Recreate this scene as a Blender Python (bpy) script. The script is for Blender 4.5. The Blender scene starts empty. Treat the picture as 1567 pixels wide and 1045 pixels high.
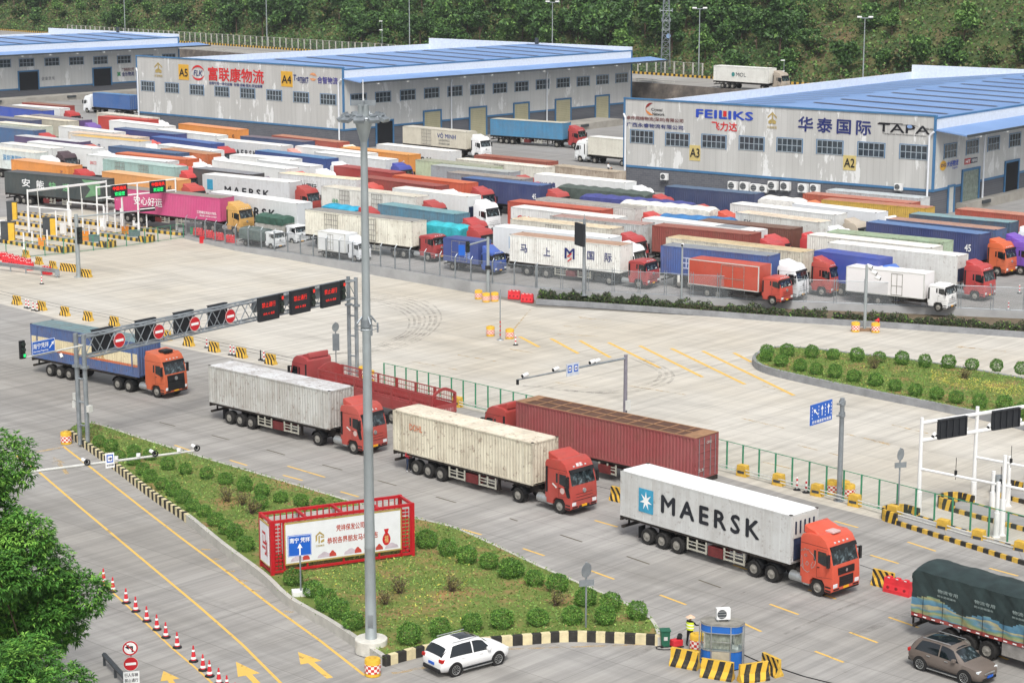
import bpy, bmesh, math, random
from mathutils import Vector, Matrix
S = bpy.context.scene
COL = S.collection
RN = random.Random(11)
sin, cos, pi = math.sin, math.cos, math.pi
# ---------------------------------------------------------------- camera geometry
FPX, PITCH, CAMH, CX, CY = 3047.0, 0.19839, 36.64, 783.5, 522.5
LOT = 1.1            # level of the truck yard
YAW = -0.74          # heading of the road
def G(px, py, z=0.0):
 """point of the level z seen at a place of the photograph"""
 u, v = px - CX, py - CY
 dy = FPX * cos(PITCH) - v * sin(PITCH)
 dz = -FPX * sin(PITCH) - v * cos(PITCH)
 t = (z - CAMH) / dz
 return Vector((u * t, dy * t, z))
def PJ(P):
 z = P[2] - CAMH
 d = P[1] * cos(PITCH) - z * sin(PITCH)
 return (CX + FPX * P[0] / d, CY - FPX * (P[1] * sin(PITCH) + z * cos(PITCH)) / d)
def zfor(P, py):
 """height above the point P that appears at row py"""
 lo, hi = -20.0, 90.0
 for _ in range(50):
  m = (lo + hi) / 2
  if PJ((P[0], P[1], m))[1] > py: lo = m
  else: hi = m
 return (lo + hi) / 2
def along(A, B, px):
 """distance from A along A->B of the point that appears at column px"""
 A, B = Vector(A), Vector(B)
 d = (B - A).normalized()
 lo, hi = -30.0, 480.0
 for _ in range(50):
  m = (lo + hi) / 2
  if PJ(A + d * m)[0] < px: lo = m
  else: hi = m
 return (lo + hi) / 2
def hx(h):
 c = [int(h[i:i + 2], 16) / 255 for i in (0, 2, 4)]
 return tuple((x / 12.92 if x <= .04045 else ((x + .055) / 1.055) ** 2.4) for x in c) + (1.0,)
# ---------------------------------------------------------------- objects
def link(o, parent=None, loc=None, rz=None):
 COL.objects.link(o)
 if parent is not None: o.parent = parent
 if loc is not None: o.location = loc
 if rz is not None: o.rotation_euler = (0, 0, rz)
 return o
def tag(o, label=None, cat=None, group=None, kind=None):
 if label: o['label'] = label
 if cat: o['category'] = cat
 if group: o['group'] = group
 if kind: o['kind'] = kind
 return o
def thing(name, label, cat, loc=(0, 0, 0), rz=0.0, group=None):
 o = bpy.data.objects.new(name, None)
 o.empty_display_size = .3
 link(o, None, loc, rz)
 return tag(o, label, cat, group)
def copy_tree(o, parent=None):
 c = o.copy()
 COL.objects.link(c)
 if parent is not None: c.parent = parent
 for ch in list(o.children): copy_tree(ch, c)
 return c
class MB:
 """collects faces for one mesh"""
 def __init__(s): s.v, s.f, s.m = [], [], []
 def face(s, pts, m=0):
  n = len(s.v); s.v += [tuple(p) for p in pts]; s.f.append(tuple(range(n, n + len(pts)))); s.m.append(m)
  return s
 def idx(s, pts, faces, m=0):
  n = len(s.v); s.v += [tuple(p) for p in pts]
  for f in faces: s.f.append(tuple(i + n for i in f)); s.m.append(m)
  return s
 def box(s, x0, x1, y0, y1, z0, z1, m=0, M=None):
  p = [Vector((x, y, z)) for z in (z0, z1) for y in (y0, y1) for x in (x0, x1)]
  if M is not None: p = [M @ q for q in p]
  return s.idx(p, [(0, 2, 3, 1), (4, 5, 7, 6), (0, 1, 5, 4), (2, 6, 7, 3), (0, 4, 6, 2), (1, 3, 7, 5)], m)
 def cbox(s, c, size, m=0, rz=0.0):
  M = Matrix.Translation(c) @ Matrix.Rotation(rz, 4, 'Z')
  a, b, d = size[0] / 2, size[1] / 2, size[2] / 2
  return s.box(-a, a, -b, b, -d, d, m, M)
 def cyl(s, a, b, r0, r1=None, n=10, m=0, caps=True):
  a, b = Vector(a), Vector(b); r1 = r0 if r1 is None else r1
  d = (b - a).normalized()
  u = d.orthogonal().normalized(); w = d.cross(u)
  p = []
  for q, r in ((a, r0), (b, r1)):
   for i in range(n):
    t = 2 * pi * i / n
    p.append(q + (u * cos(t) + w * sin(t)) * r)
  f = [(i, (i + 1) % n, n + (i + 1) % n, n + i) for i in range(n)]
  if caps: f += [tuple(range(n))[::-1], tuple(range(n, 2 * n))]
  return s.idx(p, f, m)
 def prism(s, prof, y0, y1, m=0, ym=None):
  """x-z outline pushed along y"""
  n = len(prof)
  p = [(x, y0, z) for x, z in prof] + [(x, y1, z) for x, z in prof]
  f = [(i, (i + 1) % n, n + (i + 1) % n, n + i) for i in range(n)] + [tuple(range(n))[::-1], tuple(range(n, 2 * n))]
  return s.idx(p, f, m)
 def slab(s, pts, z0, z1, m=0, side=None):
  """x-y outline pushed up"""
  n = len(pts)
  p = [(q[0], q[1], z0) for q in pts] + [(q[0], q[1], z1) for q in pts]
  s.idx(p, [(i, (i + 1) % n, n + (i + 1) % n, n + i) for i in range(n)], m if side is None else side)
  s.idx([(q[0], q[1], z1) for q in pts], [tuple(range(n))], m)
  return s
 def lathe(s, prof, axis='Y', n=20, m=0, c=(0, 0, 0), ring=False):
  """(offset along axis, radius) turned about the axis"""
  p = []
  for a, r in prof:
   for i in range(n):
    t = 2 * pi * i / n
    q = {'Y': (r * cos(t), a, r * sin(t)), 'Z': (r * cos(t), r * sin(t), a), 'X': (a, r * cos(t), r * sin(t))}[axis]
    p.append((q[0] + c[0], q[1] + c[1], q[2] + c[2]))
  k = len(prof)
  if ring: return s.idx(p, [(j * n + i, j * n + (i + 1) % n, (j + 1) % k * n + (i + 1) % n, (j + 1) % k * n + i) for j in range(k) for i in range(n)], m)
  f = [(j * n + i, j * n + (i + 1) % n, (j + 1) * n + (i + 1) % n, (j + 1) * n + i) for j in range(k - 1) for i in range(n)]
  f += [tuple(range(n))[::-1], tuple(range((k - 1) * n, k * n))]
  return s.idx(p, f, m)
 def mesh(s, name, mats, smooth=False, bevel=0.0, seg=2, fix=True, ang=30):
  me = bpy.data.meshes.new(name)
  me.from_pydata(s.v, [], s.f)
  for mt in (mats if isinstance(mats, (list, tuple)) else [mats]): me.materials.append(mt)
  me.polygons.foreach_set('material_index', s.m)
  if bevel or fix or smooth:
   bm = bmesh.new(); bm.from_mesh(me)
   if bevel or smooth: bmesh.ops.remove_doubles(bm, verts=bm.verts, dist=1e-4)
   if fix: bmesh.ops.recalc_face_normals(bm, faces=bm.faces)
   if bevel:
    es = [e for e in bm.edges if len(e.link_faces) == 2 and e.calc_face_angle(0) > math.radians(ang)]
    bmesh.ops.bevel(bm, geom=es, offset=bevel, segments=seg, affect='EDGES', profile=.6, clamp_overlap=True)
   if smooth:
    for f in bm.faces: f.smooth = True
    for e in bm.edges:
     if len(e.link_faces) == 2 and e.calc_face_angle(0) > math.radians(42): e.smooth = False
   bm.to_mesh(me); bm.free()
  me.update()
  return me
 def build(s, name, mats, parent=None, loc=None, rz=None, **k):
  o = bpy.data.objects.new(name, s.mesh(name, mats, **k))
  return link(o, parent, loc, rz)
CACHE = {}
def inst(name, key, maker, mats, parent, loc=(0, 0, 0), rz=None, color=None, scale=None, **k):
 """object over a shared mesh"""
 if key not in CACHE: CACHE[key] = maker().mesh(name, mats, **k)
 o = link(bpy.data.objects.new(name, CACHE[key]), parent, loc, rz)
 if color is not None: o.color = color
 if scale is not None: o.scale = scale
 return o
# ---------------------------------------------------------------- materials
class NT:
 def __init__(s, name):
  s.mat = bpy.data.materials.new(name); s.mat.use_nodes = True
  s.t = s.mat.node_tree; s.t.nodes.clear()
  s.out = s.t.nodes.new('ShaderNodeOutputMaterial')
 def n(s, kind, ins=None, **props):
  nd = s.t.nodes.new('ShaderNode' + kind)
  for k, v in props.items(): setattr(nd, k, v)
  for k, v in (ins or {}).items():
   if isinstance(v, bpy.types.NodeSocket): s.t.links.new(v, nd.inputs[k])
   else: nd.inputs[k].default_value = v
  return nd
 def coord(s, which='Object', rot=0.0, scale=(1, 1, 1)):
  tc = s.n('TexCoord')
  mp = s.n('Mapping', {'Vector': tc.outputs[which], 'Rotation': (0, 0, rot), 'Scale': scale})
  return mp.outputs[0]
 def noise(s, vec, scale=1.0, detail=4.0, rough=.6):
  return s.n('TexNoise', {'Vector': vec, 'Scale': scale, 'Detail': detail, 'Roughness': rough}).outputs['Fac']
 def ramp(s, fac, stops):
  r = s.n('ValToRGB', {'Fac': fac})
  e = r.color_ramp.elements
  while len(e) < len(stops): e.new(.5)
  for el, (p, c) in zip(e, stops):
   el.position = p; el.color = c if len(c) == 4 else (*c, 1)
  return r.outputs[0]
 def mix(s, fac, a, b, mode='MIX'):
  m = s.n('Mix', data_type='RGBA', blend_type=mode)
  for i, v in ((0, fac), (6, a), (7, b)):
   if isinstance(v, bpy.types.NodeSocket): s.t.links.new(v, m.inputs[i])
   else: m.inputs[i].default_value = v
  return m.outputs[2]
 def math(s, op, a, b=0.0):
  m = s.n('Math', operation=op)
  for i, v in ((0, a), (1, b)):
   if isinstance(v, bpy.types.NodeSocket): s.t.links.new(v, m.inputs[i])
   else: m.inputs[i].default_value = v
  return m.outputs[0]
 def bsdf(s, color, rough=.6, metal=0.0, bump=None, bstr=.3, bdist=.02, spec=.5, emit=None, estr=0.0, **extra):
  b = s.n('BsdfPrincipled')
  for k, v in (('Base Color', color), ('Roughness', rough), ('Metallic', metal)):
   if isinstance(v, bpy.types.NodeSocket): s.t.links.new(v, b.inputs[k])
   else: b.inputs[k].default_value = v
  b.inputs['Specular IOR Level'].default_value = spec
  if emit is not None:
   b.inputs['Emission Color'].default_value = emit; b.inputs['Emission Strength'].default_value = estr
  for k, v in extra.items(): b.inputs[k.replace('_', ' ')].default_value = v
  if bump is not None:
   bp = s.n('Bump', {'Height': bump, 'Strength': bstr, 'Distance': bdist})
   s.t.links.new(bp.outputs[0], b.inputs['Normal'])
  s.t.links.new(b.outputs[0], s.out.inputs[0])
  return s.mat
MATS = {}
def flat(name, h, rough=.55, metal=0.0, var=.12, scale=2.0, spec=.4, **k):
 """plain finish with slight mottling"""
 if name in MATS: return MATS[name]
 t = NT(name); c = hx(h) if isinstance(h, str) else h
 f = t.noise(t.coord(), scale, 5)
 dk = tuple(x * (1 - var * 1.6) for x in c[:3]) + (1,); lt = tuple(min(1, x * (1 + var)) for x in c[:3]) + (1,)
 MATS[name] = t.bsdf(t.ramp(f, [(.3, dk), (.7, lt)]), rough, metal, spec=spec, **k)
 return MATS[name]
def make_paint(name, rough, grime_scale, streak):
 """finish whose colour is the object's own colour; its alpha says how clean it is"""
 t = NT(name)
 oi = t.n('ObjectInfo')
 co = t.coord()
 rnd = t.n('VectorMath', {0: co, 1: oi.outputs['Location']}, operation='ADD').outputs[0]
 n1 = t.noise(rnd, grime_scale, 6, .65)
 mp = t.n('Mapping', {'Vector': rnd, 'Scale': (2.2, 2.2, .16)}).outputs[0]
 n2 = t.noise(mp, 1.6, 4, .6)
 dirty = t.math('SUBTRACT', 1.0, oi.outputs['Alpha'])
 a = t.ramp(n1, [(.42, (0, 0, 0)), (.72, (1, 1, 1))])
 b = t.ramp(n2, [(.45, (0, 0, 0)), (.8, (1, 1, 1))])
 g = t.math('MULTIPLY', t.math('ADD', t.math('MULTIPLY', a, .6), t.math('MULTIPLY', b, streak)), dirty)
 g = t.math('MINIMUM', g, .85)
 fade = t.mix(t.math('MULTIPLY', t.noise(rnd, .35, 3), .12), oi.outputs['Color'], (.75, .74, .7, 1))
 c = t.mix(g, fade, (.17, .115, .075, 1))
 n3 = t.ramp(t.noise(rnd, 2.6, 8, .75), [(.57, (0, 0, 0)), (.63, (1, 1, 1))])
 c = t.mix(t.math('MULTIPLY', t.math('MULTIPLY', n3, dirty), .9), c, (.12, .05, .025, 1))
 return t.bsdf(c, rough, 0, spec=.35)
# ---------------------------------------------------------------- finishes
PAINT = make_paint('vehicle_paint', .38, .9, .35)
STEEL = make_paint('container_paint', .55, .55, .5)
M_rubber = flat('rubber', '262524', .85, var=.3, scale=3)
M_rim = flat('wheel_steel', '94918a', .55, .15, var=.3, scale=5)
M_rimd = flat('dusty_hub', '4d4842', .7, .2, var=.3, scale=6)
M_black = flat('black_plastic', '1d1e20', .5, var=.2)
M_frame = flat('chassis_steel', '3a3430', .7, .2, var=.35, scale=1.5)
M_glass = flat('dark_glass', '161d22', .06, var=.3, scale=.8, spec=.9)
def cabglass():
 t = NT('windshield_glass'); f = t.noise(t.coord(), 2.6, 4, .6)
 return t.bsdf(t.ramp(f, [(.4, hx('141a1d')), (.55, hx('2c373b')), (.66, hx('66757a'))]), .06, spec=.9)  # lighter patches in the colour imitate reflections and a glimpse of the inside
M_cabglass = cabglass()
M_greyglass = flat('window_glass', '3b454c', .1, var=.45, scale=.7, spec=.9)
M_lens = flat('lamp_lens', 'dfe4e6', .12, var=.05, spec=.8)
M_redlens = flat('tail_lens', 'b3201c', .2, var=.1)
M_amber = flat('amber_lens', 'e08a1c', .25, var=.1)
M_white = flat('white_paint', 'e6e7e6', .5, var=.05, scale=.7)
M_offwhite = flat('aged_white', 'c9cac5', .6, var=.1, scale=.8)
M_guard = flat('dusty_guard_rail', 'aeaca0', .6, var=.2, scale=1.5)
M_galv = flat('galvanised_steel', '9aa1a6', .45, .55, var=.16, scale=1.2)
M_pole = flat('weathered_zinc', 'a3abad', .5, .35, var=.1, scale=.5)
M_dgrey = flat('dark_grey_metal', '4b5054', .55, .3, var=.15)
M_alu = flat('aluminium', 'b9bcbc', .35, .7, var=.15)
M_yellow = flat('safety_yellow', 'e0b43a', .6, var=.12, scale=1.5)
M_yelold = flat('worn_yellow', 'd2ab45', .7, var=.2, scale=3)
M_blkold = flat('worn_black', '33312e', .75, var=.25, scale=3)
M_red = flat('signal_red', 'c4202a', .5, var=.08)
M_redfr = flat('frame_red', 'b81c26', .45, var=.1, scale=1)
M_orangered = flat('barrier_red', 'd6323a', .5, var=.1)
M_blue = flat('road_sign_blue', '1f5fc0', .4, var=.05)
M_white2 = flat('sign_white', 'f2f3f2', .5, var=.03)
M_navy = flat('navy_ink', '26306e', .6, var=.08)
M_redink = flat('red_ink', 'd02a2c', .6, var=.08)
M_blackink = flat('black_ink', '1c1c22', .6, var=.1)
M_darkredink = flat('maroon_ink', '6a2a2a', .6, var=.1)
M_gold = flat('gold_paint', 'b09a5a', .5, var=.1)
M_orange = flat('orange_paint', 'e08a2c', .5, var=.1)
M_plateyel = flat('plate_yellow', 'e8a81e', .5, var=.05)
M_greenf = flat('fence_green', '3d8a68', .55, var=.1)
M_bark = flat('bark', '5a4a3c', .9, var=.3, scale=4)
M_concrete = flat('cast_concrete', 'b9b7b0', .85, var=.1, scale=1.2)
M_kerbgrey = flat('kerb_concrete', '8f9194', .85, var=.16, scale=.9)
M_ledred = flat('led_red', 'ff2a1c', .5, emit=hx('ff2a1c'), estr=.45)
M_ledgreen = flat('led_green', '20f07c', .5, emit=hx('20f07c'), estr=.5)
M_tarp = flat('green_tarp', '2f4a44', .7, var=.2, scale=.8)
def concrete(name, light, mid, dark, tint, tracks=.14):
 t = NT(name)
 co = t.coord('Object', -YAW)
 def nz(sx, sy, sc, d=4, r=.6):
  return t.noise(t.n('Mapping', {'Vector': co, 'Scale': (sx, sy, 1)}).outputs[0], sc, d, r)
 big = nz(1, 1, .045, 5, .6)
 streak = nz(1.5, .05, 1.0, 3, .7)
 fine = nz(5.5, .12, 1.0, 3, .7)
 lane = nz(.02, .42, 1.0, 4, .6)
 spot = nz(1, 1, .8, 6, .7)
 c = t.ramp(streak, [(.22, hx(dark)), (.5, hx(mid)), (.78, hx(light))])
 c = t.mix(t.math('MULTIPLY', t.ramp(fine, [(.45, (0, 0, 0)), (.75, (1, 1, 1))]), .4), c, hx(light))
 c = t.mix(t.ramp(big, [(.4, (0, 0, 0)), (.62, (.65, .65, .65))]), c, hx(tint), 'MULTIPLY')
 c = t.mix(t.math('MULTIPLY', t.ramp(lane, [(.45, (0, 0, 0)), (.7, (1, 1, 1))]), tracks), c, hx('5c5b59'))
 stain = nz(.35, 1, .22, 6, .62)
 c = t.mix(t.math('MULTIPLY', t.ramp(stain, [(.5, (0, 0, 0)), (.64, (1, 1, 1))]), .2), c, hx('6e6b66'))
 slab = t.n('TexWhiteNoise', {'Vector': t.n('VectorMath', {0: t.n('VectorMath', {0: co, 1: (.2, 1 / 4.1, 0)}, operation='MULTIPLY').outputs[0]}, operation='FLOOR').outputs[0]}).outputs['Value']
 c = t.mix(t.math('MULTIPLY', t.ramp(slab, [(.5, (0, 0, 0)), (1, (1, 1, 1))]), .08), c, hx('77746f'))
 drip = t.n('TexVoronoi', {'Vector': co, 'Scale': .55}).outputs['Distance']
 c = t.mix(t.math('MULTIPLY', t.ramp(t.math('ADD', drip, t.math('MULTIPLY', nz(1, 1, 3, 3), .18)), [(.1, (1, 1, 1)), (.17, (0, 0, 0))]), .22), c, hx('4a4744'))
 c = t.mix(t.math('MULTIPLY', t.ramp(spot, [(.62, (0, 0, 0)), (.72, (1, 1, 1))]), .16), c, hx('4e4c48'))
 sx = t.n('SeparateXYZ', {0: co})
 def joint(sock, pitch, w):
  f = t.math('FRACT', t.math('DIVIDE', sock, pitch))
  d = t.math('ABSOLUTE', t.math('SUBTRACT', f, .5))
  return t.math('LESS_THAN', d, w / pitch / 2)
 j = t.math('MAXIMUM', joint(sx.outputs[0], 5.0, .05), joint(sx.outputs[1], 4.1, .07))
 c = t.mix(t.math('MULTIPLY', j, .28), c, hx('4a4742'))
 return t.bsdf(c, .85, bump=fine, bstr=.15, bdist=.01, spec=.25)
M_yard = concrete('yard_concrete', 'd2cec5', 'c2beb5', 'a9a59d', 'f3ede2')
M_road = concrete('road_concrete', 'b2b0ac', '9d9b98', '868583', 'e8e5df', .34)
M_lot = concrete('lot_concrete', 'a6a5a3', '989796', '878685', 'e4e2de')
def two_tone(name, stops, scale, rough=.95, detail=6, bump=.4):
 t = NT(name); co = t.coord()
 f = t.noise(co, scale, detail, .65)
 return t.bsdf(t.ramp(f, stops), rough, bump=t.noise(co, scale * 6, 4), bstr=bump, bdist=.08, spec=.15)
M_soil = two_tone('island_soil', [(.3, hx('5d7038')), (.5, hx('6d7b40')), (.6, hx('8a7850')), (.75, hx('a87f56'))], .35)
M_hill = two_tone('hill_soil', [(.3, hx('39492c')), (.5, hx('4c5a34')), (.62, hx('6a6244')), (.75, hx('77684c'))], .09)
M_rubble = two_tone('embankment_stone', [(.3, hx('4e4a47')), (.55, hx('69625c')), (.75, hx('8a8076'))], .5)
M_ground = two_tone('base_ground', [(.3, hx('6f6d68')), (.7, hx('8a867e'))], .05)
def leafmat(name, h, rough=.55):
 t = NT(name); c = hx(h)
 f = t.noise(t.coord(), 1.3, 3)
 return t.bsdf(t.ramp(f, [(.3, tuple(x * .75 for x in c[:3]) + (1,)), (.7, tuple(min(1, x * 1.2) for x in c[:3]) + (1,))]), rough, spec=.3)
GRASS = [leafmat('grass_dark', '587a38'), leafmat('grass_mid', '6f9044'), leafmat('grass_light', '8ba752'), leafmat('grass_dry', 'a89a62'), leafmat('grass_brown', '7d6a50'), leafmat('grass_yellow', 'c2bd5a')]
LG = [leafmat('leaf_dark', '3d6128'), leafmat('leaf_mid', '568235'), leafmat('leaf_light', '7ba645'), leafmat('leaf_dry', '8a8350'), leafmat('leaf_brown', '5a4a40'), leafmat('leaf_yellow', 'a9a446')]
HG = [leafmat('hill_leaf_dark', '39542f'), leafmat('hill_leaf_mid', '4a6c36'), leafmat('hill_leaf_light', '6c8f46'), leafmat('hill_leaf_dry', '75724a'), leafmat('hill_leaf_brown', '5d5342')]
# ---------------------------------------------------------------- world, light, camera
W = bpy.data.worlds.new('World'); S.world = W; W.use_nodes = True
wt = W.node_tree
sky = wt.nodes.new('ShaderNodeTexSky'); sky.sky_type = 'NISHITA'; sky.sun_disc = False
SUN_EL, SUN_AZ = math.radians(54), math.radians(178)      # compass bearing, clockwise from +Y
sky.sun_elevation = SUN_EL; sky.sun_rotation = SUN_AZ
sky.dust_density = 4.0; sky.air_density = 1.0; sky.ozone_density = .6
bg = wt.nodes['Background']; bg.inputs[1].default_value = .135
hs = wt.nodes.new('ShaderNodeHueSaturation'); hs.inputs['Saturation'].default_value = .3
wt.links.new(sky.outputs[0], hs.inputs['Color']); wt.links.new(hs.outputs[0], bg.inputs[0])
sl = bpy.data.lights.new('sun', 'SUN'); sl.energy = 1.9; sl.angle = math.radians(15); sl.color = (1, .965, .91)
so = link(bpy.data.objects.new('sun', sl))
sd = Vector((sin(SUN_AZ) * cos(SUN_EL), cos(SUN_AZ) * cos(SUN_EL), sin(SUN_EL)))
so.rotation_euler = sd.to_track_quat('Z', 'Y').to_euler(); so.location = (0, 100, 150)
cd = bpy.data.cameras.new('camera'); cd.lens = FPX * 36 / 1567; cd.sensor_width = 36; cd.clip_start = 1; cd.clip_end = 6000
cam = link(bpy.data.objects.new('camera', cd)); cam.location = (0, 0, CAMH); cam.rotation_euler = (pi / 2 - PITCH, 0, 0)
S.camera = cam
S.view_settings.view_transform = 'Standard'; S.view_settings.look = 'None'; S.view_settings.exposure = .35; S.view_settings.gamma = 1
S.cycles.max_bounces = 5; S.cycles.transparent_max_bounces = 12
# ---------------------------------------------------------------- ground sheets
def sheet(name, pts, z, mat, kind='structure'):
 m = MB(); m.face([(p[0], p[1], z) for p in pts])
 o = m.build(name, mat, fix=False)
 if o.data.polygons[0].normal.z < 0: o.data.flip_normals()
 return tag(o, kind=kind)
sheet('ground', [(-900, -250), (900, -250), (900, 1300), (-900, 1300)], -.06, M_ground)
yard_px = [(-900, 1500), (2600, 1500), (2600, 640), (1700, 528), (1567, 510), (820, 470), (720, 448), (560, 419), (440, 397), (360, 384), (284, 366), (0, 397), (-700, 470)]
sheet('yard', [G(*p) for p in yard_px], 0.0, M_yard)
road_px = [(-500, 340), (20, 470), (180, 512), (290, 535), (420, 562), (585, 594), (700, 622), (1100, 727), (1240, 767), (1380, 803), (1567, 850), (2300, 1040), (2300, 1600), (-900, 1600)]
sheet('road', [G(*p) for p in road_px], .004, M_road)
WALL = [(284, 366), (360, 384), (440, 397), (560, 419), (720, 448), (820, 459)]        # foot of the yard wall
wallw = [G(*p) for p in WALL]
wallw += [G(1140, 461, LOT), G(1370, 470, LOT), G(1567, 478.6, LOT), G(1900, 500, LOT)]
for q in wallw: q.z = 0
lane_front = [G(284, 366), G(-60, 403)]
ld = (lane_front[0] - lane_front[1]).normalized(); lnrm = Vector((-ld.y, ld.x, 0))
RAMP = 26.0
def zlane(x, y):
 d = (Vector((x, y, 0)) - lane_front[0]).dot(lnrm)
 return max(0.0, min(1.0, d / RAMP)) * LOT
def GL(px, py):
 p = G(px, py, 0)
 for _ in range(12): p = G(px, py, zlane(p.x, p.y))
 return p
a0, a1 = lane_front[0], lane_front[0] - ld * 130
b0, b1 = a0 + lnrm * RAMP, a1 + lnrm * RAMP
m = MB(); m.face([(a1.x, a1.y, .003), (a0.x, a0.y, .003), (b0.x, b0.y, LOT), (b1.x, b1.y, LOT)])
tag(m.build('lane_pavement', M_yard, fix=False), kind='structure')
def topz(x, y):
 """level of the yard pavement along its wall"""
 px = PJ((x, y, .6))[0]
 for (p0, z0), (p1, z1) in zip(((200, .25), (284, .25), (390, .55), (560, .9), (640, LOT)), ((284, .25), (390, .55), (560, .9), (640, LOT), (4000, LOT))):
  if p0 <= px <= p1: return z0 + (z1 - z0) * (px - p0) / (p1 - p0)
 return .25
inner = []
for i_, q in enumerate(wallw):
 d_ = (wallw[min(i_ + 1, len(wallw) - 1)] - wallw[max(0, i_ - 1)]).normalized(); inner.append(q + Vector((-d_.y, d_.x, 0)) * 7)
m = MB()
m.face([(p.x, p.y, LOT) for p in [b1, b0] + inner[1:] + [Vector((150, 200, 0)), Vector((260, 330, 0)), Vector((0, 520, 0)), Vector((-330, 700, 0)), Vector((-330, 420, 0))]])
for i_ in range(1, len(wallw) - 1):
 A_, B_, C_, D_ = wallw[i_], wallw[i_ + 1], inner[i_ + 1], inner[i_]
 m.face([(A_.x, A_.y, topz(A_.x, A_.y)), (B_.x, B_.y, topz(B_.x, B_.y)), (C_.x, C_.y, LOT), (D_.x, D_.y, LOT)])
A_, B_, D_ = wallw[0], wallw[1], inner[1]
m.face([(A_.x, A_.y, .003), (B_.x, B_.y, topz(B_.x, B_.y)), (D_.x, D_.y, LOT), (b0.x, b0.y, LOT)])
o = tag(m.build('lot_pavement', M_lot, fix=False), kind='structure')
for pl in o.data.polygons: pass
bm_ = bmesh.new(); bm_.from_mesh(o.data)
for f_ in bm_.faces:
 f_.normal_update()
 if f_.normal.z < 0: f_.normal_flip()
bm_.to_mesh(o.data); bm_.free()
def strip(mb, a, b, w, z, m=0):
 a, b = Vector(a), Vector(b); d = (b - a); d.z = 0; d.normalize(); n = Vector((-d.y, d.x, 0)) * w / 2
 mb.face([(a.x - n.x, a.y - n.y, z), (b.x - n.x, b.y - n.y, z), (b.x + n.x, b.y + n.y, z), (a.x + n.x, a.y + n.y, z)], m)
def fademat(name, h, lo, hi, scale):
 t = NT(name); co = t.coord()
 f = t.ramp(t.noise(co, scale, 5, .7), [(lo, (0, 0, 0)), (hi, (1, 1, 1))])
 b = t.n('BsdfPrincipled', {'Base Color': hx(h), 'Roughness': .8})
 tr = t.n('BsdfTransparent')
 mx = t.n('MixShader', {0: f, 1: tr.outputs[0], 2: b.outputs[0]})
 t.t.links.new(mx.outputs[0], t.out.inputs[0])
 return t.mat
M_line = fademat('line_paint', 'dcb45a', .24, .42, 1.2)
M_linefaint = fademat('faded_line_paint', 'd6b67c', .42, .72, .9)
M_slot = flat('drain_slot', '5f584c', .9, var=.2)
M_skid = fademat('tyre_rubber_marks', '8a8680', .42, 1.15, .8)
mk = MB()
def line(p, q, w=.16, z=.009, m=0): strip(mk, G(*p), G(*q), w, z, m)
for a, b in (((97, 667), (232, 730)), ):
 pass
edge1 = [(25, 697), (62, 724), (125, 778), (215, 853), (305, 928), (370, 985), (430, 1045)]
edge2 = [(97, 683), (140, 716), (215, 775), (280, 825), (345, 873), (420, 930), (490, 980), (558, 1033)]
for e in (edge1, edge2):
 for a, b in zip(e, e[1:]): line(a, b, .17)
for a, b in zip([(158, 893), (215, 945), (262, 990), (300, 1022), (325, 1045)], [(215, 945), (262, 990), (300, 1022), (325, 1045), (360, 1078)]): line(a, b, .12)
line((25, 697), (97, 684), .35, m=1)
def arrow(tip, tail, w=.9, z=.009, m=0):
 a, b = G(*tip), G(*tail); d = (a - b).normalized(); n = Vector((-d.y, d.x, 0)); L = (a - b).length
 nk = b + d * L * .58
 for poly in ([a, nk + n * w * .62, nk - n * w * .62], [nk + n * w * .18, b + n * w * .18, b - n * w * .18, nk - n * w * .18]):
  mk.face([(q.x, q.y, z) for q in poly], m)
arrow((456, 997), (505, 1037), .95); arrow((361, 1012), (410, 1062), .95); arrow((250, 1026), (275, 1060), .8)
arrow((82, 699), (103, 725), .8, m=1)
line((600, 1030), (690, 1014), .3, m=1); line((770, 993), (1000, 985), .2, m=1)
for p in ((308, 840), (325, 855), (345, 873), (365, 888), (385, 903), (435, 935)): line(p, (p[0] + 14, p[1] + 1), .25, m=1)
for a, b in (((187, 661), (210, 668)), ((267, 681), (293, 690)), ((352, 704), (378, 712)), ((440, 713), (497, 730)), ((433, 727), (463, 735)), ((390, 732), (436, 745)), ((521, 752), (549, 760)), ((705, 809), (737, 818)),
             ((800, 839), (833, 850)), ((904, 873), (940, 886)), ((1010, 910), (1050, 925)), ((1130, 950), (1165, 966)), ((1015, 829), (1050, 840)), ((1122, 864), (1160, 877)),
             ((1237, 902), (1279, 916)), ((1178, 924), (1222, 940)), ((1247, 996), (1291, 1013)), ((1300, 967), (1343, 983)), ((1360, 944), (1406, 960)), ((1332, 849), (1375, 862)), ((1277, 797), (1313, 807)),
             ((1389, 829), (1432, 843)), ((1514, 869), (1558, 881)), ((1494, 990), (1543, 1009)), ((910, 796), (945, 806)), ((760, 700), (800, 710))):
 line(a, b, .17)
for a, b in (((244, 646), (268, 652)), ((324, 666), (351, 673)), ((408, 688), (436, 696)), ((493, 711), (524, 719)), ((578, 735), (607, 743)), ((541, 693), (560, 698)), ((667, 760), (698, 769)), ((857, 818), (891, 829)), ((959, 851), (994, 863)), ((1069, 887), (1103, 899)), ((780, 793), (792, 797))):
 line(a, b, .14, m=2)
for a, b in (((795, 515), (825, 531)), ((843, 518), (885, 541)), ((887, 521), (934, 547)), ((931, 524), (1010, 563)), ((979, 529), (1075, 577)), ((1027, 533), (1140, 588)), ((1075, 537), (1215, 605)), ((1123, 540), (1150, 554))):
 line(a, b, .34)
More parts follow.
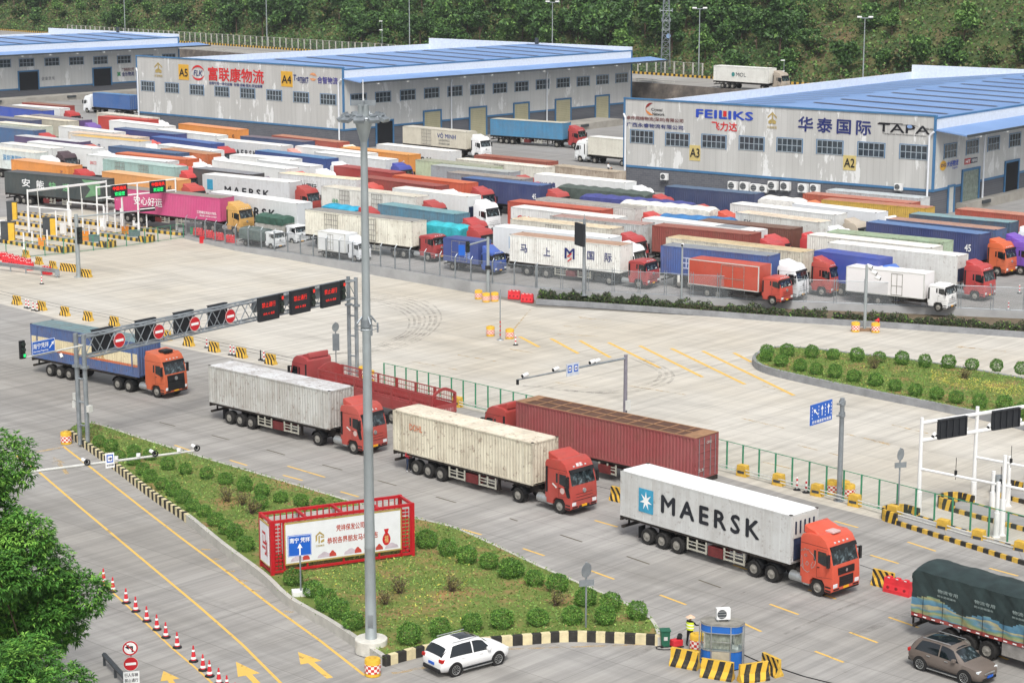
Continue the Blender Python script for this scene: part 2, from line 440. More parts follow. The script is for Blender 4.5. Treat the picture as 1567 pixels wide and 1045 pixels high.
for a, b in (((772, 521), (812, 473)), ((853, 511), (916, 515)), ((862, 499), (925, 502)), ((889, 486), (935, 491)), ((630, 553), (700, 566)), ((780, 534), (815, 540)), ((700, 543), (760, 553)), ((850, 585), (900, 593)), ((1135, 640), (1200, 655)),
             ((1220, 681), (1285, 697)), ((1295, 664), (1365, 680)), ((1365, 650), (1420, 663)), ((1167, 590), (1215, 604)), ((1460, 530), (1540, 538)), ((1445, 545), (1510, 552)), ((960, 590), (1050, 604)), ((1165, 706), (1215, 718))):
 line(a, b, .18, m=1)
arrow((1168 + 290, 530), (1168 + 325, 533), .9, m=1); arrow((884, 484), (905, 489), .7, m=1); arrow((1335, 673), (1362, 681), .8, m=1)
tag(mk.build('road_markings', [M_line, M_linefaint, M_slot], fix=False), kind='structure')
tk = MB()
def arc(pts, w):
 P = [G(*p) for p in pts]; out = []
 for i in range(len(P) - 1):
  p0, p1, p2, p3 = P[max(0, i - 1)], P[i], P[i + 1], P[min(len(P) - 1, i + 2)]
  for k in range(8):
   t = k / 8
   out.append(.5 * ((2 * p1) + (p2 - p0) * t + (2 * p0 - 5 * p1 + 4 * p2 - p3) * t * t + (3 * p1 - p0 - 3 * p2 + p3) * t ** 3))
 out.append(P[-1])
 for k, (a, b) in enumerate(zip(out, out[1:])): strip(tk, a, b, w, .012 + (k % 2) * .001)
for k in range(7):
 o_ = k * 7
 arc([(430 + o_ * 3, 545 - k), (520 + o_ * 2, 540 - k), (610 + o_, 515), (625 + o_ * 1.2, 487), (590 + o_ * 1.5, 468 - k), (520 + o_ * 1.5, 455 - k)], .2 + .06 * (k % 3))
for k in range(3):
 arc([(800 + k * 12, 590), (900 + k * 14, 600 + k), (985 + k * 14, 590), (1010 + k * 9, 570), (965 + k * 10, 548)], .3)
arc([(1140, 905), (1105, 928), (1060, 955), (1025, 982)], .12); arc([(1360, 905), (1290, 930), (1200, 970)], .2); arc([(1400, 935), (1300, 975)], .5)
arc([(1005, 985), (960, 1012)], .35)
tag(tk.build('tyre_marks', M_skid, fix=False), kind='structure')
hz_ = MB(); hz_.box(-1000, 1000, -300, 1400, -1.2, 175)
t_ = NT('haze_air'); v_ = t_.n('VolumePrincipled', {'Color': (.86, .91, .97, 1), 'Density': .00012, 'Anisotropy': .2})
t_.t.links.new(v_.outputs[0], t_.out.inputs['Volume'])
tag(hz_.build('haze', t_.mat), kind='stuff')
# ---------------------------------------------------------------- kerbs and islands
def resample(P, step):
 out = [P[0].copy()]
 for a, b in zip(P, P[1:]):
  L = (b - a).length; k = max(1, round(L / step))
  for i in range(1, k + 1): out.append(a.lerp(b, i / k))
 return out
def smooth_path(P, k=6, closed=False):
 out = []; n = len(P)
 rng = n if closed else n - 1
 for i in range(rng):
  if closed: p0, p1, p2, p3 = P[i - 1], P[i], P[(i + 1) % n], P[(i + 2) % n]
  else: p0, p1, p2, p3 = P[max(0, i - 1)], P[i], P[i + 1], P[min(n - 1, i + 2)]
  for j in range(k):
   t = j / k
   out.append(.5 * ((2 * p1) + (p2 - p0) * t + (2 * p0 - 5 * p1 + 4 * p2 - p3) * t * t + (3 * p1 - p0 - 3 * p2 + p3) * t ** 3))
 if not closed: out.append(P[-1].copy())
 return out
def band(P, w, z0, z1, mats, step=None, lean=0.0, mb=None, top=None):
 """wall-like band on a path, w to the left of it; alternate pieces take alternate finishes"""
 m = mb or MB()
 P = resample(P, step) if step else P
 N = []
 for i in range(len(P)):
  d = (P[min(i + 1, len(P) - 1)] - P[max(i - 1, 0)]); d.z = 0; d.normalize(); N.append(Vector((-d.y, d.x, 0)))
 for i in range(len(P) - 1):
  a, b, na, nb = P[i], P[i + 1], N[i], N[i + 1]
  def q(p, n, off, z): return (p.x + n.x * off, p.y + n.y * off, z)
  k = i % mats
  lo = [q(a, na, 0, z0), q(b, nb, 0, z0), q(b, nb, w, z0), q(a, na, w, z0)]
  hi = [q(a, na, lean, z1), q(b, nb, lean, z1), q(b, nb, w - lean, z1), q(a, na, w - lean, z1)]
  m.face([lo[0], lo[1], hi[1], hi[0]], k)
  m.face([lo[2], lo[3], hi[3], hi[2]], k)
  m.face(hi, k if top is None else top)
  if i == 0: m.face([lo[0], hi[0], hi[3], lo[3]], k)
  if i == len(P) - 2: m.face([lo[1], lo[2], hi[2], hi[1]], k)
 return m
def inside(x, y, poly):
 r = False; j = len(poly) - 1
 for i in range(len(poly)):
  a, b = poly[i], poly[j]
  if (a.y > y) != (b.y > y) and x < (b.x - a.x) * (y - a.y) / (b.y - a.y) + a.x: r = not r
  j = i
 return r
def leaf_quad(mb, c, r, m, rng, asp=.55, up=.2):
 d = Vector((rng.gauss(0, 1), rng.gauss(0, 1), rng.gauss(0, 1) + up)).normalized()
 u = d.orthogonal().normalized(); u.rotate(Matrix.Rotation(rng.uniform(0, 6.28), 3, d)); w = d.cross(u)
 n = len(mb.v)
 mb.v += [tuple(c - u * r), tuple(c + w * r * asp), tuple(c + u * r), tuple(c - w * r * asp)]
 mb.f.append((n, n + 1, n + 2, n + 3)); mb.m.append(m)
def scatter(poly, count, z, size, weights, rng, hgt=.25, patch=None):
 mb = MB()
 xs = [p.x for p in poly]; ys = [p.y for p in poly]
 k = 0
 while k < count:
  x, y = rng.uniform(min(xs), max(xs)), rng.uniform(min(ys), max(ys))
  if not inside(x, y, poly): continue
  wts = weights if patch is None else patch(x, y)
  if wts is None: k += 1; continue
  m = rng.choices(range(len(wts)), wts)[0]
  leaf_quad(mb, Vector((x, y, z + rng.uniform(0, hgt))), size * rng.uniform(.6, 1.4), m, rng, .4, .9)
  k += 1
 return mb
ISL1_left = [(104, 668), (165, 712), (232, 764), (285, 800), (340, 845), (400, 890), (440, 927), (500, 962), (545, 992), (583, 1018)]
ISL1_front = [(590, 1020), (650, 1004), (720, 994), (800, 987), (870, 982), (940, 984), (1012, 988)]
ISL1_right = [(1012, 988), (1000, 960), (960, 935), (900, 908), (830, 878), (760, 845), (690, 815), (600, 795), (500, 765), (400, 735), (300, 705), (220, 680), (150, 657), (122, 655)]
L1 = [G(*p) for p in ISL1_left]; F1 = [G(*p) for p in ISL1_front]; R1 = [G(*p) for p in ISL1_right]
KH = .55
lp = smooth_path(L1, 5)
cut = [i for i, p in enumerate(lp) if PJ(p)[0] > 283][0]
o = band(lp[:cut + 1], .28, 0, KH, 2, step=.42).build('striped_kerb', [M_blkold, flat('kerb_cream', 'd6c9a2', .8, var=.12, scale=2)], fix=True)
tag(o, kind='structure')
tag(band(lp[cut:], .28, 0, KH, 1).build('grey_kerb', [M_concrete]), kind='structure')
fp = smooth_path(F1, 5)
tag(band(fp, .3, 0, KH, 2, step=.5).build('front_striped_kerb', [M_blkold, MATS['kerb_cream']]), kind='structure')
rp = smooth_path(R1, 4)
tag(band(rp, .2, 0, KH - .06, 1).build('low_kerb', [M_concrete]), kind='structure')
poly1 = lp + fp + rp
cen = sum(poly1, Vector()) / len(poly1)
m = MB(); m.face([(p.x, p.y, KH - .08) for p in lp + fp] + [(p.x, p.y, KH - .08) for p in rp])
bm_o = m.build('grass_island', M_soil, fix=False)
if bm_o.data.polygons[0].normal.z < 0: bm_o.data.flip_normals()
tag(bm_o, kind='structure')
rg = random.Random(5)
def patch1(x, y):
 px, py = PJ((x, y, .4))
 nearleft = py - (668 + (px - 104) * .73)        # rows below the left kerb
 if -26 < nearleft < 0 and 330 < px < 560 and rg.random() < .72: return None
 if px > 480 and 850 < py < 960 and px < 720: return [3, 5, 4, 1.2, 0, 1.6]
 return [5, 7, 3, .5, .1, .1]
o = scatter(poly1, 36000, .42, .085, None, rg, .13, patch1).build('island_grass', GRASS, fix=False)
tag(o, kind='stuff')
I2 = [(1152, 560), (1158, 549), (1185, 540), (1240, 542), (1300, 549), (1420, 563), (1567, 588), (1750, 620), (1750, 720), (1567, 659), (1450, 632), (1350, 612), (1250, 591), (1175, 573)]
P2 = smooth_path([G(*p) for p in I2], 4, True)
tag(band(P2 + [P2[0]], -.3, 0, .62, 1).build('island_kerb', [M_kerbgrey]), kind='structure')
m = MB(); m.face([(p.x, p.y, .55) for p in P2]); o = m.build('planted_island', M_soil, fix=False)
if o.data.polygons[0].normal.z < 0: o.data.flip_normals()
tag(o, kind='structure')
def patch2(x, y):
 px, py = PJ((x, y, .6))
 if px > 1425 and abs(py - (578 + (px - 1440) * .17)) < 9: return [.5, 1, 2, 2, 0, 7]
 return [4, 7, 3, .6, .1, .2]
o = scatter(P2, 26000, .53, .085, None, rg, .12, patch2).build('planted_island_grass', GRASS, fix=False)
tag(o, kind='stuff')
# ---------------------------------------------------------------- shrubs
def bush_mb(seed, r=.62, n=2300, tones=(2.5, 6, 3.5), ls=.05):
 rng = random.Random(seed); mb = MB()
 for k in range(n):
  d = Vector((rng.gauss(0, 1), rng.gauss(0, 1), rng.gauss(0, 1))).normalized()
  lump = 1 + .07 * sin(d.x * 5 + seed) * cos(d.y * 6 + seed * 2) + .05 * sin(d.z * 9 + seed)
  rr = r * lump * rng.uniform(.8, 1.03)
  c = Vector((d.x * rr, d.y * rr, max(.02, r * .86 + d.z * rr * .95)))
  leaf_quad(mb, c, ls * rng.uniform(.7, 1.3), rng.choices(range(len(tones)), tones)[0], rng, .5, .3)
 return mb
def bush(px, py, z, s, var, label, group, cat='bush', name='round_bush'):
 p = G(px, py, z)
 o = inst(name, ('bush', var), lambda: bush_mb(var + 1), LG[:3], None, p, rz=var * 1.3 + px, scale=(s, s, s * RN.uniform(.9, 1.08)), fix=False)
 return tag(o, label, cat, group)
B1 = [(152, 684), (170, 691), (205, 699), (229, 704), (257, 719), (284, 726), (316, 733), (345, 741), (375, 752), (401, 760), (430, 769), (461, 774), (488, 780),
      (183, 706), (205, 712), (219, 727), (230, 738), (248, 749), (265, 759), (280, 770), (295, 782), (312, 791), (330, 805), (347, 817), (359, 826), (376, 843), (398, 779),
      (653, 838), (685, 850), (714, 862), (748, 870), (780, 884), (788, 883), (818, 896), (853, 905), (896, 927), (935, 935), (975, 948), (449, 895), (479, 913), (500, 934), (519, 946), (540, 963), (626, 985), (674, 976), (722, 965), (768, 961), (823, 957), (876, 955), (926, 955)]
for i, (x, y) in enumerate(B1):
 bush(x, y, .42, RN.uniform(.92, 1.08) * (1.0 if y > 835 else .82), i % 4, 'clipped round green bush on the long grass island beside the entry lane', 'bushes on the long grass island')
B2 = [(25, 135), (145, 136), (290, 145), (417, 155), (557, 165), (690, 172), (825, 185), (960, 200), (1100, 205), (1240, 215), (1385, 225), (1530, 242), (20, 165), (110, 195), (222, 222), (317, 242), (428, 262), (540, 287), (668, 310), (785, 340), (905, 368), (1030, 390), (1145, 413), (1285, 442), (1430, 455), (1530, 495)]
for i, (x, y) in enumerate(B2):
 bush(1167 + x / 3.87, 510 + y / 3.87, .55, RN.uniform(.92, 1.08), (i + 1) % 4, 'clipped round green bush in a row on the raised kerbed island across the yard', 'bushes on the raised island')
def bare_mb(seed):
 rng = random.Random(seed); mb = MB()
 for k in range(26):
  a = Vector((rng.uniform(-.1, .1), rng.uniform(-.1, .1), 0)); d = Vector((rng.gauss(0, .45), rng.gauss(0, .45), 1.0)).normalized()
  b = a + d * rng.uniform(.6, 1.2); mb.cyl(a, b, .014, .006, 4, 0, False)
  for j in range(16):
   leaf_quad(mb, a.lerp(b, rng.uniform(.35, 1)) + Vector((rng.gauss(0, .09), rng.gauss(0, .09), rng.gauss(0, .07))), .05, rng.choice((0, 1, 1)), rng)
 return mb
for i, (x, y, s) in enumerate(((612, 908, 1.1), (690, 905, 1.15), (590, 925, .9), (850, 927, 1.1), (348, 768, 1.1), (385, 786, 1.2), (372, 773, 1.0))):
 tag(inst('bare_shrub', ('bare', i % 2), lambda: bare_mb(i), [LG[4], LG[3]], None, G(x, y, .45), scale=(s, s, s), fix=False), 'withered brown shrub among the green bushes of the long grass island', 'shrub', 'withered shrubs on the long grass island')
tag(inst('bare_shrub', ('bare', 0), None, None, None, G(1338, 564, .55), scale=(1.3, 1.3, 1.2)), 'dark withered shrub in the back bush row of the raised island', 'shrub')
tag(inst('bare_shrub', ('bare', 1), None, None, None, G(1475, 579, .55), scale=(1.3, 1.3, 1)), 'small withered shrub behind the yellow flowers of the raised island', 'shrub')
# ---------------------------------------------------------------- planter with hedge along the yard wall
kb = [(820, 466), (900, 471), (1000, 478), (1180, 491.6), (1370, 503), (1567, 517), (1750, 529)]
KP = [G(*p) for p in kb]
tag(band(KP, .3, 0, .55, 1).build('planter_kerb', [M_kerbgrey]), kind='structure')
back = [G(822, 460), G(1140, 461, LOT), G(1370, 470, LOT), G(1567, 478.6, LOT), G(1750, 490, LOT)]
m = MB(); m.face([(p.x, p.y, .5) for p in KP] + [(p.x, p.y, .5) for p in back[::-1]]); o = m.build('planter_soil', flat('planter_earth', '6a5e4c', .95, var=.2), fix=False)
if o.data.polygons[0].normal.z < 0: o.data.flip_normals()
tag(o, kind='structure')
rg = random.Random(9); hb = MB()
for k in range(26000):
 t = rg.random(); s = t * (len(KP) - 1); i = min(int(s), len(KP) - 2); p = KP[i].lerp(KP[i + 1], s - i)
 px = PJ(p)[0]
 if 1262 < px < 1272: continue
 u = rg.uniform(.45, 1.75)
 d = (KP[i + 1] - KP[i]).normalized(); n = Vector((-d.y, d.x, 0))
 hh = (.8 + .22 * sin(t * 70) + .2 * sin(t * 190) + .12 * sin(t * 420)) * (1 - abs(u - 1.1) * .45)
 leaf_quad(hb, p + n * u + Vector((0, 0, .45 + rg.uniform(.05, 1) * max(.2, hh))), .11 * rg.uniform(.7, 1.3), rg.choices((0, 1, 2, 3), (7, 3, .7, 2.2))[0], rg, .4)
HEDGE = [leafmat('hedge_dark', '33402c'), leafmat('hedge_mid', '4a5d33'), LG[2], leafmat('hedge_brown', '5a5348')]
tag(hb.build('hedge', HEDGE, fix=False), 'long ragged dark hedge in the planter below the yard wall', 'hedge')
# ---------------------------------------------------------------- yard wall and its fence
def wall_run(P, h, name, label):
 mb = band([Vector((p.x, p.y, 0)) for p in P], .3, -.05, h, 1)
 mb.v = [(v[0], v[1], min(v[2], .12 + topz(v[0], v[1])) if v[2] > 0 else v[2]) for v in mb.v]
 o = mb.build(name, [flat('wall_render', 'a3a4a5', .85, var=.12, scale=.4)])
 return tag(o, label, 'wall')
wall_run(wallw, LOT + .12, 'retaining_wall', 'long low grey concrete wall under the fence of the truck yard')
def meshmat(name, h, alpha):
 if name in MATS: return MATS[name]
 t = NT(name)
 b = t.n('BsdfPrincipled', {'Base Color': hx(h), 'Roughness': .6, 'Metallic': .3})
 tr = t.n('BsdfTransparent')
 mx = t.n('MixShader', {0: alpha, 1: tr.outputs[0], 2: b.outputs[0]})
 t.t.links.new(mx.outputs[0], t.out.inputs[0])
 MATS[name] = t.mat
 return t.mat
def mesh_fence(name, label, path, z0, h, pitch, mat, wire, post_r=.05, lean=0.0, double=False, rails=True, group=None, mid=0, cat='fence', square=True, z0f=None):
 t = thing(name, label, cat, path[0], 0, group)
 org = path[0]
 P = resample(path, pitch)
 zf = (lambda p: z0) if z0f is None else z0f
 net = MB(); rl = MB()
 for a, b in zip(P, P[1:]):
  za, zb = zf(a), zf(b)
  A, B = a - org, b - org
  net.face([(A.x, A.y, za + .05 - org.z), (B.x, B.y, zb + .05 - org.z), (B.x, B.y, zb + h - org.z), (A.x, A.y, za + h - org.z)])
  for hh in ((h, .08) if mid == 0 else (h, .08, h * mid)):
   rl.cyl((A.x, A.y, za + hh - org.z), (B.x, B.y, zb + hh - org.z), .028, n=5, caps=False)
 net.build('wire_mesh', wire, t, fix=False)
 if rails: rl.build('rail', mat, t)
 def post():
  m = MB()
  if double:
   for s in (-.12, .12): m.cyl((s, 0, 0), (s, 0, h + .25), post_r, n=6)
   for z in (.4, h * .5, h - .1): m.box(-.12, .12, -.015, .015, z, z + .05)
  else:
   m.box(-post_r, post_r, -post_r, post_r, 0, h + .02)
   if lean: m.cyl((0, 0, h), (0, lean, h + abs(lean) * 1.1), post_r * .8, n=5)
  return m
 d = (path[1] - path[0])
 for i, p in enumerate(P[:100]):
  q = P[min(i + 1, len(P) - 1)] - P[max(0, i - 1)]
  inst('post', (name, mat.name, h, lean, double), post, mat, t, (p.x - org.x, p.y - org.y, zf(p) - org.z), rz=math.atan2(q.y, q.x))
 return t
cutp = 5
WZ = LOT + .12
F_L = [Vector((p.x, p.y, WZ)) for p in wallw[:6]]; F_R = [Vector((p.x, p.y, WZ)) for p in wallw[5:9]]
off = Vector((.05, .14, 0))
GREYNET = meshmat('grey_chainlink', 'a9b1b6', .16)
mesh_fence('yard_fence', 'grey chain-link fence with kinked post tops on the wall, beside the small box trucks', [p + off for p in F_L], WZ, 2.3, 2.35, M_galv, GREYNET, .055, lean=.3, z0f=lambda p: topz(p.x, p.y) + .12)
mesh_fence('yard_fence', 'grey mesh fence of framed panels on the wall above the long planter hedge', [p + off for p in F_R], WZ, 2.3, 2.9, M_galv, meshmat('grey_panel_mesh', 'b4bcc0', .2), .035, double=True)
# ---------------------------------------------------------------- the high road and the hill
HZ = 8.3
rA, rB = G(305, 67.7, HZ), G(1087, 121, HZ)
rd = (rB - rA).normalized(); rn = Vector((-rd.y, rd.x, 0))
rw = (G(1033, 130, HZ) - rA).dot(rn)            # near edge of the road
rw = min(-6.0, rw)
def RP(s, t, z): return rA + rd * s + rn * t + Vector((0, 0, z - HZ))
SMIN, SMAX = -260, 330
m = MB(); m.face([RP(SMIN, rw, HZ), RP(SMAX, rw, HZ), RP(SMAX, 1.5, HZ), RP(SMIN, 1.5, HZ)])
o = m.build('high_road', M_road, fix=False)
if o.data.polygons[0].normal.z < 0: o.data.flip_normals()
tag(o, kind='structure')
m = MB(); m.face([RP(SMIN, rw, HZ - .01), RP(SMAX, rw, HZ - .01), RP(SMAX, rw - 1.2, LOT - .3), RP(SMIN, rw - 1.2, LOT - .3)])
tag(m.build('road_embankment', M_rubble, fix=False), kind='structure')
hm = MB(); NX, NY = 90, 34
rg = random.Random(3)
def hill_z(s, t):
 b = max(0, t - 3.5)
 return HZ + b * .56 + min(b, 14) / 14 * (1.8 * sin(s * .05 + t * .07) + 1.2 * sin(s * .13 + 2) * cos(t * .11)) * .8
pts = []
for j in range(NY):
 t = 1.4 + (j / (NY - 1)) ** 1.6 * 210
 for i in range(NX):
  s = SMIN - 60 + i / (NX - 1) * (SMAX - SMIN + 120)
  z = hill_z(s, t) if t < 150 else hill_z(s, 150) + (t - 150) * .2
  pts.append(RP(s, t, z))
hm.idx([tuple(p) for p in pts], [(j * NX + i, j * NX + i + 1, (j + 1) * NX + i + 1, (j + 1) * NX + i) for j in range(NY - 1) for i in range(NX - 1)])
o = hm.build('hillside', M_hill, fix=False, smooth=False)
for p in o.data.polygons: p.use_smooth = True
tag(o, kind='structure')
ug = MB()
for k in range(105000):
 s = rg.uniform(-150, 300); t = 2.5 + rg.random() ** 1.3 * 62
 if not -80 < PJ(RP(s, t, hill_z(s, t)))[0] < 1650: continue
 z = hill_z(s, t); p = RP(s, t, z)
 px = PJ(p)[0]
 dry = (px < 330 or px > 1230)
 clump = sin(s * .55) * cos(t * .6 + s * .2) + sin(s * 1.3 + t)
 h = rg.random() * (2.0 + 1.1 * clump) if not dry else rg.random() * (1.5 + .9 * clump)
 wts = (4, 6, 1.6, 1, .5) if not dry else (3, 5, 2.2, 2.2, 1.4)
 leaf_quad(ug, p + Vector((0, 0, max(.05, h))), rg.uniform(.2, .5), rg.choices(range(5), wts)[0], rg, .55, .4)
tag(ug.build('hill_undergrowth', HG, fix=False), kind='stuff')
def crown_mb(seed, w, h, n, leaf, tones, blobs=9, droop=0.0):
 rng = random.Random(seed); mb = MB()
 bl = []
 for b in range(blobs):
  a = rng.uniform(0, 6.28); r = rng.uniform(.1, .62) * w
  bl.append((Vector((cos(a) * r, sin(a) * r, rng.uniform(-.25, .42) * h)), rng.uniform(.28, .46) * w, rng.choice(((1, .8, .4), (.8, 1, .9), (1.2, .7, .2), (.7, 1, 1.3)))))
 tot = sum(b[1] ** 2 for b in bl)
 for c, r, tone in bl:
  for k in range(int(n * r * r / tot)):
   d = Vector((rng.gauss(0, 1), rng.gauss(0, 1), rng.gauss(0, 1))).normalized()
   rr = r * (rng.uniform(.55, 1.05) + .12 * sin(d.x * 7 + seed) * sin(d.y * 8))
   q = c + Vector((d.x * rr, d.y * rr, d.z * rr * .8))
   wts = [tones[0] * tone[0], tones[1] * tone[1], tones[2] * tone[2]] + list(tones[3:])
   leaf_quad(mb, q, leaf * rng.uniform(.6, 1.4), rng.choices(range(len(wts)), wts)[0], rng, .5, .3)
 return mb, bl
def tree_parts(t, key, w, h, th, n, leaf, tones, mats, seed, rz):
 def mk_crown(): return crown_mb(seed, w, h, n, leaf, tones)[0]
 def mk_trunk():
  _, bl = crown_mb(seed, w, h, 0, leaf, tones)
  mb = MB(); mb.cyl((0, 0, -.6), (.1, .05, th * .6), .045 * th, .03 * th, 7); mb.cyl((.1, .05, th * .6), (.05, 0, th + .1 * h), .03 * th, .012 * th, 6)
  for c, r, _t in bl[:7]: mb.cyl((.08, .03, th * .62), (c.x * .8, c.y * .8, th + c.z * .8), .018 * th, .006 * th, 5, 0, False)
  return mb
 inst('trunk', (key, 'trunk'), mk_trunk, M_bark, t)
 inst('crown', (key, 'crown'), mk_crown, mats, t, (0, 0, th), rz=rz, fix=False)
KINDS = [('broad', 3.6, 6.2, 4.2, (4, 6, 1.5)), ('tall', 3.0, 8.5, 5.2, (5, 6, 1)), ('light', 3.2, 6.0, 4.4, (1.2, 4, 5)), ('low', 3.8, 4.6, 2.6, (3, 7, 2)), ('dry', 2.6, 4.4, 2.6, (2, 3, 1.5, 1.5, .8))]
LAB = {'broad': 'broad dark green tree in the dense wood on the hill behind the warehouses', 'tall': 'tall dark tree in the dense wood on the hill behind the warehouses', 'light': 'pale green tree standing out of the dark wood on the hill',
       'low': 'low spreading tree at the foot of the wooded hill', 'dry': 'sparse dull green tree on the scrubby open slope of the hill'}
rg = random.Random(21); placed = []
for k in range(30000):
 if len(placed) >= 298: break
 s = rg.uniform(-150, 300); t = rg.uniform(4.5, 37)
 p = RP(s, t, hill_z(s, t)); px, py = PJ(p)
 if not (-60 < px < 1640): continue
 dry = 60 < px < 345 or px > 1215
 if dry and rg.random() < .5 and t < 34: continue
 if not dry and t < 8 and rg.random() < .5: continue
 if any((p - q).length < (3.2 if not dry else 4.2) for q in placed): continue
 placed.append(p)
 i = rg.choices(range(5), (5, 4, 1.6, 3, .5) if not dry else (.6, .2, 1.5, 1.5, 3))[0]
 kd, w, h, th, tones = KINDS[i]; v = rg.randrange(2)
 sc = rg.uniform(.85, 1.35) * (1 if not dry else .8)
 tr = thing('hill_tree', LAB[kd], 'tree', p, rg.uniform(0, 6), kd + ' trees on the hill'); tr.scale = (sc, sc, sc * rg.uniform(.9, 1.15))
 tree_parts(tr, (kd, v), w, h, th, 1900, .4, tones, HG, 40 + i * 7 + v, 0)
ks = [RP(s, 0, HZ) for s in range(SMIN + 100, SMAX - 40, 2)]
tag(band([Vector((p.x, p.y, 0)) for p in ks], .4, HZ, HZ + .5, 2, step=.7).build('roadside_kerb', [M_blkold, M_yelold]), kind='structure')
mesh_fence('hill_fence', 'long chain-link fence with pale concrete posts at the foot of the wooded hill', [RP(-75, 1.2, HZ), RP(70, 1.2, HZ), RP(190, 1.2, HZ)], HZ + .1, 2.9, 2.75, M_concrete, meshmat('far_chainlink', '9aa39c', .12), .12)
gt = thing('guard_rail', 'long steel guard rail on the near edge of the high road', 'guard rail', RP(0, rw + .4, HZ))
m = MB()
for z in (.35, .7): m.cyl(rd * -60 + Vector((0, 0, z)), rd * 200 + Vector((0, 0, z)), .07, n=6)
m.build('rail', M_concrete, gt)
for k in range(60): inst('post', 'grpost', lambda: MB().cyl((0, 0, 0), (0, 0, .8), .08, n=6), M_concrete, gt, rd * (-60 + k * 4.3))
# ---------------------------------------------------------------- lettering
def text_mesh(body, bold=.012, space=1.0, shear=0.0):
 key = ('txt', body, bold, space, shear)
 if key in CACHE: return CACHE[key]
 cu = bpy.data.curves.new('lettering', 'FONT'); cu.body = body; cu.size = 1; cu.space_character = space; cu.shear = shear; cu.resolution_u = 2
 o = bpy.data.objects.new('lettering', cu); COL.objects.link(o)
 dg = bpy.context.evaluated_depsgraph_get(); dg.update()
 me = bpy.data.meshes.new_from_object(o.evaluated_get(dg))
 bpy.data.objects.remove(o); bpy.data.curves.remove(cu)
 xs = [v.co.x for v in me.vertices] or [0, 1]; ys = [v.co.y for v in me.vertices] or [0, 1]
 x0, x1, y0, y1 = min(xs), max(xs), min(ys), max(ys)
 if bold > 0:
  b_ = bold * 1.1; n_ = len(me.vertices); vs = [v.co.copy() for v in me.vertices]; fs = [tuple(q.vertices) for q in me.polygons]
  V, F_ = [], []
  for k, (dx, dy) in enumerate(((0, 0), (b_, 0), (-b_, 0), (0, b_), (0, -b_))):
   V += [(v.x + dx, v.y + dy, k * .0004) for v in vs]; F_ += [tuple(i + k * n_ for i in q) for q in fs]
  me2 = bpy.data.meshes.new('lettering'); me2.from_pydata(V, [], F_); bpy.data.meshes.remove(me); me = me2
  x0, x1, y0, y1 = x0 - b_, x1 + b_, y0 - b_, y1 + b_
 for v in me.vertices: v.co = ((v.co.x - x0) / max(1e-6, x1 - x0), (v.co.y - y0) / max(1e-6, y1 - y0), v.co.z)
 me.name = 'lettering'
 CACHE[key] = me
 return me
def lettering(parent, body, org, X, Y, w, h, mat, name='lettering', **k):
 """text filling a w x h field whose lower left corner is org"""
 me = text_mesh(body, **k)
 o = bpy.data.objects.new(name, me); COL.objects.link(o)
 if not me.materials: me.materials.append(mat)
 o.material_slots[0].link = 'OBJECT'; o.material_slots[0].material = mat
 o.parent = parent
 X, Y = Vector(X).normalized(), Vector(Y).normalized(); Z = X.cross(Y)
 M = Matrix((X, Y, Z)).transposed().to_4x4()
 o.matrix_local = Matrix.Translation(Vector(org)) @ M @ Matrix.Diagonal((w, h, 1, 1))
 return o
def side_text(parent, body, x0, x1, z0, z1, mat, hw=1.25, far=False, **k):
 if far: return lettering(parent, body, (x1, hw, z0), (-1, 0, 0), (0, 0, 1), x1 - x0, z1 - z0, mat, **k)
 return lettering(parent, body, (x0, -hw, z0), (1, 0, 0), (0, 0, 1), x1 - x0, z1 - z0, mat, **k)
# ---------------------------------------------------------------- wheels
WR = .52
def tyre_mb(w=.3, r=WR): return MB().lathe([(-w / 2, r * .55), (-w / 2, r * .93), (-w * .36, r), (w * .36, r), (w / 2, r * .93), (w / 2, r * .55), (w * .3, r * .5)], 'Y', 22)
def rim_mb(w=.3, r=WR, dish=.35): return MB().lathe([(w * .46, r * .56), (w * .5, r * .53), (w * .46 - w * dish * .3, r * .48), (w * .46 - w * dish, r * .40), (w * .46 - w * dish, r * .24), (w * .46, r * .2), (w * .52, r * .08)], 'Y', 18)
def rimf_mb(w=.3, r=WR): return MB().lathe([(w * .4, r * .56), (w * .5, r * .53), (w * .5, r * .46), (w * .34, r * .42), (w * .55, r * .3), (w * .6, r * .12)], 'Y', 18)
def wheel(parent, x, y, w=.3, r=WR, rim=True, mat=None, front=False, name='wheel'):
 s = 1 if y > 0 else -1
 t = inst(name, ('tyre', w, r), lambda: tyre_mb(w, r), M_rubber, parent, (x, y, r), rz=0 if s > 0 else pi, smooth=True)
 if rim: inst('rim', ('rim', w, r, front, (mat or M_rim).name), (lambda: rimf_mb(w, r)) if front else (lambda: rim_mb(w, r, .5 if w > .4 else .35)), mat or M_rim, t, smooth=True)
 return t
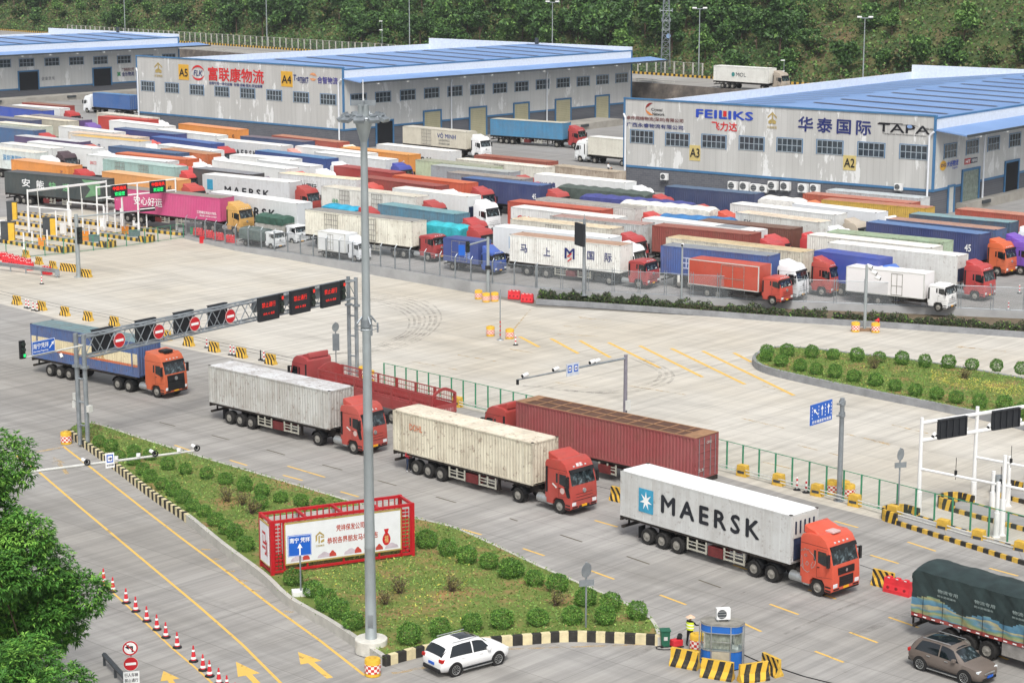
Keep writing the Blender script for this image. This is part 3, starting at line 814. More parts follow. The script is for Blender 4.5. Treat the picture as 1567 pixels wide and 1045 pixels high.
# ---------------------------------------------------------------- containers
CH = 2.9; CZ = 1.43
def container_mb(L, W, kind):
 m = MB(); hw = W / 2; z0, z1 = CZ, CZ + CH; h = L / 2
 for s in (-1, 1):
  ya, yb = (hw - .09, hw) if s > 0 else (-hw, -hw + .09)
  m.box(-h, h, ya, yb, z0, z0 + .12); m.box(-h, h, ya, yb, z1 - .09, z1)
  for x in (-h, h - .13): m.box(x, x + .13, ya - (.06 if s > 0 else 0), yb + (.06 if s < 0 else 0), z0 + .12, z1 - .09)
  if L > 13 and L < 14.5 and kind == 'corr':
   for x in (-6.1, 5.97): m.box(x, x + .13, ya, yb, z0 + .12, z1 - .09)
  pitch, dep = (.28, .055) if kind == 'corr' else (.62, .012)
  n = int((L - .26) / pitch); p = (L - .26) / n
  top, bot = [], []
  for i in range(n):
   x = -h + .13 + i * p
   for fx, dd in ((0, 0), (.3, 0), (.5, 1), (.8, 1)) if kind == 'corr' else ((0, 0), (.94, 0), (.95, 1), (.99, 1)):
    top.append((x + fx * p, s * (hw - .012 - dd * dep)))
  top.append((h - .13, s * (hw - .012)))
  q = [(x, y, z0 + .12) for x, y in top] + [(x, y, z1 - .09) for x, y in top]; k = len(top)
  m.idx(q, [(i, i + 1, k + i + 1, k + i) for i in range(k - 1)])
 n = 8 if kind == 'corr' else 3; p = (W - .2) / n; pr = []
 for i in range(n):
  y = -hw + .1 + i * p
  for fy, dd in ((0, 0), (.3, 0), (.5, 1), (.8, 1)): pr.append((h - .012 - dd * (.04 if kind == 'corr' else .015), y + fy * p))
 pr.append((h - .012, hw - .1))
 q = [(x, y, z0 + .12) for x, y in pr] + [(x, y, z1 - .09) for x, y in pr]; k = len(pr)
 m.idx(q, [(i, i + 1, k + i + 1, k + i) for i in range(k - 1)])
 m.box(h - .1, h, -hw + .09, hw - .09, z0, z0 + .12); m.box(h - .1, h, -hw + .09, hw - .09, z1 - .09, z1)
 m.face([(-h + .04, -hw + .07, z0), (-h + .04, hw - .07, z0), (-h + .04, hw - .07, z1), (-h + .04, -hw + .07, z1)])
 for j in range(5): m.box(-h + .01, -h + .05, -hw + .12, hw - .12, z0 + .12 + j * .56, z0 + .2 + j * .56)
 for y in (-.9, -.35, .35, .9): m.cyl((-h - .01, y, z0 + .1), (-h - .01, y, z1 - .1), .025, n=5, m=1)
 m.box(-h, h, -hw + .09, hw - .09, z0 + .01, z0 + .1)
 return m
def roof_mb(L, W, kind):
 m = MB(); h, hw, z = L / 2, W / 2, CZ + CH
 if kind == 'ribs':
  m.box(-h + .05, h - .05, -hw + .05, hw - .05, z - .06, z - .005, 0)
  n = 11
  for i in range(n + 1):
   x = -h + .5 + (L - 1) * i / n; m.box(x - .05, x + .05, -hw + .03, hw - .03, z - .005, z + .03, 1)
  for y in (-hw, -.06, hw - .14): m.box(-h, h, y, y + .14 if y != -.06 else .06, z + .002, z + .034, 1)
  m.box(-h, -h + 1.2, -hw + .02, hw - .02, z + .004, z + .036, 1); m.box(h - .8, h, -hw + .02, hw - .02, z + .004, z + .036, 1)
  return m
 m.box(-h + .02, h - .02, -hw + .03, hw - .03, z - .03, z + .012)
 if kind == 'corr':
  n = int(L / .8)
  for i in range(n):
   x = -h + .3 + (L - .6) * i / (n - 1); m.box(x - .16, x + .16, -hw + .16, hw - .16, z + .012, z + .032)
 elif kind == 'reefer':
  m.box(h - 3.1, h - 3.02, -hw + .03, hw - .03, z + .012, z + .03)
 for x in (-h, h - .17):
  for y in (-hw, hw - .16): m.box(x, x + .17, y, y + .16, z - .02, z + .035, 1)
 return m
def chassis_mb(L):
 m = MB(); h = L / 2
 for y in (-.5, .5): m.box(-h + .1, h - .2, y - .07, y + .07, 1.02, CZ - .02)
 for i in range(7): m.box(-h + .4 + i * (L - 1) / 6, -h + .5 + i * (L - 1) / 6, -1.15, 1.15, 1.2, CZ - .02)
 for s in (-1, 1): m.box(-h + .1, h - .3, s * 1.14 - .04, s * 1.14 + .04, 1.28, CZ - .01)
 m.box(-h + .05, -h + .2, -1.15, 1.15, .62, .78); m.box(-h + .1, -h + .2, -.6, -.5, .7, 1.1); m.box(-h + .1, -h + .2, .5, .6, .7, 1.1)
 m.box(-h - .02, -h + .1, -1.2, 1.2, 1.12, CZ - .02)
 for x in (-h + 2.3, -h + 3.55, -h + 4.8): m.cyl((x, -1.0, WR), (x, 1.0, WR), .07, n=6)
 return m
def guard_mb(x0, x1):
 m = MB()
 for z in (.52, .82, 1.02): m.box(x0, x1, -.03, .03, z, z + (.1 if z < .6 else .05))
 k = max(2, int((x1 - x0) / 1.3))
 for i in range(k + 1):
  x = x0 + (x1 - x0) * i / k; m.box(x - .05, x + .05, -.035, .035, .5, 1.25)
 return m
# ---------------------------------------------------------------- cabs
CABP = {
 'high': [(0, .95), (0, 3.3), (.12, 3.5), (.5, 3.6), (1.35, 3.62), (1.75, 3.42), (2.0, 3.02), (2.3, 1.98), (2.36, 1.2), (2.36, .52), (2.2, .42), (1.8, .42), (1.78, .8), (1.6, 1.06), (.92, 1.06), (.7, .82), (.68, .6), (.12, .6), (.1, .95)],
 'low': [(0, .95), (0, 2.75), (.2, 2.92), (1.5, 2.94), (1.88, 2.8), (1.98, 2.72), (2.28, 1.9), (2.34, 1.2), (2.34, .52), (2.2, .42), (1.8, .42), (1.78, .8), (1.6, 1.06), (.92, 1.06), (.7, .82), (.68, .6), (.12, .6), (.1, .95)]}
CW = 1.24
def cab_mb(kind):
 m = MB(); m.prism(CABP[kind], -CW, CW); return m
def cab(parent, x, kind, color, face='plain', detail=2, deflector=True, z=0.0, name='cab'):
 top = (2.0, 3.02) if kind == 'high' else (1.98, 2.72); bot = (2.3, 1.98) if kind == 'high' else (2.28, 1.9)
 c = inst(name, ('cab', kind), lambda: cab_mb(kind), PAINT, parent, (x, 0, z), color=color, bevel=.07, seg=2, smooth=True, ang=25)
 dx, dz = bot[0] - top[0], bot[1] - top[1]; nl = math.hypot(dx, dz); nx, nz = -dz / nl * .012, dx / nl * .012
 def at(f): return (top[0] + dx * f + nx, top[1] + dz * f - nz * -1)
 def shield():
  m = MB(); a, b = at(.06), at(.94)
  m.idx([(a[0], -1.08, a[1]), (a[0], 1.08, a[1]), (b[0], 1.12, b[1]), (b[0], -1.12, b[1]), (a[0] - .05, -1.08, a[1]), (a[0] - .05, 1.08, a[1]), (b[0] - .05, 1.12, b[1]), (b[0] - .05, -1.12, b[1])],
              [(0, 1, 2, 3), (4, 5, 6, 7), (0, 1, 5, 4), (1, 2, 6, 5), (2, 3, 7, 6), (3, 0, 4, 7)])
  return m
 inst('windshield', ('ws', kind), shield, M_cabglass, c)
 zt = 2.72 if kind == 'high' else 2.6
 for s in (-1, 1):
  def sw():
   m = MB()
   m.prism([(1.28, 2.05), (1.28, zt), (1.86, zt), (2.1, 1.98), (1.75, 1.93)], CW + .004 - .02, CW + .012); m.prism([(.98, 2.1), (.98, zt), (1.14, zt), (1.14, 2.1)], CW - .016, CW + .012)
   return m
  inst('side_window', ('sw', kind), sw, M_glass, c, scale=(1, s, 1))
  if detail > 0:
   def mir(): return MB().box(2.12, 2.24, CW + .1, CW + .3, 1.95, 2.68).box(2.0, 2.16, CW - .02, CW + .12, 2.6, 2.66).box(2.0, 2.16, CW - .02, CW + .12, 1.98, 2.03)
   inst('mirror', ('mir',), mir, M_black, c, scale=(1, s, 1))
  if detail > 1:
   def door(): return MB().prism([(1.2, 1.16), (1.2, zt + .1), (1.2 + .015, zt + .1), (1.215, 1.16)], CW - .01, CW + .006).prism([(1.2, zt + .1), (1.9, zt + .1), (1.9, zt + .115), (1.2, zt + .115)], CW - .01, CW + .006).box(1.25, 1.4, CW - .01, CW + .03, 1.75, 1.79).prism([(.03, 2.98 if kind == 'high' else 2.7), (1.95, 2.98 if kind == 'high' else 2.7), (1.95, 3.0 if kind == 'high' else 2.72), (.03, 3.0 if kind == 'high' else 2.72)], CW - .01, CW + .006).prism([(1.2, 1.16), (2.3, 1.3), (2.3, 1.315), (1.2, 1.175)], CW - .01, CW + .006)
   inst('door_seam', ('dseam', kind), door, M_black, c, scale=(1, s, 1))
   inst('headlight', ('hl',), lambda: MB().box(2.3, 2.375, .78, 1.16, .72, .95), M_lens, c, scale=(1, s, 1), bevel=.02)
   inst('step', ('step',), lambda: MB().box(1.85, 2.25, CW - .02, CW + .02, .48, .58).box(1.85, 2.25, CW - .02, CW + .015, .7, .78), M_black, c, scale=(1, s, 1))
 def visor():
  m = MB(); m.prism([(top[0] - .05, top[1] + .02), (top[0] + .1, top[1] + .05), (top[0] + .2, top[1] - .16), (top[0] + .05, top[1] - .1)], -1.12, 1.12); return m
 inst('sun_visor', ('visor', kind), visor, M_black, c)
 def grille():
  m = MB()
  if face == 'sitrak':
   m.box(2.3, 2.385, -.72, .72, 1.42, 1.82); m.box(2.3, 2.385, -.62, .62, .72, 1.3)
   for z_ in (1.52, 1.66): m.box(2.38, 2.4, -.7, .7, z_, z_ + .03)
   for z_ in (.86, 1.02, 1.16): m.box(2.38, 2.4, -.6, .6, z_, z_ + .05)
  elif face == 'wide':
   m.prism([(2.27, 1.95), (2.335, 1.92), (2.395, 1.2), (2.395, .68), (2.3, .68)], -.92, .92)
   for z_ in (.86, 1.05, 1.24, 1.42): m.box(2.35, 2.41, -.85, .85, z_, z_ + .05)
  else:
   m.box(2.3, 2.37, -.5, .5, .52, .66); m.box(2.3, 2.374, -1.1, 1.1, 1.02, 1.05); m.box(2.3, 2.372, -.8, .8, 1.24, 1.26); m.box(2.28, 2.352, -.8, .8, 1.44, 1.46)
  return m
 inst('grille', ('grille', face), grille, M_black, c)
 if detail > 1:
  inst('wiper', ('wiper', kind), lambda: MB().cyl((bot[0] + .03, -.75, bot[1] + .12), (bot[0] - .12, .05, bot[1] + .5), .014, n=4).cyl((bot[0] + .03, .15, bot[1] + .12), (bot[0] - .12, .9, bot[1] + .5), .014, n=4), M_black, c)
  inst('dashboard_papers', ('papers', kind), lambda: MB().idx([(bot[0] + .005 - .3 * z_, y_, bot[1] + z_) for y_, z_ in ((.35, .1), (.85, .1), (.8, .27), (.4, .22), (-.95, .08), (-.7, .08), (-.72, .2), (-.93, .2))], [(0, 1, 2, 3), (4, 5, 6, 7)]), M_offwhite, c, fix=False)
  inst('bumper_trim', ('btrim',), lambda: MB().box(2.3, 2.372, -1.18, 1.18, .44, .52).box(2.3, 2.372, .62, 1.12, .58, .66).box(2.3, 2.372, -1.12, -.62, .58, .66), M_black, c)
  inst('number_plate', ('plate',), lambda: MB().box(2.36, 2.39, -.24, .24, .56, .7), M_plateyel, c)
  inst('emblem', ('emblem', face), lambda: MB().cyl((2.3, 0, 1.62), (2.402, 0, 1.62), .15 if face != 'sitrak' else .09, n=14), M_alu, c)
  for y in (-.55, -.2, .2, .55):
   inst('marker_light', ('marker', kind), lambda: MB().box(top[0] - .14, top[0] - .05, -.05, .05, top[1] + .14, top[1] + .22), M_lens, c, (0, y, 0))
  if face == 'plain':
   for s in (-1, 1): inst('air_guide', ('airg', kind), lambda: MB().box(.08, .24, CW - .02, CW + .05, 1.35, 3.05 if kind == 'high' else 2.6), M_black, c, scale=(1, s, 1), bevel=.02)
 if deflector and kind == 'high':
  def defl():
   m = MB(); m.prism([(.02, 3.5), (.02, 3.92), (.1, 4.0), (.42, 3.86), (.75, 3.78), (1.1, 3.62), (1.2, 3.5)], -1.0, 1.0); return m
  inst('roof_deflector', ('defl',), defl, PAINT, c, color=tuple(min(1, v * 1.05) for v in color[:3]) + (color[3],), bevel=.05, seg=1, smooth=True)
 return c
def tractor(parent, fx, color, kind='high', face='plain', drive=2, detail=2, gap=1.1, z=0.0, wheels=True, deflector=True):
 """road tractor under the front of a trailer whose front end is at fx"""
 cx = fx + gap
 ax = [fx - 1.4] if drive == 1 else [fx - 2.75, fx - 1.4]
 st = cx + 1.24
 def frame():
  m = MB()
  for y in (-.42, .42): m.box(ax[0] - 1.0, cx + 2.1, y - .05, y + .05, .78, 1.02)
  for x in ax + [st]: m.cyl((x, -1.0, WR), (x, 1.0, WR), .08, n=6)
  m.box(ax[-1] - .5, ax[-1] + .5, -.5, .5, 1.02, 1.16)
  m.box(cx - .5, cx - .1, -.9, .9, .85, 1.25)
  return m
 inst('tractor_frame', ('tframe', round(fx, 2), drive, round(gap, 2)), frame, M_frame, parent, (0, 0, z))
 for s in (-1, 1):
  if s < 0 or detail > 1:
   inst('fuel_tank', ('tank',), lambda: MB().cyl((-.55, 0, 0), (.55, 0, 0), .3, n=14), M_alu if face != 'plain' else M_dgrey, parent, (cx - .35, s * .85, .72 + z), smooth=True)
   inst('battery_box', ('bbox',), lambda: MB().box(-.22, .22, -.28, .28, -.28, .28), M_alu, parent, (cx + .42, s * .92, .78 + z), bevel=.03)
  for x in ax:
   if detail > 1:
    def mg():
     m = MB(); a = [(cos(t) * .66, sin(t) * .66) for t in [pi * .08 + i * pi * .84 / 8 for i in range(9)]]
     for (x0, z0), (x1, z1) in zip(a, a[1:]): m.idx([(x0, -.3, z0), (x1, -.3, z1), (x1, .3, z1), (x0, .3, z0)], [(0, 1, 2, 3)])
     return m
    inst('mudguard', ('mudg',), mg, M_black, parent, (x, s * .93, WR + z), fix=False)
   if wheels: wheel(parent, x, s * .93, .56, rim=detail > 0).location.z += z
  if wheels: wheel(parent, st, s * 1.03, .3, rim=detail > 0, front=True, mat=M_rim).location.z += z
 return cab(parent, cx, kind, color, face, detail, deflector, z)
def semi(label, c, yaw, L, col, roof, cabcol, z=0.0, W=2.46, kind='corr', roofkind='corr', drive=2, face='plain', detail=1, texts=(), cabkind='high', gap=1.0, wheels=True, name='container_truck', cat='truck', group=None, doors=(), guards=True, deflector=True, cargo=None, far=False):
 t = thing(name, label, cat, (c[0], c[1], z), yaw, group)
 Lr = round(L * 4) / 4 if L not in (13.72, 16.15, 12.19) else L
 h = Lr / 2
 if cargo is None:
  b = inst('container', ('cont', Lr, W, kind), lambda: container_mb(Lr, W, kind), [STEEL, M_galv], t, color=col)
  if roofkind == 'ribs': inst('roof', ('roof', Lr, W, roofkind), lambda: roof_mb(Lr, W, roofkind), [flat('rusty_roof', '5e4336', .85, var=.2), flat('rust_ribs', '9a7658', .8, var=.2)], b)
  else: inst('roof', ('roof', Lr, W, roofkind), lambda: roof_mb(Lr, W, roofkind), [STEEL, M_frame], b, color=roof)
  for body, x0, x1, z0, z1, mat in texts:
   side_text(b, body, -h + x0, -h + x1, CZ + z0, CZ + z1, mat, W / 2 + .012, far=far, **(dict(bold=.028, space=1.4) if body == 'MAERSK' else {}))
  for x0, x1 in doors:
   def dr():
    m = MB(); w_ = x1 - x0
    m.box(0, w_, -.03, 0, .1, CH - .14, 0)
    for k in range(5): m.box(.05, w_ - .05, -.05, -.03, .2 + k * .6, .27 + k * .6, 1)
    for f in (.02, .17, .33, .49, .51, .67, .83, .96): m.box(w_ * f, w_ * f + .045, -.07, -.03, .12, CH - .16, 1)
    return m
   inst('side_door', ('sdoor', round(x1 - x0, 1)), dr, [STEEL, M_rim], b, (-h + x0, -W / 2, CZ), color=col)
 else: cargo(t, Lr)
 inst('chassis', ('chas', Lr), lambda: chassis_mb(Lr), M_frame, t)
 if wheels:
  for x in (-h + 2.3, -h + 3.55, -h + 4.8):
   for s in (-1, 1): wheel(t, x, s * .93, .56, rim=detail > 0)
 if detail > 1 and guards:
  for s in (-1, 1):
   inst('side_guard', ('sg', 1), lambda: guard_mb(-h + 5.7, -h + 7.2), M_guard, t, (0, s * 1.16, 0)); inst('tool_box', ('tb', Lr), lambda: MB().box(-h + 7.35, -h + 8.5, -.35, .35, .5, 1.1), flat('tool_box_maroon', '6b2a2a', .7, var=.2), t, (0, s * .85, 0), bevel=.02)
   inst('side_guard', ('sg', 2), lambda: guard_mb(-h + 8.65, -h + 10.2), M_guard, t, (0, s * 1.16, 0))
   inst('landing_leg', ('leg', Lr), lambda: MB().box(h - 3.65, h - 3.5, -.08, .08, .45, 1.1).box(h - 3.7, h - 3.45, -.13, .13, .36, .45), M_frame, t, (0, s * .75, 0))
   inst('mud_flap', ('flap', Lr), lambda: MB().box(-h + 1.62, -h + 1.64, -.3, .3, .3, 1.05), M_black, t, (0, s * .93, 0))
 if cabcol is not None: t['_cab'] = 1; cb = tractor(t, h, cabcol, cabkind, face, drive, detail, gap, deflector=deflector, wheels=wheels)
 if '_cab' in t: del t['_cab']
 return t
def rgb(h, a=.6):
 r, g, b = hx(h)[:3]
 if b > r * 1.25 and b > g * 1.15 and r < g * 1.35: r *= .62; b *= .95
 if r > g * 3 and r > b * 3: g *= .75; b *= .6; r *= .95
 return (r, g, b, a)
def centre(x, y, yaw, L, W=2.46):
 d = Vector((cos(yaw), sin(yaw), 0)); n = Vector((-d.y, d.x, 0))
 return Vector((x, y, 0)) + d * L / 2 + n * W / 2
# ---------------------------------------------------------------- trucks on the road
M_maersk = flat('black_lettering', '22242b', .6, var=.15)
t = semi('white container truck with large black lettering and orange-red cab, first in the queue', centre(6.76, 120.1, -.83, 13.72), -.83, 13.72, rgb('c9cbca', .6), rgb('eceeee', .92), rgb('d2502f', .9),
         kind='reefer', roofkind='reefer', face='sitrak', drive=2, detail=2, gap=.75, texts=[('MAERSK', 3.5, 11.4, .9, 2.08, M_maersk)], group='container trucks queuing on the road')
b = [c for c in t.children if c.name.startswith('container')][0]
cbm = [c for c in t.children if c.name.startswith('cab')][0]
mb = MB(); w0, w1, z0, z1 = -6.86 + 1.62, -6.86 + 2.85, CZ + .62, CZ + 2.12
mb.box(w0, w1, -1.248, -1.238, z0, z1, 0)
cx_, cz_ = (w0 + w1) / 2, (z0 + z1) / 2
st = []
for i in range(14):
 r = .62 if i % 2 == 0 else .22; a = pi / 2 + i * pi / 7; st.append((cx_ + cos(a) * r * .85, -1.253, cz_ + sin(a) * r))
mb.face(st, 1)
mb.build('star_logo', [flat('logo_blue', '3f9cc0', .6, var=.15), M_white2], b, fix=False)
mb = MB(); mb.box(6.86, 6.9, -1.05, 1.05, CZ + 1.5, CZ + 2.8, 0); mb.prism([(6.86, CZ + .15), (6.98, CZ + .3), (6.98, CZ + 1.15), (6.86, CZ + 1.5)], -.95, .3, 1)
for y in (-.9, -.5, -.1, .3, .7): mb.box(6.9, 6.93, y, y + .12, CZ + 1.75, CZ + 2.5, 1)
mb.build('cooling_unit', [M_offwhite, flat('unit_navy', '1d2742', .6)], b)
mb = MB()
def stroke(pts, w=.035, y=-CW - .012):
 for a, c in zip(pts, pts[1:]):
  d = Vector((c[0] - a[0], c[1] - a[1])).normalized(); n = Vector((-d.y, d.x)) * w / 2
  mb.face([(a[0] - n.x, y, a[1] - n.y), (c[0] - n.x, y, c[1] - n.y), (c[0] + n.x, y, c[1] + n.y), (a[0] + n.x, y, a[1] + n.y)])
for pts in ([(.05, 2.45), (.15, 2.6), (.25, 2.5), (.32, 2.68), (.45, 2.6), (.6, 2.66), (.75, 2.5), (.95, 2.4), (1.1, 2.15), (1.12, 1.95)], [(.3, 2.3), (.42, 2.36), (.5, 2.26), (.36, 2.2), (.3, 2.3)], [(1.12, 1.95), (.98, 1.7), (.85, 1.6), (.8, 1.75), (.92, 2.0)],
   [(.5, 1.95), (.62, 1.85), (.55, 1.7), (.4, 1.75), (.5, 1.95)], [(.1, 2.2), (.18, 1.9), (.12, 1.6), (.3, 1.4), (.55, 1.3), (.7, 1.4)], [(.05, 1.55), (.2, 1.75), (.25, 1.5)]): stroke(pts)
mb.build('horse_drawing', M_alu, cbm, fix=False)
inst('sunroof', ('sunroof',), lambda: MB().box(1.02, 1.62, -.35, .35, 3.6, 3.72), flat('sunroof_pink', 'd3b4b0', .3), cbm, bevel=.04)
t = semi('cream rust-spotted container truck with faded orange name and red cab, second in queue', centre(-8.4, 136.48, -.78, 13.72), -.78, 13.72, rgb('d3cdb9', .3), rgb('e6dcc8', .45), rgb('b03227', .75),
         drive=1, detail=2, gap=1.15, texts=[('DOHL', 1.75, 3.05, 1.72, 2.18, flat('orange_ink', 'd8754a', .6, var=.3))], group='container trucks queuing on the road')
FAWC = [c for c in t.children if c.name.startswith('cab')][0]
def faw(cb, s=-1):
 lettering(cb, '解放', (1.93, -.28, 3.14), (0, 1, 0), (-.5, 0, .86), .56, .26, M_white2)
 inst('door_trim', ('faw_trim', s), lambda: MB().prism([(1.72, 1.9), (2.1, 1.95), (2.26, 1.3), (2.1, 1.22), (1.95, 1.3)], CW - .01, CW + .009), M_black, cb, scale=(1, s, 1))
 m_ = lambda: MB().lathe([(-.005, .02), (0, .2), (.008, .2)], 'Y', 16)
 inst('door_emblem', ('faw_emb',), m_, flat('emblem_pale', 'c9b3ac', .5), cb, (1.55, s * (CW + .008), 1.62))
 inst('side_flash', ('faw_flash',), lambda: MB().prism([(.62, 1.95), (1.0, 1.72), (1.08, 1.8), (.7, 2.02)], CW - .01, CW + .008), M_offwhite, cb, scale=(1, s, 1))
faw(FAWC)
t = semi('dirty grey container truck with rusting white roof and red cab behind the mast', centre(-23.57, 151.35, -.74, 13.72), -.73, 13.72, rgb('b9bab6', .3), rgb('d6d8da', .25), rgb('b53a30', .75),
         drive=1, detail=2, gap=1.15, group='container trucks queuing on the road')
faw([c for c in t.children if c.name.startswith('cab')][0])
t = semi('blue and cream banded container truck with orange cab under the sign gantry', centre(-41.52, 168.43, -.66, 13.72), -.66, 13.72, rgb('3d5590', .45), rgb('7d8590', .45), rgb('c7602c', .85),
         drive=2, detail=2, gap=.75, face='wide', guards=False, group='container trucks queuing on the road', deflector=False)
b = [c for c in t.children if c.name.startswith('container')][0]
def stripe_mb(z0, z1, x0=-6.73, x1=6.73):
 m = MB(); n = 48; p = (x1 - x0) / n; q = []
 for i in range(n):
  for fx, dd in ((0, 0), (.3, 0), (.5, 1), (.8, 1)): q.append((x0 + (i + fx) * p, -1.23 + .012 - .006 + dd * .04 - .004))
 k = len(q); m.idx([(x, y, CZ + z0) for x, y in q] + [(x, y, CZ + z1) for x, y in q], [(i, i + 1, k + i + 1, k + i) for i in range(k - 1)]); return m
stripe_mb(1.02, 1.92).build('cream_stripe', STEEL, b, fix=False).color = rgb('d8cba6', .5)
stripe_mb(.82, 1.02).build('orange_stripe', STEEL, b, fix=False).color = rgb('c7703f', .5)
side_text(b, 'NYK', 8.2 - 6.86, 9.6 - 6.86, CZ + 1.02, CZ + 1.5, flat('tan_ink', 'c99a5e', .7), 1.26)
cbm = [c for c in t.children if c.name.startswith('cab')][0]
inst('air_conditioner', ('roofac',), lambda: MB().box(.8, 1.6, -.45, .45, 3.6, 3.85), M_black, cbm, bevel=.06)
inst('roof_fairing', ('fair2',), lambda: MB().prism([(.02, 3.4), (.02, 3.75), (.3, 3.72), (1.0, 3.64), (1.1, 3.5)], -1.15, 1.15), PAINT, cbm, color=rgb('c9673a', .85), bevel=.04)
R0 = centre(.28, 138.96, -.74, 16.15, 2.5)
t = semi('long maroon corrugated container truck with a rusty panelled roof, facing away', R0, -.74 + pi, 16.15, rgb('93404c', .62), rgb('6b4a3c', .3), rgb('a83030', .7), W=2.5, roofkind='ribs', drive=2, detail=2, gap=1.0)
b = [c for c in t.children if c.name.startswith('container')][0]
for y, z_, bd in ((-.35, CZ + 2.35, 'CRXU'), (.5, CZ + .55, '53')): lettering(b, bd, (-8.12, y + .5, z_), (0, -1, 0), (0, 0, 1), .55, .2, M_offwhite)
pA, pB = G(486, 564, 2.95), G(660, 607, 2.95)
dA = (pA - pB); yawf = math.atan2(dA.y, dA.x); Lf = dA.length; print('Lf', Lf)
def stake(t, L):
 h = L / 2; col = rgb('9e2630', .72)
 b = inst('bed', 'stakebed', lambda: MB().box(-h, h, -1.24, 1.24, 1.2, 1.42).box(-h, h, -1.26, -1.2, 1.42, 1.5).box(-h, h, 1.2, 1.26, 1.42, 1.5), PAINT, t, color=col)
 def side():
  m = MB(); n = 6
  m.box(-h, h, 1.2, 1.25, 1.42, 2.02); m.box(-h, h, 1.2, 1.26, 2.1, 2.2)
  for k in range(n + 1):
   x = -h + .1 + (L - .4) * k / n; m.box(x, x + .22, 1.19, 1.27, 1.42, 2.95)
  m.box(-h, h, 1.21, 1.25, 2.86, 2.95); m.box(-h, h, 1.21, 1.24, 2.5, 2.55)
  for k in range(70): m.box(-h + .1 + k * (L - .2) / 70, -h + .13 + k * (L - .2) / 70, 1.215, 1.235, 2.02, 2.9)
  return m
 for s in (-1, 1): inst('stake_side', 'stakeside', side, PAINT, t, color=col, scale=(1, s, 1))
 def head():
  a = [(-1.2, 1.42), (-1.2, 2.9)] + [(-1.2 + 2.4 * i / 10, 2.9 + .42 * sin(pi * i / 10)) for i in range(1, 10)] + [(1.2, 2.9), (1.2, 1.42)]
  m = MB(); k = len(a); m.idx([(0, y, z) for y, z in a] + [(.08, y, z) for y, z in a], [(i, (i + 1) % k, k + (i + 1) % k, k + i) for i in range(k)] + [tuple(range(k)), tuple(range(k, 2 * k))])
  for i in range(7): m.box(-.03, 0, -1.05 + i * .33, -.95 + i * .33, 1.5, 2.9)
  return m
 inst('headboard', 'stakehead', head, PAINT, t, (h - .08, 0, 0), color=col)
 def tail():
  m = MB(); m.box(0, .08, -1.2, 1.2, 1.42, 2.1)
  a = [(-1.2 + 2.4 * i / 12, 2.75 + .5 * sin(pi * i / 12)) for i in range(13)]
  for (y0, z0), (y1, z1) in zip(a, a[1:]): m.idx([(0, y0, z0), (0, y1, z1), (0, y1, z1 + .22), (0, y0, z0 + .22), (.1, y0, z0), (.1, y1, z1), (.1, y1, z1 + .22), (.1, y0, z0 + .22)], [(0, 1, 2, 3), (4, 5, 6, 7), (2, 3, 7, 6), (0, 1, 5, 4)])
  for y in (-1.25, 1.13): m.box(-.02, .12, y, y + .12, 1.42, 2.9)
  m.box(.02, .06, -.9, 1.1, 2.1, 2.14)
  return m
 tl = inst('tailgate', 'staketail', tail, PAINT, t, (-h, 0, 0), color=col)
 lettering(tl, '桂A53181', (-.02, 1.0, 1.55), (0, -1, 0), (0, 0, 1), 1.9, .34, flat('faded_letters', 'c9a0a0', .7))
 inst('spool', 'spool', lambda: MB().cyl((0, -.9, 0), (0, .9, 0), .35, n=14), M_alu, t, (h + .55, 0, 1.55), smooth=True)
dF = dA.normalized(); nF = Vector((-dF.y, dF.x, 0)); cF = pA - dF * Lf / 2 - nF * 1.23
semi('dark red stake-sided flatbed lorry with empty bed, facing away beside the green fence', cF, yawf, Lf, None, None, rgb('a02530', .8), drive=2, detail=2, gap=1.3, cargo=stake, guards=False, name='flatbed_truck', deflector=True)
def tarp_mb(L, h0, h1, seed=1, colors=2, sag=.12, wave=.25, hw=1.27):
 rng = random.Random(seed); m = MB(); nx = int(L * (6 if seed == 2 else 3.2)); prof = []
 ny = 26 if seed == 2 else 8
 for j in range(ny + 1): prof.append((-hw, h0 + (h1 - h0) * j / ny))
 for j in range(1, 12): a = j / 12; prof.append((-hw + 2 * hw * a, h1 + .34 * sin(pi * a) ** .8))
 for j in range(ny + 1): prof.append((hw, h1 - (h1 - h0) * j / ny))
 k = len(prof); P = []
 for i in range(nx + 1):
  x = -L / 2 + L * i / nx
  e = min(1, min(i, nx - i) / 2.2 + .35) ** .4
  bow = abs(sin(x * 1.55)) ** 1.5
  for q, (y, z) in enumerate(prof):
   zz = z - sag * bow * max(0, (z - h1 + .1)) * 2.2 if z > h1 - .05 else z
   yy = y * (.97 + .03 * e) + .03 * sin(x * 5 + z * 3 + seed) * (1 if abs(y) >= hw - .01 else 0) + .02 * sin(x * 11 + q)
   P.append((x, yy, h0 + (zz - h0) * (e if z > h1 - .3 else 1) ** .25))
 f = [(i * k + j, (i + 1) * k + j, (i + 1) * k + j + 1, i * k + j + 1) for i in range(nx) for j in range(k - 1)]
 for (a, b, c, d) in f:
  y, z, x = P[a][1], (P[a][2] + P[d][2]) / 2, P[a][0]
 m.v = P; m.f = f
 for (a, b, c, d) in f:
  x = P[a][0]; z = (P[a][2] + P[d][2]) / 2
  lim = h0 + (h1 - h0) * (.36 + wave * .5 * sin(x * .9 + 1) * .6 + wave * .3 * sin(x * 2.1))
  m.m.append(1 if (z < lim and colors > 1) else 0)
 m.face([P[j] for j in range(k)][::-1], 0); m.face([P[nx * k + j] for j in range(k)], 0)
 return m
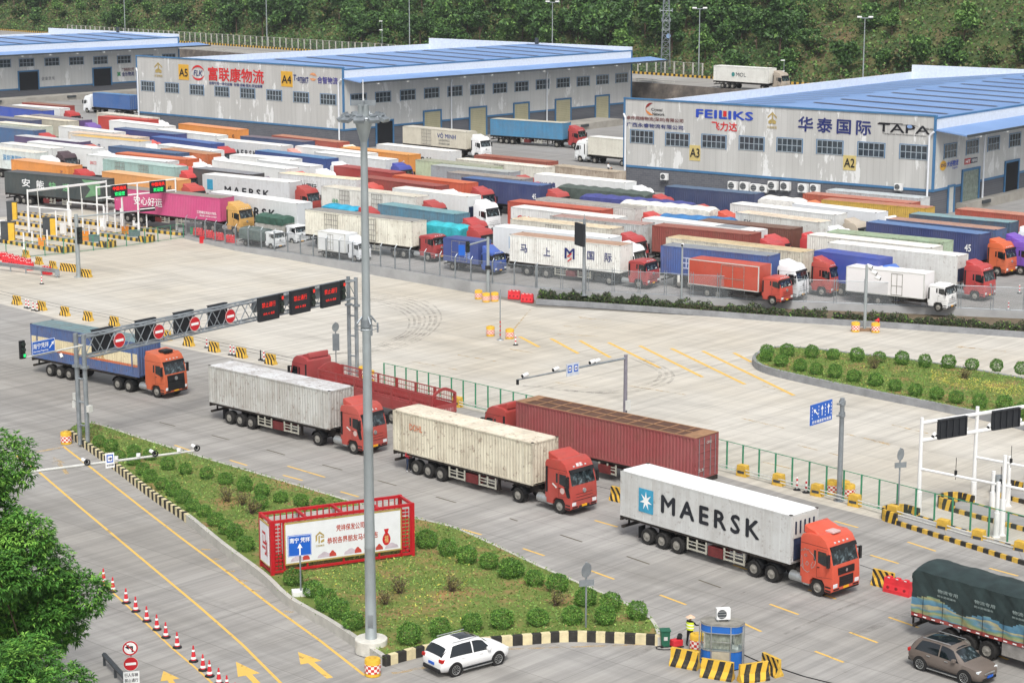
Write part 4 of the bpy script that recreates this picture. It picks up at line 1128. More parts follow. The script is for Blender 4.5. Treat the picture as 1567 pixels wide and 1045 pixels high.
def striped_sheet(name):
 t_ = NT(name); co = t_.coord('Object')
 nz = t_.noise(t_.n('Mapping', {'Vector': co, 'Scale': (.25, .2, 1)}).outputs[0], 1.2, 3)
 sx = t_.n('SeparateXYZ', {0: co})
 v = t_.math('FRACT', t_.math('ADD', t_.math('MULTIPLY', sx.outputs[2], 1.05), t_.math('MULTIPLY', nz, 1.6)))
 c = t_.ramp(v, [(0, hx('4f7890')), (.3, hx('5f889c')), (.42, hx('7c8f78')), (.55, hx('9d9666')), (.68, hx('6f8b70')), (.8, hx('5c8499')), (.93, hx('a39c78'))])
 return t_.bsdf(c, .6, spec=.3)
M_stripesheet = striped_sheet('striped_sheeting')
pT = G(1394, 938, 1.35); yT = -.83; dT = Vector((cos(yT), sin(yT), 0)); nT = Vector((-dT.y, dT.x, 0)); LT = 13.5
cT = pT + dT * LT / 2 + nT * 1.25
def tarpload(t, L):
 b = inst('tarpaulin', ('tarp', 1), lambda: tarp_mb(L, 1.5, 3.85, 2, 2), [flat('dark_tarpaulin', '2c3a3a', .55, var=.25, scale=1.2), M_stripesheet], t, smooth=True, fix=False)
 for k in range(5): lettering(b, '物流专用', (-L / 2 + 1.7 + k * 2.3, -1.33, 2.95), (1, 0, -.02), (0, 0, 1), 1.25, .2, flat('tarp_print', '8d9b98', .7))
 for k in range(5): lettering(b, '防水防晒篷布', (-L / 2 + 1.7 + k * 2.3, -1.33, 2.72), (1, 0, -.02), (0, 0, 1), 1.15, .12, MATS['tarp_print'])
 rp_ = MB()
 for k in range(11): rp_.cyl((-L / 2 + .8 + k * 1.25, -1.33, 1.3), (-L / 2 + .8 + k * 1.25, -1.32, 2.55), .012, n=4)
 rp_.build('tie_rope', M_black, b)
 bd = inst('bed', 'tarpbed', lambda: MB().box(-L / 2, L / 2, -1.24, 1.24, 1.28, 1.5), PAINT, t, color=rgb('a32a30', .5))
 rf = MB()
 for k in range(24): rf.box(-L / 2 + .2 + k * .56, -L / 2 + .42 + k * .56, -1.252, -1.24, 1.32, 1.38)
 rf.build('reflector_strip', M_white2, bd)
 inst('skirt_panel', 'skirt', lambda: MB().box(-L / 2 + 5.7, L / 2 - 3, -1.2, -1.12, .55, 1.27), flat('skirt_grey', '8d8a86', .6, var=.2), t)
 inst('tow_hook', 'towhook', lambda: MB().box(-L / 2 - .25, -L / 2 + .5, -.75, -.68, 1.0, 1.08).box(-L / 2 - .25, -L / 2 - .17, -.76, -.67, .6, 1.08), M_frame, t)
 inst('spare_tyre', ('sparet',), lambda: tyre_mb(.3, .5), M_rubber, t, (-L / 2 + .95, -.2, 1.02), smooth=True).rotation_euler = (pi / 2, 0, 0)
semi('long lorry under a dark tarpaulin with blue and yellow striped lower sheeting', cT, yT, LT, None, None, rgb('a03030', .8), drive=2, detail=2, gap=1.1, cargo=tarpload, guards=False, name='tarpaulin_truck')
# ---------------------------------------------------------------- the truck yard
LOTC = {'red1': (-90.59, 390.28, -0.72, 13.72), 'wh2': (-90.7, 384.33, -0.649, 14.37), 'blue3': (-92.92, 380.96, -0.8, 16.97), 'cream4': (-83.68, 358.46, -0.765, 17.0), 'purp5': (-81.57, 360.63, -0.8, 17.0), 'navy6': (-89.65, 358.72, -0.72, 13.72), 'cream7': (-85.01, 347.1, -0.72, 13.72), 'blue8': (-84.57, 339.77, -0.72, 13.72), 'wh9': (-71.22, 337.72, -0.8, 17.0), 'yel10': (-64.85, 321.94, -0.679, 17.0), 'pink10b': (-66.4, 327.8, -0.647, 17.0), 'purp11': (-74.22, 321.34, -0.713, 17.0), 'wh12': (-74.85, 310.25, -0.72, 13.72), 'wh13': (-69.87, 311.4, -0.733, 17.0), 'pale14': (-75.91, 303.65, -0.72, 13.72), 'or15': (-67.04, 286.07, -0.72, 13.72), 'bl16': (-55.55, 303.89, -0.731, 16.82), 'or17': (-52.68, 294.94, -0.675, 15.82), 'wh18': (-55.85, 292.39, -0.635, 17.0), 'tea19': (-52.76, 285.52, -0.739, 16.69), 'or20': (-49.82, 269.86, -0.732, 16.29), 'blk21': (-61.74, 270.2, -0.58, 18.5), 'mag22': (-43.02, 251.4, -0.633, 19.0), 'bei23': (-70.28, 365.15, -0.8, 17.0), 'red24': (-69.13, 359.34, -0.662, 13.39), 'ci25': (-64.75, 349.01, -0.8, 17.0), 'nav26': (-60.76, 334.39, -0.759, 17.0), 'bl27': (-52.08, 318.98, -0.8, 17.0), 'wh28': (-53.35, 332.04, -0.8, 17.0), 'or29': (-51.36, 342.55, -0.799, 17.0), 'wh31': (-49.68, 307.36, -0.8, 14.19), 'or31b': (-48.73, 301.57, -0.792, 12.19), 'mae32': (-40.71, 314.97, -0.732, 15.51), 'nav33': (-37.84, 320.96, -0.713, 14.94), 'b45_34': (-32.24, 297.03, -0.8, 17.0), 'wh35': (-36.38, 293.57, -0.62, 12.19), 'wh36': (-36.75, 283.95, -0.784, 17.0), 'wh37': (-31.96, 285.75, -0.8, 12.19), 'gr38': (-39.34, 275.39, -0.721, 12.19), 'mae39': (-35.08, 267.12, -0.649, 16.2), 'mae40': (-31.38, 246.57, -0.757, 17.0), 'wh41a': (-26.91, 303.99, -0.8, 17.0), 'wh41b': (-23.21, 295.2, -0.769, 16.08), 'sal42': (-32.58, 321.3, -0.8, 17.0), 'or43': (-20.07, 302.13, -0.8, 15.88), 'sk44': (-14.46, 307.17, -0.767, 16.4), 'vom45': (-12.31, 338.28, -0.772, 15.72), 'bl46': (3.23, 353.91, -0.62, 15.85), 'br47': (0.53, 291.63, -0.74, 14.4), 'wh48': (-1.06, 285.55, -0.727, 17.0), 'grn49': (-7.69, 285.03, -0.761, 15.14), 'gry50': (-5.17, 278.38, -0.697, 14.56), 'rust51': (-3.07, 269.9, -0.71, 13.49), 'nav52': (-0.75, 263.17, -0.726, 13.89), 'dr53': (-19.94, 277.64, -0.8, 12.79), 'or54': (-10.36, 265.83, -0.761, 14.03), 'dr55': (-14.57, 263.38, -0.8, 15.82), 'wh56': (-17.55, 252.58, -0.719, 17.0), 'vo57': (-9.65, 252.07, -0.748, 13.57), 'wh58': (-25.7, 269.12, -0.624, 13.96), 'blg59': (-10.59, 235.72, -0.777, 13.48), 'wh60': (-17.15, 230.1, -0.679, 17.0), 'mash63': (6.24, 210.91, -0.62, 14.28), 'wh64': (4.88, 216.81, -0.628, 15.4), 'crm65': (6.14, 223.26, -0.643, 13.96), 'cai66': (6.61, 232.81, -0.716, 15.82), 'ror67': (5.75, 238.81, -0.688, 14.31), 'gr68': (9.55, 240.98, -0.699, 15.32), 'mul69': (10.27, 225.95, -0.63, 12.67), 'cimc70': (9.78, 267.18, -0.719, 15.7), 'tarp71': (12.11, 257.17, -0.684, 14.34), 'pb72': (15.68, 247.14, -0.62, 15.83), 'wt73': (19.09, 240.86, -0.62, 12.78), 'gb74': (10.66, 278.27, -0.8, 12.19), 'nav75': (25.88, 254.01, -0.662, 13.55), 'whs77': (21.63, 222.74, -0.735, 15.68), 'rb78': (21.48, 218.42, -0.62, 12.39), 'cr79': (23.92, 207.57, -0.681, 17.0), 'bl80': (21.46, 203.55, -0.62, 12.81), 'rig81': (21.79, 195.84, -0.634, 8.28), 'tyc82': (31.37, 228.65, -0.8, 12.19), 'wh83': (32.87, 235.82, -0.75, 15.25), 'br84': (26.78, 222.49, -0.643, 12.19), 'wh86': (39.18, 236.63, -0.785, 12.19), 'yel87': (44.43, 240.65, -0.643, 14.04), 'sal88': (43.3, 245.89, -0.7, 15.16), 'gw89': (46.11, 250.09, -0.694, 13.42), 'nav90': (46.28, 219.83, -0.751, 14.38), 'rst91': (48.9, 222.83, -0.701, 13.73), 'dbl92': (52.01, 227.78, -0.648, 12.53), 'sal93': (58.64, 231.41, -0.72, 13.72), 'grn94': (40.8, 213.23, -0.638, 13.64), 'wh95': (38.58, 210.19, -0.696, 14.91), 'qse96': (39.91, 204.37, -0.683, 15.09), 'blc97': (34.75, 200.59, -0.8, 7.58), 'rig98': (37.9, 193.8, -0.62, 7.9), 'blk102': (-82.5, 416.47, 2.432, 12.19)}
Wh, Gy, Rd = 'dfe1e0', '8d8d88', 'b02a30'
YG = 'container trucks parked in the yard'
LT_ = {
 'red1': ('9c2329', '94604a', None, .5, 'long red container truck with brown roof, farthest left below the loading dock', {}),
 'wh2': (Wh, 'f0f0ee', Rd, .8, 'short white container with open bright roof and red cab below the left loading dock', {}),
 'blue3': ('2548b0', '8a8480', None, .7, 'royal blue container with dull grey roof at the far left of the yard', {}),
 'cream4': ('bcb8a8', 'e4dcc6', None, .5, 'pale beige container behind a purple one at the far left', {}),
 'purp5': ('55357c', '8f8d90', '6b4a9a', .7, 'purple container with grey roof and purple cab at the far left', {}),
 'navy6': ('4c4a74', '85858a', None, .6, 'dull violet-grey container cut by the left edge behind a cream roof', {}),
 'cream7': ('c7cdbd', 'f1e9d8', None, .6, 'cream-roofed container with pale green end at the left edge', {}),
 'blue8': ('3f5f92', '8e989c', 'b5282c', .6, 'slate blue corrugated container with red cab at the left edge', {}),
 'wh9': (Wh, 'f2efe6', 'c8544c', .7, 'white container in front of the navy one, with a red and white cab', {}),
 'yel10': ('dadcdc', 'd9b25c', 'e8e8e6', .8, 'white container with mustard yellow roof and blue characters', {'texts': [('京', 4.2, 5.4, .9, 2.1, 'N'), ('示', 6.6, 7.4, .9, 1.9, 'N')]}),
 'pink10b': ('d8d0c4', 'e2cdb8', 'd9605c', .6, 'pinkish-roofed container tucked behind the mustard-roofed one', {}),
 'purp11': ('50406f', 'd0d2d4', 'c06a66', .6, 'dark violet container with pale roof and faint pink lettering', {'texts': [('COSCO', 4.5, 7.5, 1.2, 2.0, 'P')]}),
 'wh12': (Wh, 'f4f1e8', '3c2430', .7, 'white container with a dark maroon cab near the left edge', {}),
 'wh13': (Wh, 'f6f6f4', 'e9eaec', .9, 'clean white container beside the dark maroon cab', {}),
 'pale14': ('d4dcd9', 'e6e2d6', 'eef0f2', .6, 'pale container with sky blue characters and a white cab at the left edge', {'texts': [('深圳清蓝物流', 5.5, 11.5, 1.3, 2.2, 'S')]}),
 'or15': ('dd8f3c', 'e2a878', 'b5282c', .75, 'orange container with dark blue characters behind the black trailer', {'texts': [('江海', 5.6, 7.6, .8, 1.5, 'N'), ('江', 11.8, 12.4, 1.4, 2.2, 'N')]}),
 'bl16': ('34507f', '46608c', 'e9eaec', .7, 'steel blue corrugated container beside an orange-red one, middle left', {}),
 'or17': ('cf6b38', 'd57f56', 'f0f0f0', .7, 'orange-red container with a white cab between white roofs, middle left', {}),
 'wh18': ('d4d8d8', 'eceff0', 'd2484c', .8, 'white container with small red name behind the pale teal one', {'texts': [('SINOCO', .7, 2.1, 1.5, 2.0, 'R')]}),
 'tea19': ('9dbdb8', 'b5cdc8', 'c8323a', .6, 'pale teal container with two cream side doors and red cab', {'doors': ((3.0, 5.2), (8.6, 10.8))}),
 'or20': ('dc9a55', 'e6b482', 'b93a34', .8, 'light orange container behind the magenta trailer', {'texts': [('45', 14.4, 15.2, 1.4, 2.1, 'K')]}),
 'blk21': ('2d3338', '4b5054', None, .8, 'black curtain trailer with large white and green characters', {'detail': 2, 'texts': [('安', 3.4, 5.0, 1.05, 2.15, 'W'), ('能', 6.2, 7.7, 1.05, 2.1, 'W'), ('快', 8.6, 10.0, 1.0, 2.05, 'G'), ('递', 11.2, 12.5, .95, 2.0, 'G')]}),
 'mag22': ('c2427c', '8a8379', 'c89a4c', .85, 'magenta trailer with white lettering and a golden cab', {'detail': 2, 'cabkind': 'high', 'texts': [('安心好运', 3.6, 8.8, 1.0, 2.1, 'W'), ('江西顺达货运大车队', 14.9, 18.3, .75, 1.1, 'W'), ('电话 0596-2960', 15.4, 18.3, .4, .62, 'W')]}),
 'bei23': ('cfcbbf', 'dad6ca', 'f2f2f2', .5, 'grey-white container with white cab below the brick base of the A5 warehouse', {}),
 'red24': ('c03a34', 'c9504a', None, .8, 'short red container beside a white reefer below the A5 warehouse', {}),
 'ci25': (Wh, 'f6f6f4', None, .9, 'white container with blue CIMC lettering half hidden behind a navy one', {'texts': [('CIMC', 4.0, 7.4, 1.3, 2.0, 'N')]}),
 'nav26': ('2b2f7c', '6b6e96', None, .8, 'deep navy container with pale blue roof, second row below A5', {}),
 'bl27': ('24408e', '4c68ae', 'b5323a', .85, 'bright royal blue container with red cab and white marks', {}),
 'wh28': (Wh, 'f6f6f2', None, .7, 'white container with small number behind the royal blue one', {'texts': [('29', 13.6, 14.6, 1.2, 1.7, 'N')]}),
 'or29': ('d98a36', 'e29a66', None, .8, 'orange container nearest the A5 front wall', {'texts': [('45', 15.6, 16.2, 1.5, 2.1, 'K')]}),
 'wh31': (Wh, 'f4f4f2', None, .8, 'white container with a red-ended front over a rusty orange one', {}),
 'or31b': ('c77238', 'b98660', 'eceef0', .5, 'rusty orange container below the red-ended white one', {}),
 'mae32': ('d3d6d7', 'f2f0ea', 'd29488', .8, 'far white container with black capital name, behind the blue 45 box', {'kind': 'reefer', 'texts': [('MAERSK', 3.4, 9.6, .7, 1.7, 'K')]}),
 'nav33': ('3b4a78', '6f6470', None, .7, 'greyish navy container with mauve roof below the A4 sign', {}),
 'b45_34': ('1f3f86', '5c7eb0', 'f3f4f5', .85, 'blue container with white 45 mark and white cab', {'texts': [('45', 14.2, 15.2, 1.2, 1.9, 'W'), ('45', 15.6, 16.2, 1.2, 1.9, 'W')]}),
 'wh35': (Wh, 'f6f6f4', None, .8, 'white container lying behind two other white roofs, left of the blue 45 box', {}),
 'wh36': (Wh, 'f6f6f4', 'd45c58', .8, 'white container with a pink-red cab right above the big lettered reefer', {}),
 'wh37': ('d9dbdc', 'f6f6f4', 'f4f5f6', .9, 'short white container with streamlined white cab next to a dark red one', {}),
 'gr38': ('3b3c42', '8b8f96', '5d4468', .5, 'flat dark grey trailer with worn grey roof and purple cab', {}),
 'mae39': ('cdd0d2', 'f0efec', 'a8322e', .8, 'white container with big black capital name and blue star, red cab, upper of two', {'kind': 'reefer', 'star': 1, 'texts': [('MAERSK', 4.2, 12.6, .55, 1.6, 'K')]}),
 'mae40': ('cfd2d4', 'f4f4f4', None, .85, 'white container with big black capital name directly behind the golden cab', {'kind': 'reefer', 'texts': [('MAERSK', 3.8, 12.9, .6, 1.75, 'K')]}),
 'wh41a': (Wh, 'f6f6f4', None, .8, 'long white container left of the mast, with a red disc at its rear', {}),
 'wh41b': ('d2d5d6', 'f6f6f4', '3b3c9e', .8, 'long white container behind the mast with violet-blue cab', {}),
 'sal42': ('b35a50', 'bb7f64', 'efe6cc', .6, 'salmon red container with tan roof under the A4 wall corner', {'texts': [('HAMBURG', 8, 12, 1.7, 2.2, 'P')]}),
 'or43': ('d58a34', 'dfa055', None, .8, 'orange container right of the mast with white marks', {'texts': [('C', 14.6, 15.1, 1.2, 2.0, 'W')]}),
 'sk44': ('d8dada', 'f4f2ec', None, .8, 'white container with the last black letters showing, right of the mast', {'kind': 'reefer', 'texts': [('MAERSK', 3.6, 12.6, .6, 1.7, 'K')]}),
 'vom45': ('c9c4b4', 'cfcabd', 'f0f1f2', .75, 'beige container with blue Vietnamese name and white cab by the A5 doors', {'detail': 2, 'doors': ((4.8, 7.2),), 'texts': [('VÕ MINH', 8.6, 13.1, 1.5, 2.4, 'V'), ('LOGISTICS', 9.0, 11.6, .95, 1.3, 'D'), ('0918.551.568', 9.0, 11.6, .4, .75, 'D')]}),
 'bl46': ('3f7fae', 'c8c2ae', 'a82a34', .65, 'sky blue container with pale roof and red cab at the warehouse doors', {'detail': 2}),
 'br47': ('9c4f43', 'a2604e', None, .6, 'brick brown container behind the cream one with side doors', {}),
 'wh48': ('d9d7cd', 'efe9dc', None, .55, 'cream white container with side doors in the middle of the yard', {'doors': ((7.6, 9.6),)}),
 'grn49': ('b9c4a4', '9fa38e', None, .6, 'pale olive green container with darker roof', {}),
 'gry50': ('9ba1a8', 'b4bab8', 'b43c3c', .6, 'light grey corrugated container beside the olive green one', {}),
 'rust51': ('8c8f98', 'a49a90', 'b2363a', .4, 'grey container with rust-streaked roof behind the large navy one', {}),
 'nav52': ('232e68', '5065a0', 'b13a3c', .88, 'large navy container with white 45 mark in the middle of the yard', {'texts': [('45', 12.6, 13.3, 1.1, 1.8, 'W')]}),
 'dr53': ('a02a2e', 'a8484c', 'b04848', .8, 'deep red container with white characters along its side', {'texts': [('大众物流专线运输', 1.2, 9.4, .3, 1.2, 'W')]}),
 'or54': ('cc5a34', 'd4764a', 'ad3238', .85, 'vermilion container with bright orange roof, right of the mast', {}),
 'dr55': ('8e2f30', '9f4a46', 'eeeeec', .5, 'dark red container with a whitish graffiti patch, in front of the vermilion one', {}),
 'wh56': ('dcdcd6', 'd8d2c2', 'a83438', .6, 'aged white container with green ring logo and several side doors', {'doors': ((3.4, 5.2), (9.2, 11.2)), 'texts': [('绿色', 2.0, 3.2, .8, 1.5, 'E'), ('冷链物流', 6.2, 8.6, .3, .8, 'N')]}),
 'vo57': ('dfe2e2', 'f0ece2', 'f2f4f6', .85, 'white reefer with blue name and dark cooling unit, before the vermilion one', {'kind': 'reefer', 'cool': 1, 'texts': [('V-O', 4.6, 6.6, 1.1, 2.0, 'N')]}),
 'wh58': ('d8dadb', 'efe3c4', 'c8524e', .6, 'white container with cream roof and dark characters, left of the mast', {'texts': [('北林国际', 3.2, 7.0, .9, 1.9, 'K'), ('45', 12.6, 13.2, 1.2, 1.7, 'K')]}),
 'blg59': ('6183a0', '8aa0ac', 'b23038', .5, 'grey-blue corrugated container with rust on its roof behind the mast', {}),
 'wh60': ('e2e0d2', '8f8f8c', 'a52834', .5, 'long cream trailer with dark grey roof and two side doors along the fence', {'detail': 2, 'cabkind': 'low', 'drive': 2, 'doors': ((3.2, 5.4), (9.2, 11.4))}),
 'mash63': ('e6e7e2', 'b49078', 'a8262e', .6, 'white container with blue Chinese characters and a red and navy emblem, red cab', {'detail': 2, 'cabkind': 'low', 'texts': [('马', 1.45, 2.35, 1.1, 2.0, 'N'), ('上', 4.5, 5.4, 1.0, 1.9, 'N'), ('国', 10.1, 11.0, 1.1, 2.0, 'N'), ('际', 12.3, 13.2, 1.05, 2.0, 'N')]}),
 'wh64': ('dfe3e6', 'eef0f2', 'f4f4f4', .9, 'white reefer with sky blue patch behind the blue-charactered container', {'kind': 'reefer', 'roofkind': 'reefer', 'texts': [('n', 2.2, 3.0, .6, 2.0, 'S')]}),
 'crm65': ('d8d6ca', 'e4d3b4', 'b22c36', .4, 'cream container with rusty roof and open louvred windows', {'doors': ((5.0, 7.2),)}),
 'cai66': ('dfe0df', 'f4f2ec', None, .75, 'white container with red outlined name near its rear', {'texts': [('CAI', 1.0, 2.9, 1.2, 2.0, 'R')]}),
 'ror67': ('b8442c', 'c66248', None, .6, 'orange-brown container with a white corner mark', {}),
 'gr68': ('d5d5d2', 'a09d96', 'c23a3c', .6, 'white container with flat grey roof beside white tarpaulins', {}),
 'mul69': ('bfc3c4', 'b08c84', None, .4, 'pale grey container with patchy red, blue and white roof', {'texts': [('KS', 11.0, 11.8, 1.6, 2.1, 'D')]}),
 'cimc70': ('e3e5e5', 'f6f5f0', 'f1f3f4', .9, 'long white reefer with blue name near the A3 corner, white cab', {'kind': 'reefer', 'texts': [('CIMC 中集', .8, 3.8, 1.2, 2.0, 'N')]}),
 'gb74': ('b5a898', 'bcae98', None, .35, 'weathered beige container with a person sitting on its roof', {}),
 'nav75': ('263262', '566284', None, .85, 'navy container standing along the A3 wall below the air conditioners', {}),
 'whs77': ('e2e4e4', 'f0efec', 'c23a40', .8, 'white container with a grey solar sheet on its roof', {'kind': 'reefer', 'roofkind': 'reefer', 'solar': 1}),
 'rb78': ('8c3f3c', '9c5c50', 'b9303a', .6, 'reddish brown container behind the long cream rusty one', {'texts': [('中铁集装箱', 5.5, 7.5, 1.6, 2.1, 'P')]}),
 'cr79': ('ddd8c6', 'd2bd94', 'b3382e', .4, 'long cream container with rusty roof and dark side louvres', {'detail': 2, 'doors': ()}),
 'bl80': ('4358a0', '878f98', 'e9edf0', .55, 'faded blue container with a white window outline and 45 mark', {'detail': 2, 'texts': [('45', 11.4, 12.3, .9, 1.6, 'W'), ('田', 2.6, 3.7, .6, 1.9, 'Q')]}),
 'tyc82': ('d6d8d4', 'e6d6c0', 'eceef0', .5, 'white corrugated container with bold navy letters', {'texts': [('TYCHOO', 3.8, 8.2, .5, 1.5, 'N'), ('EK', 1.3, 2.4, 1.6, 2.2, 'D')]}),
 'wh83': ('dcdedd', 'f6f5ef', 'b7ab9a', .75, 'white container with a tan-grey cab in front of the yellow one', {}),
 'br84': ('6a3a30', '73503f', 'c62c3a', .4, 'dark brown rusty container with bright red cab', {}),
 'wh86': ('dfe2e6', 'eef1f3', 'f3f5f8', .9, 'white box trailer with white cab in front of the yellow container', {'kind': 'reefer', 'roofkind': 'reefer'}),
 'yel87': ('c9a53a', 'b8765c', None, .6, 'yellow corrugated container with rust-red roof', {}),
 'sal88': ('b85c48', 'c07a66', None, .5, 'salmon red container with rusty roof beside the yellow one', {}),
 'gw89': ('c9cdd0', 'c2ccd0', None, .5, 'pale grey corrugated container closest to the A2 wall', {}),
 'nav90': ('26306e', '6677ae', 'd1662e', .85, 'long navy container with white 45 mark and orange cab at the right', {'texts': [('45', 12.7, 13.5, .9, 1.7, 'W')], 'detail': 2}),
 'rst91': ('4a5f94', 'b48a78', '6b3ab0', .4, 'blue container with rust-coloured roof and purple cab', {'detail': 2, 'texts': [('45', 12.4, 13.2, 1.0, 1.8, 'W')]}),
 'dbl92': ('3f516e', '9aa3ae', 'e9edf2', .4, 'dark slate container with patchy grey roof and white 45 mark', {'texts': [('45', 11.2, 12.0, 1.0, 1.8, 'W')]}),
 'sal93': ('b4564a', 'c4846e', None, .5, 'salmon container at the right edge below the loading ramp', {}),
 'grn94': ('a9bfa4', '9db494', None, .4, 'pale green container with stained green roof', {}),
 'wh95': ('dcdbd4', 'f6f2ea', None, .7, 'white container between the pale green one and the lettered reefer', {}),
 'qse96': ('dedfdb', 'f2f1ee', 'b8262e', .6, 'white reefer with red and navy name and a red cab, right front of the yard', {'kind': 'reefer', 'roofkind': 'reefer', 'cool': 1, 'detail': 2, 'gap': .8, 'texts': [('Q', .6, 1.1, 1.3, 2.0, 'R'), ('sepro', 1.15, 3.4, 1.3, 1.9, 'N')]}),
}
INK = {'N': M_navy, 'R': M_redink, 'K': M_maersk, 'W': M_white2, 'P': flat('pale_print', 'd2b7b2', .7), 'S': flat('sky_ink', '3f8fc4', .6), 'G': flat('green_ink', '7dbb86', .6), 'E': flat('leaf_ink', '2f9a6a', .6), 'V': flat('deep_blue_ink', '1e3f86', .6), 'D': flat('dull_ink', '6b6f70', .7), 'Q': flat('pale_outline', 'b7c0dc', .7)}
ROW = {}
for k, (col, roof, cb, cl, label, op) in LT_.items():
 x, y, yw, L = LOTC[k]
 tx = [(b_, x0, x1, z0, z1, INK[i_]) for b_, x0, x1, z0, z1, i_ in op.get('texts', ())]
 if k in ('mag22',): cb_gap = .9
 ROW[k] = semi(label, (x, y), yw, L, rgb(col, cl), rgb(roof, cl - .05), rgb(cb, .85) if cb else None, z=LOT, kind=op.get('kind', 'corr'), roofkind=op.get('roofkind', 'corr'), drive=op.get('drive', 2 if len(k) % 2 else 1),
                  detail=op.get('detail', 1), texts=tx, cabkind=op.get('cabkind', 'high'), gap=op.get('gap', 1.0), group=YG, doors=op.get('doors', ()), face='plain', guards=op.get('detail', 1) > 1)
 b = [c for c in ROW[k].children if c.name.startswith('container')][0]
 h = round(L * 4) / 8
 if op.get('solar'): MB().box(h - 5.6, h - 2.2, -.95, .95, CZ + CH + .03, CZ + CH + .06).build('roof_sheet', flat('solar_grey', '8f949a', .4), b)
 if op.get('cool'): MB().box(h, h + .12, -1.0, .2, CZ + .3, CZ + 1.6).build('cooling_unit', flat('unit_navy', '1d2742', .6), b)
 if op.get('star'): MB().box(-h + .9, -h + 2.0, -1.252, -1.238, CZ + .9, CZ + 2.3).build('blue_logo', MATS['logo_blue'], b)
b = [c for c in ROW['mash63'].children if c.name.startswith('container')][0]; h = -round(14.06 * 4) / 8
mb = MB()
def fl(pts, m): mb.face([(h + p[0], -1.25 - .004 * m, CZ + p[1]) for p in pts], m)
fl([(7.1, .95), (7.35, .95), (7.35, 2.1), (7.1, 2.1)], 0); fl([(8.15, .95), (8.4, .95), (8.4, 2.1), (8.15, 2.1)], 0); fl([(7.1, 2.1), (7.35, 2.1), (7.85, 1.65), (7.75, 1.4)], 0); fl([(8.4, 2.1), (8.15, 2.1), (7.65, 1.65), (7.75, 1.4)], 0)
fl([(7.45, 1.25), (8.0, 1.62), (8.0, 1.45), (7.45, 1.08)], 1); fl([(7.5, .75), (8.0, 1.1), (8.0, .95), (7.5, .6)], 1); fl([(7.88, 1.1), (8.05, 1.1), (7.62, 1.25), (7.45, 1.25)], 1)
mb.build('emblem', [M_navy, M_redink], b, fix=False)
b = [c for c in ROW['blk21'].children if c.name.startswith('container')][0]
mb = MB(); mb.face([(6.1, -1.245, CZ + .35), (7.2, -1.245, CZ + 1.5), (5.6, -1.245, CZ + 2.75), (9.0, -1.245, CZ + 2.75), (9.0, -1.245, CZ + .9)]); mb.build('green_chevron', flat('chevron_green', '6f9a74', .6), b, fix=False)
def rigid(label, c, yaw, L, boxcol, cabcol, z, kind='low', H=2.5, W=2.4, s=1.0, doors=(), name='box_truck', texts=(), rear2=True, fairing=None, group=None, cargo=None, face='plain', base=1.15):
 t = thing(name, label, 'truck', (c[0], c[1], z), yaw, group)
 h = L / 2
 if cargo: cargo(t, L)
 else:
  def bx():
   m = MB(); m.box(-h, h, -W / 2, W / 2, base, base + H, 0)
   for x in (-h, h - .08):
    for y in (-W / 2 - .015, W / 2 - .065): m.box(x - .01, x + .09, y, y + .08, base - .01, base + H + .01, 1)
   for y in (-W / 2 - .015, W / 2 - .065): m.box(-h, h, y, y + .08, base + H - .08, base + H + .012, 1); m.box(-h, h, y, y + .08, base - .02, base + .08, 1)
   return m
  b = inst('cargo_box', ('cbox', label), bx, [PAINT, M_offwhite if boxcol[0] > .4 else PAINT], t, color=boxcol)
  inst('roof', ('croof', label), lambda: MB().box(-h + .03, h - .03, -W / 2 + .03, W / 2 - .03, base + H, base + H + .03), STEEL, b, color=tuple(min(1, v * 1.1) for v in boxcol[:3]) + (.55,))
  for x0, x1 in doors:
   m = MB()
   for f in (0, (x1 - x0) / 2 - .02, x1 - x0 - .04): m.box(-h + x0 + f, -h + x0 + f + .05, -W / 2 - .03, -W / 2, base + .1, base + H - .2)
   for zz in (.1, 1.0, H - .25): m.box(-h + x0, -h + x1, -W / 2 - .03, -W / 2, base + zz, base + zz + .05)
   m.build('side_door', M_rim, b)
  for bd, x0, x1, z0, z1, mt in texts: side_text(b, bd, -h + x0, -h + x1, base + z0, base + z1, mt, W / 2 + .012)
 gap = .35; cx = h + gap; sc = s
 fr = MB(); fr.box(-h, cx + 1.8 * s, -.45, -.35, .75 * s, base - .02); fr.box(-h, cx + 1.8 * s, .35, .45, .75 * s, base - .02); fr.box(-h - .05, -h + .1, -1, 1, .55, .68)
 fr.box(-h + .5, h - .3, -1.05, -1.0, .5, .58); fr.box(-h + .5, h - .3, -1.05, -1.0, .75, .8)
 fr.build('chassis', M_frame, t)
 r = WR * s
 for sgn in (-1, 1):
  for x in ((-h + L * .27, -h + L * .27 + 1.25) if rear2 and L > 7 else (-h + L * .25,)): wheel(t, x, sgn * (W / 2 - .32), .5, r)
  wheel(t, cx + 1.24 * s, sgn * 1.0 * s, .28 * s, r, front=True)
 cb = cab(t, 0, kind, cabcol, face, 2, False)
 cb.scale = (s, s, s); cb.location = (cx, 0, 0)
 if fairing: inst('wind_fairing', ('wf', kind, round(s, 2)), lambda: MB().prism([(0, 2.8), (0, 3.75), (.25, 3.7), (1.0, 3.25), (1.6, 2.9)], -1.05, 1.05), PAINT, cb, color=fairing, bevel=.12, seg=2, smooth=True)
 return t
def place3(px, py, hgt, yaw, L, W, z=LOT):
 """rear upper near corner seen at a place of the photograph"""
 a = G(px, py, z + hgt)
 c_ = a + Vector((cos(yaw), sin(yaw), 0)) * L / 2 + Vector((-sin(yaw), cos(yaw), 0)) * W / 2; c_.z = z
 return c_
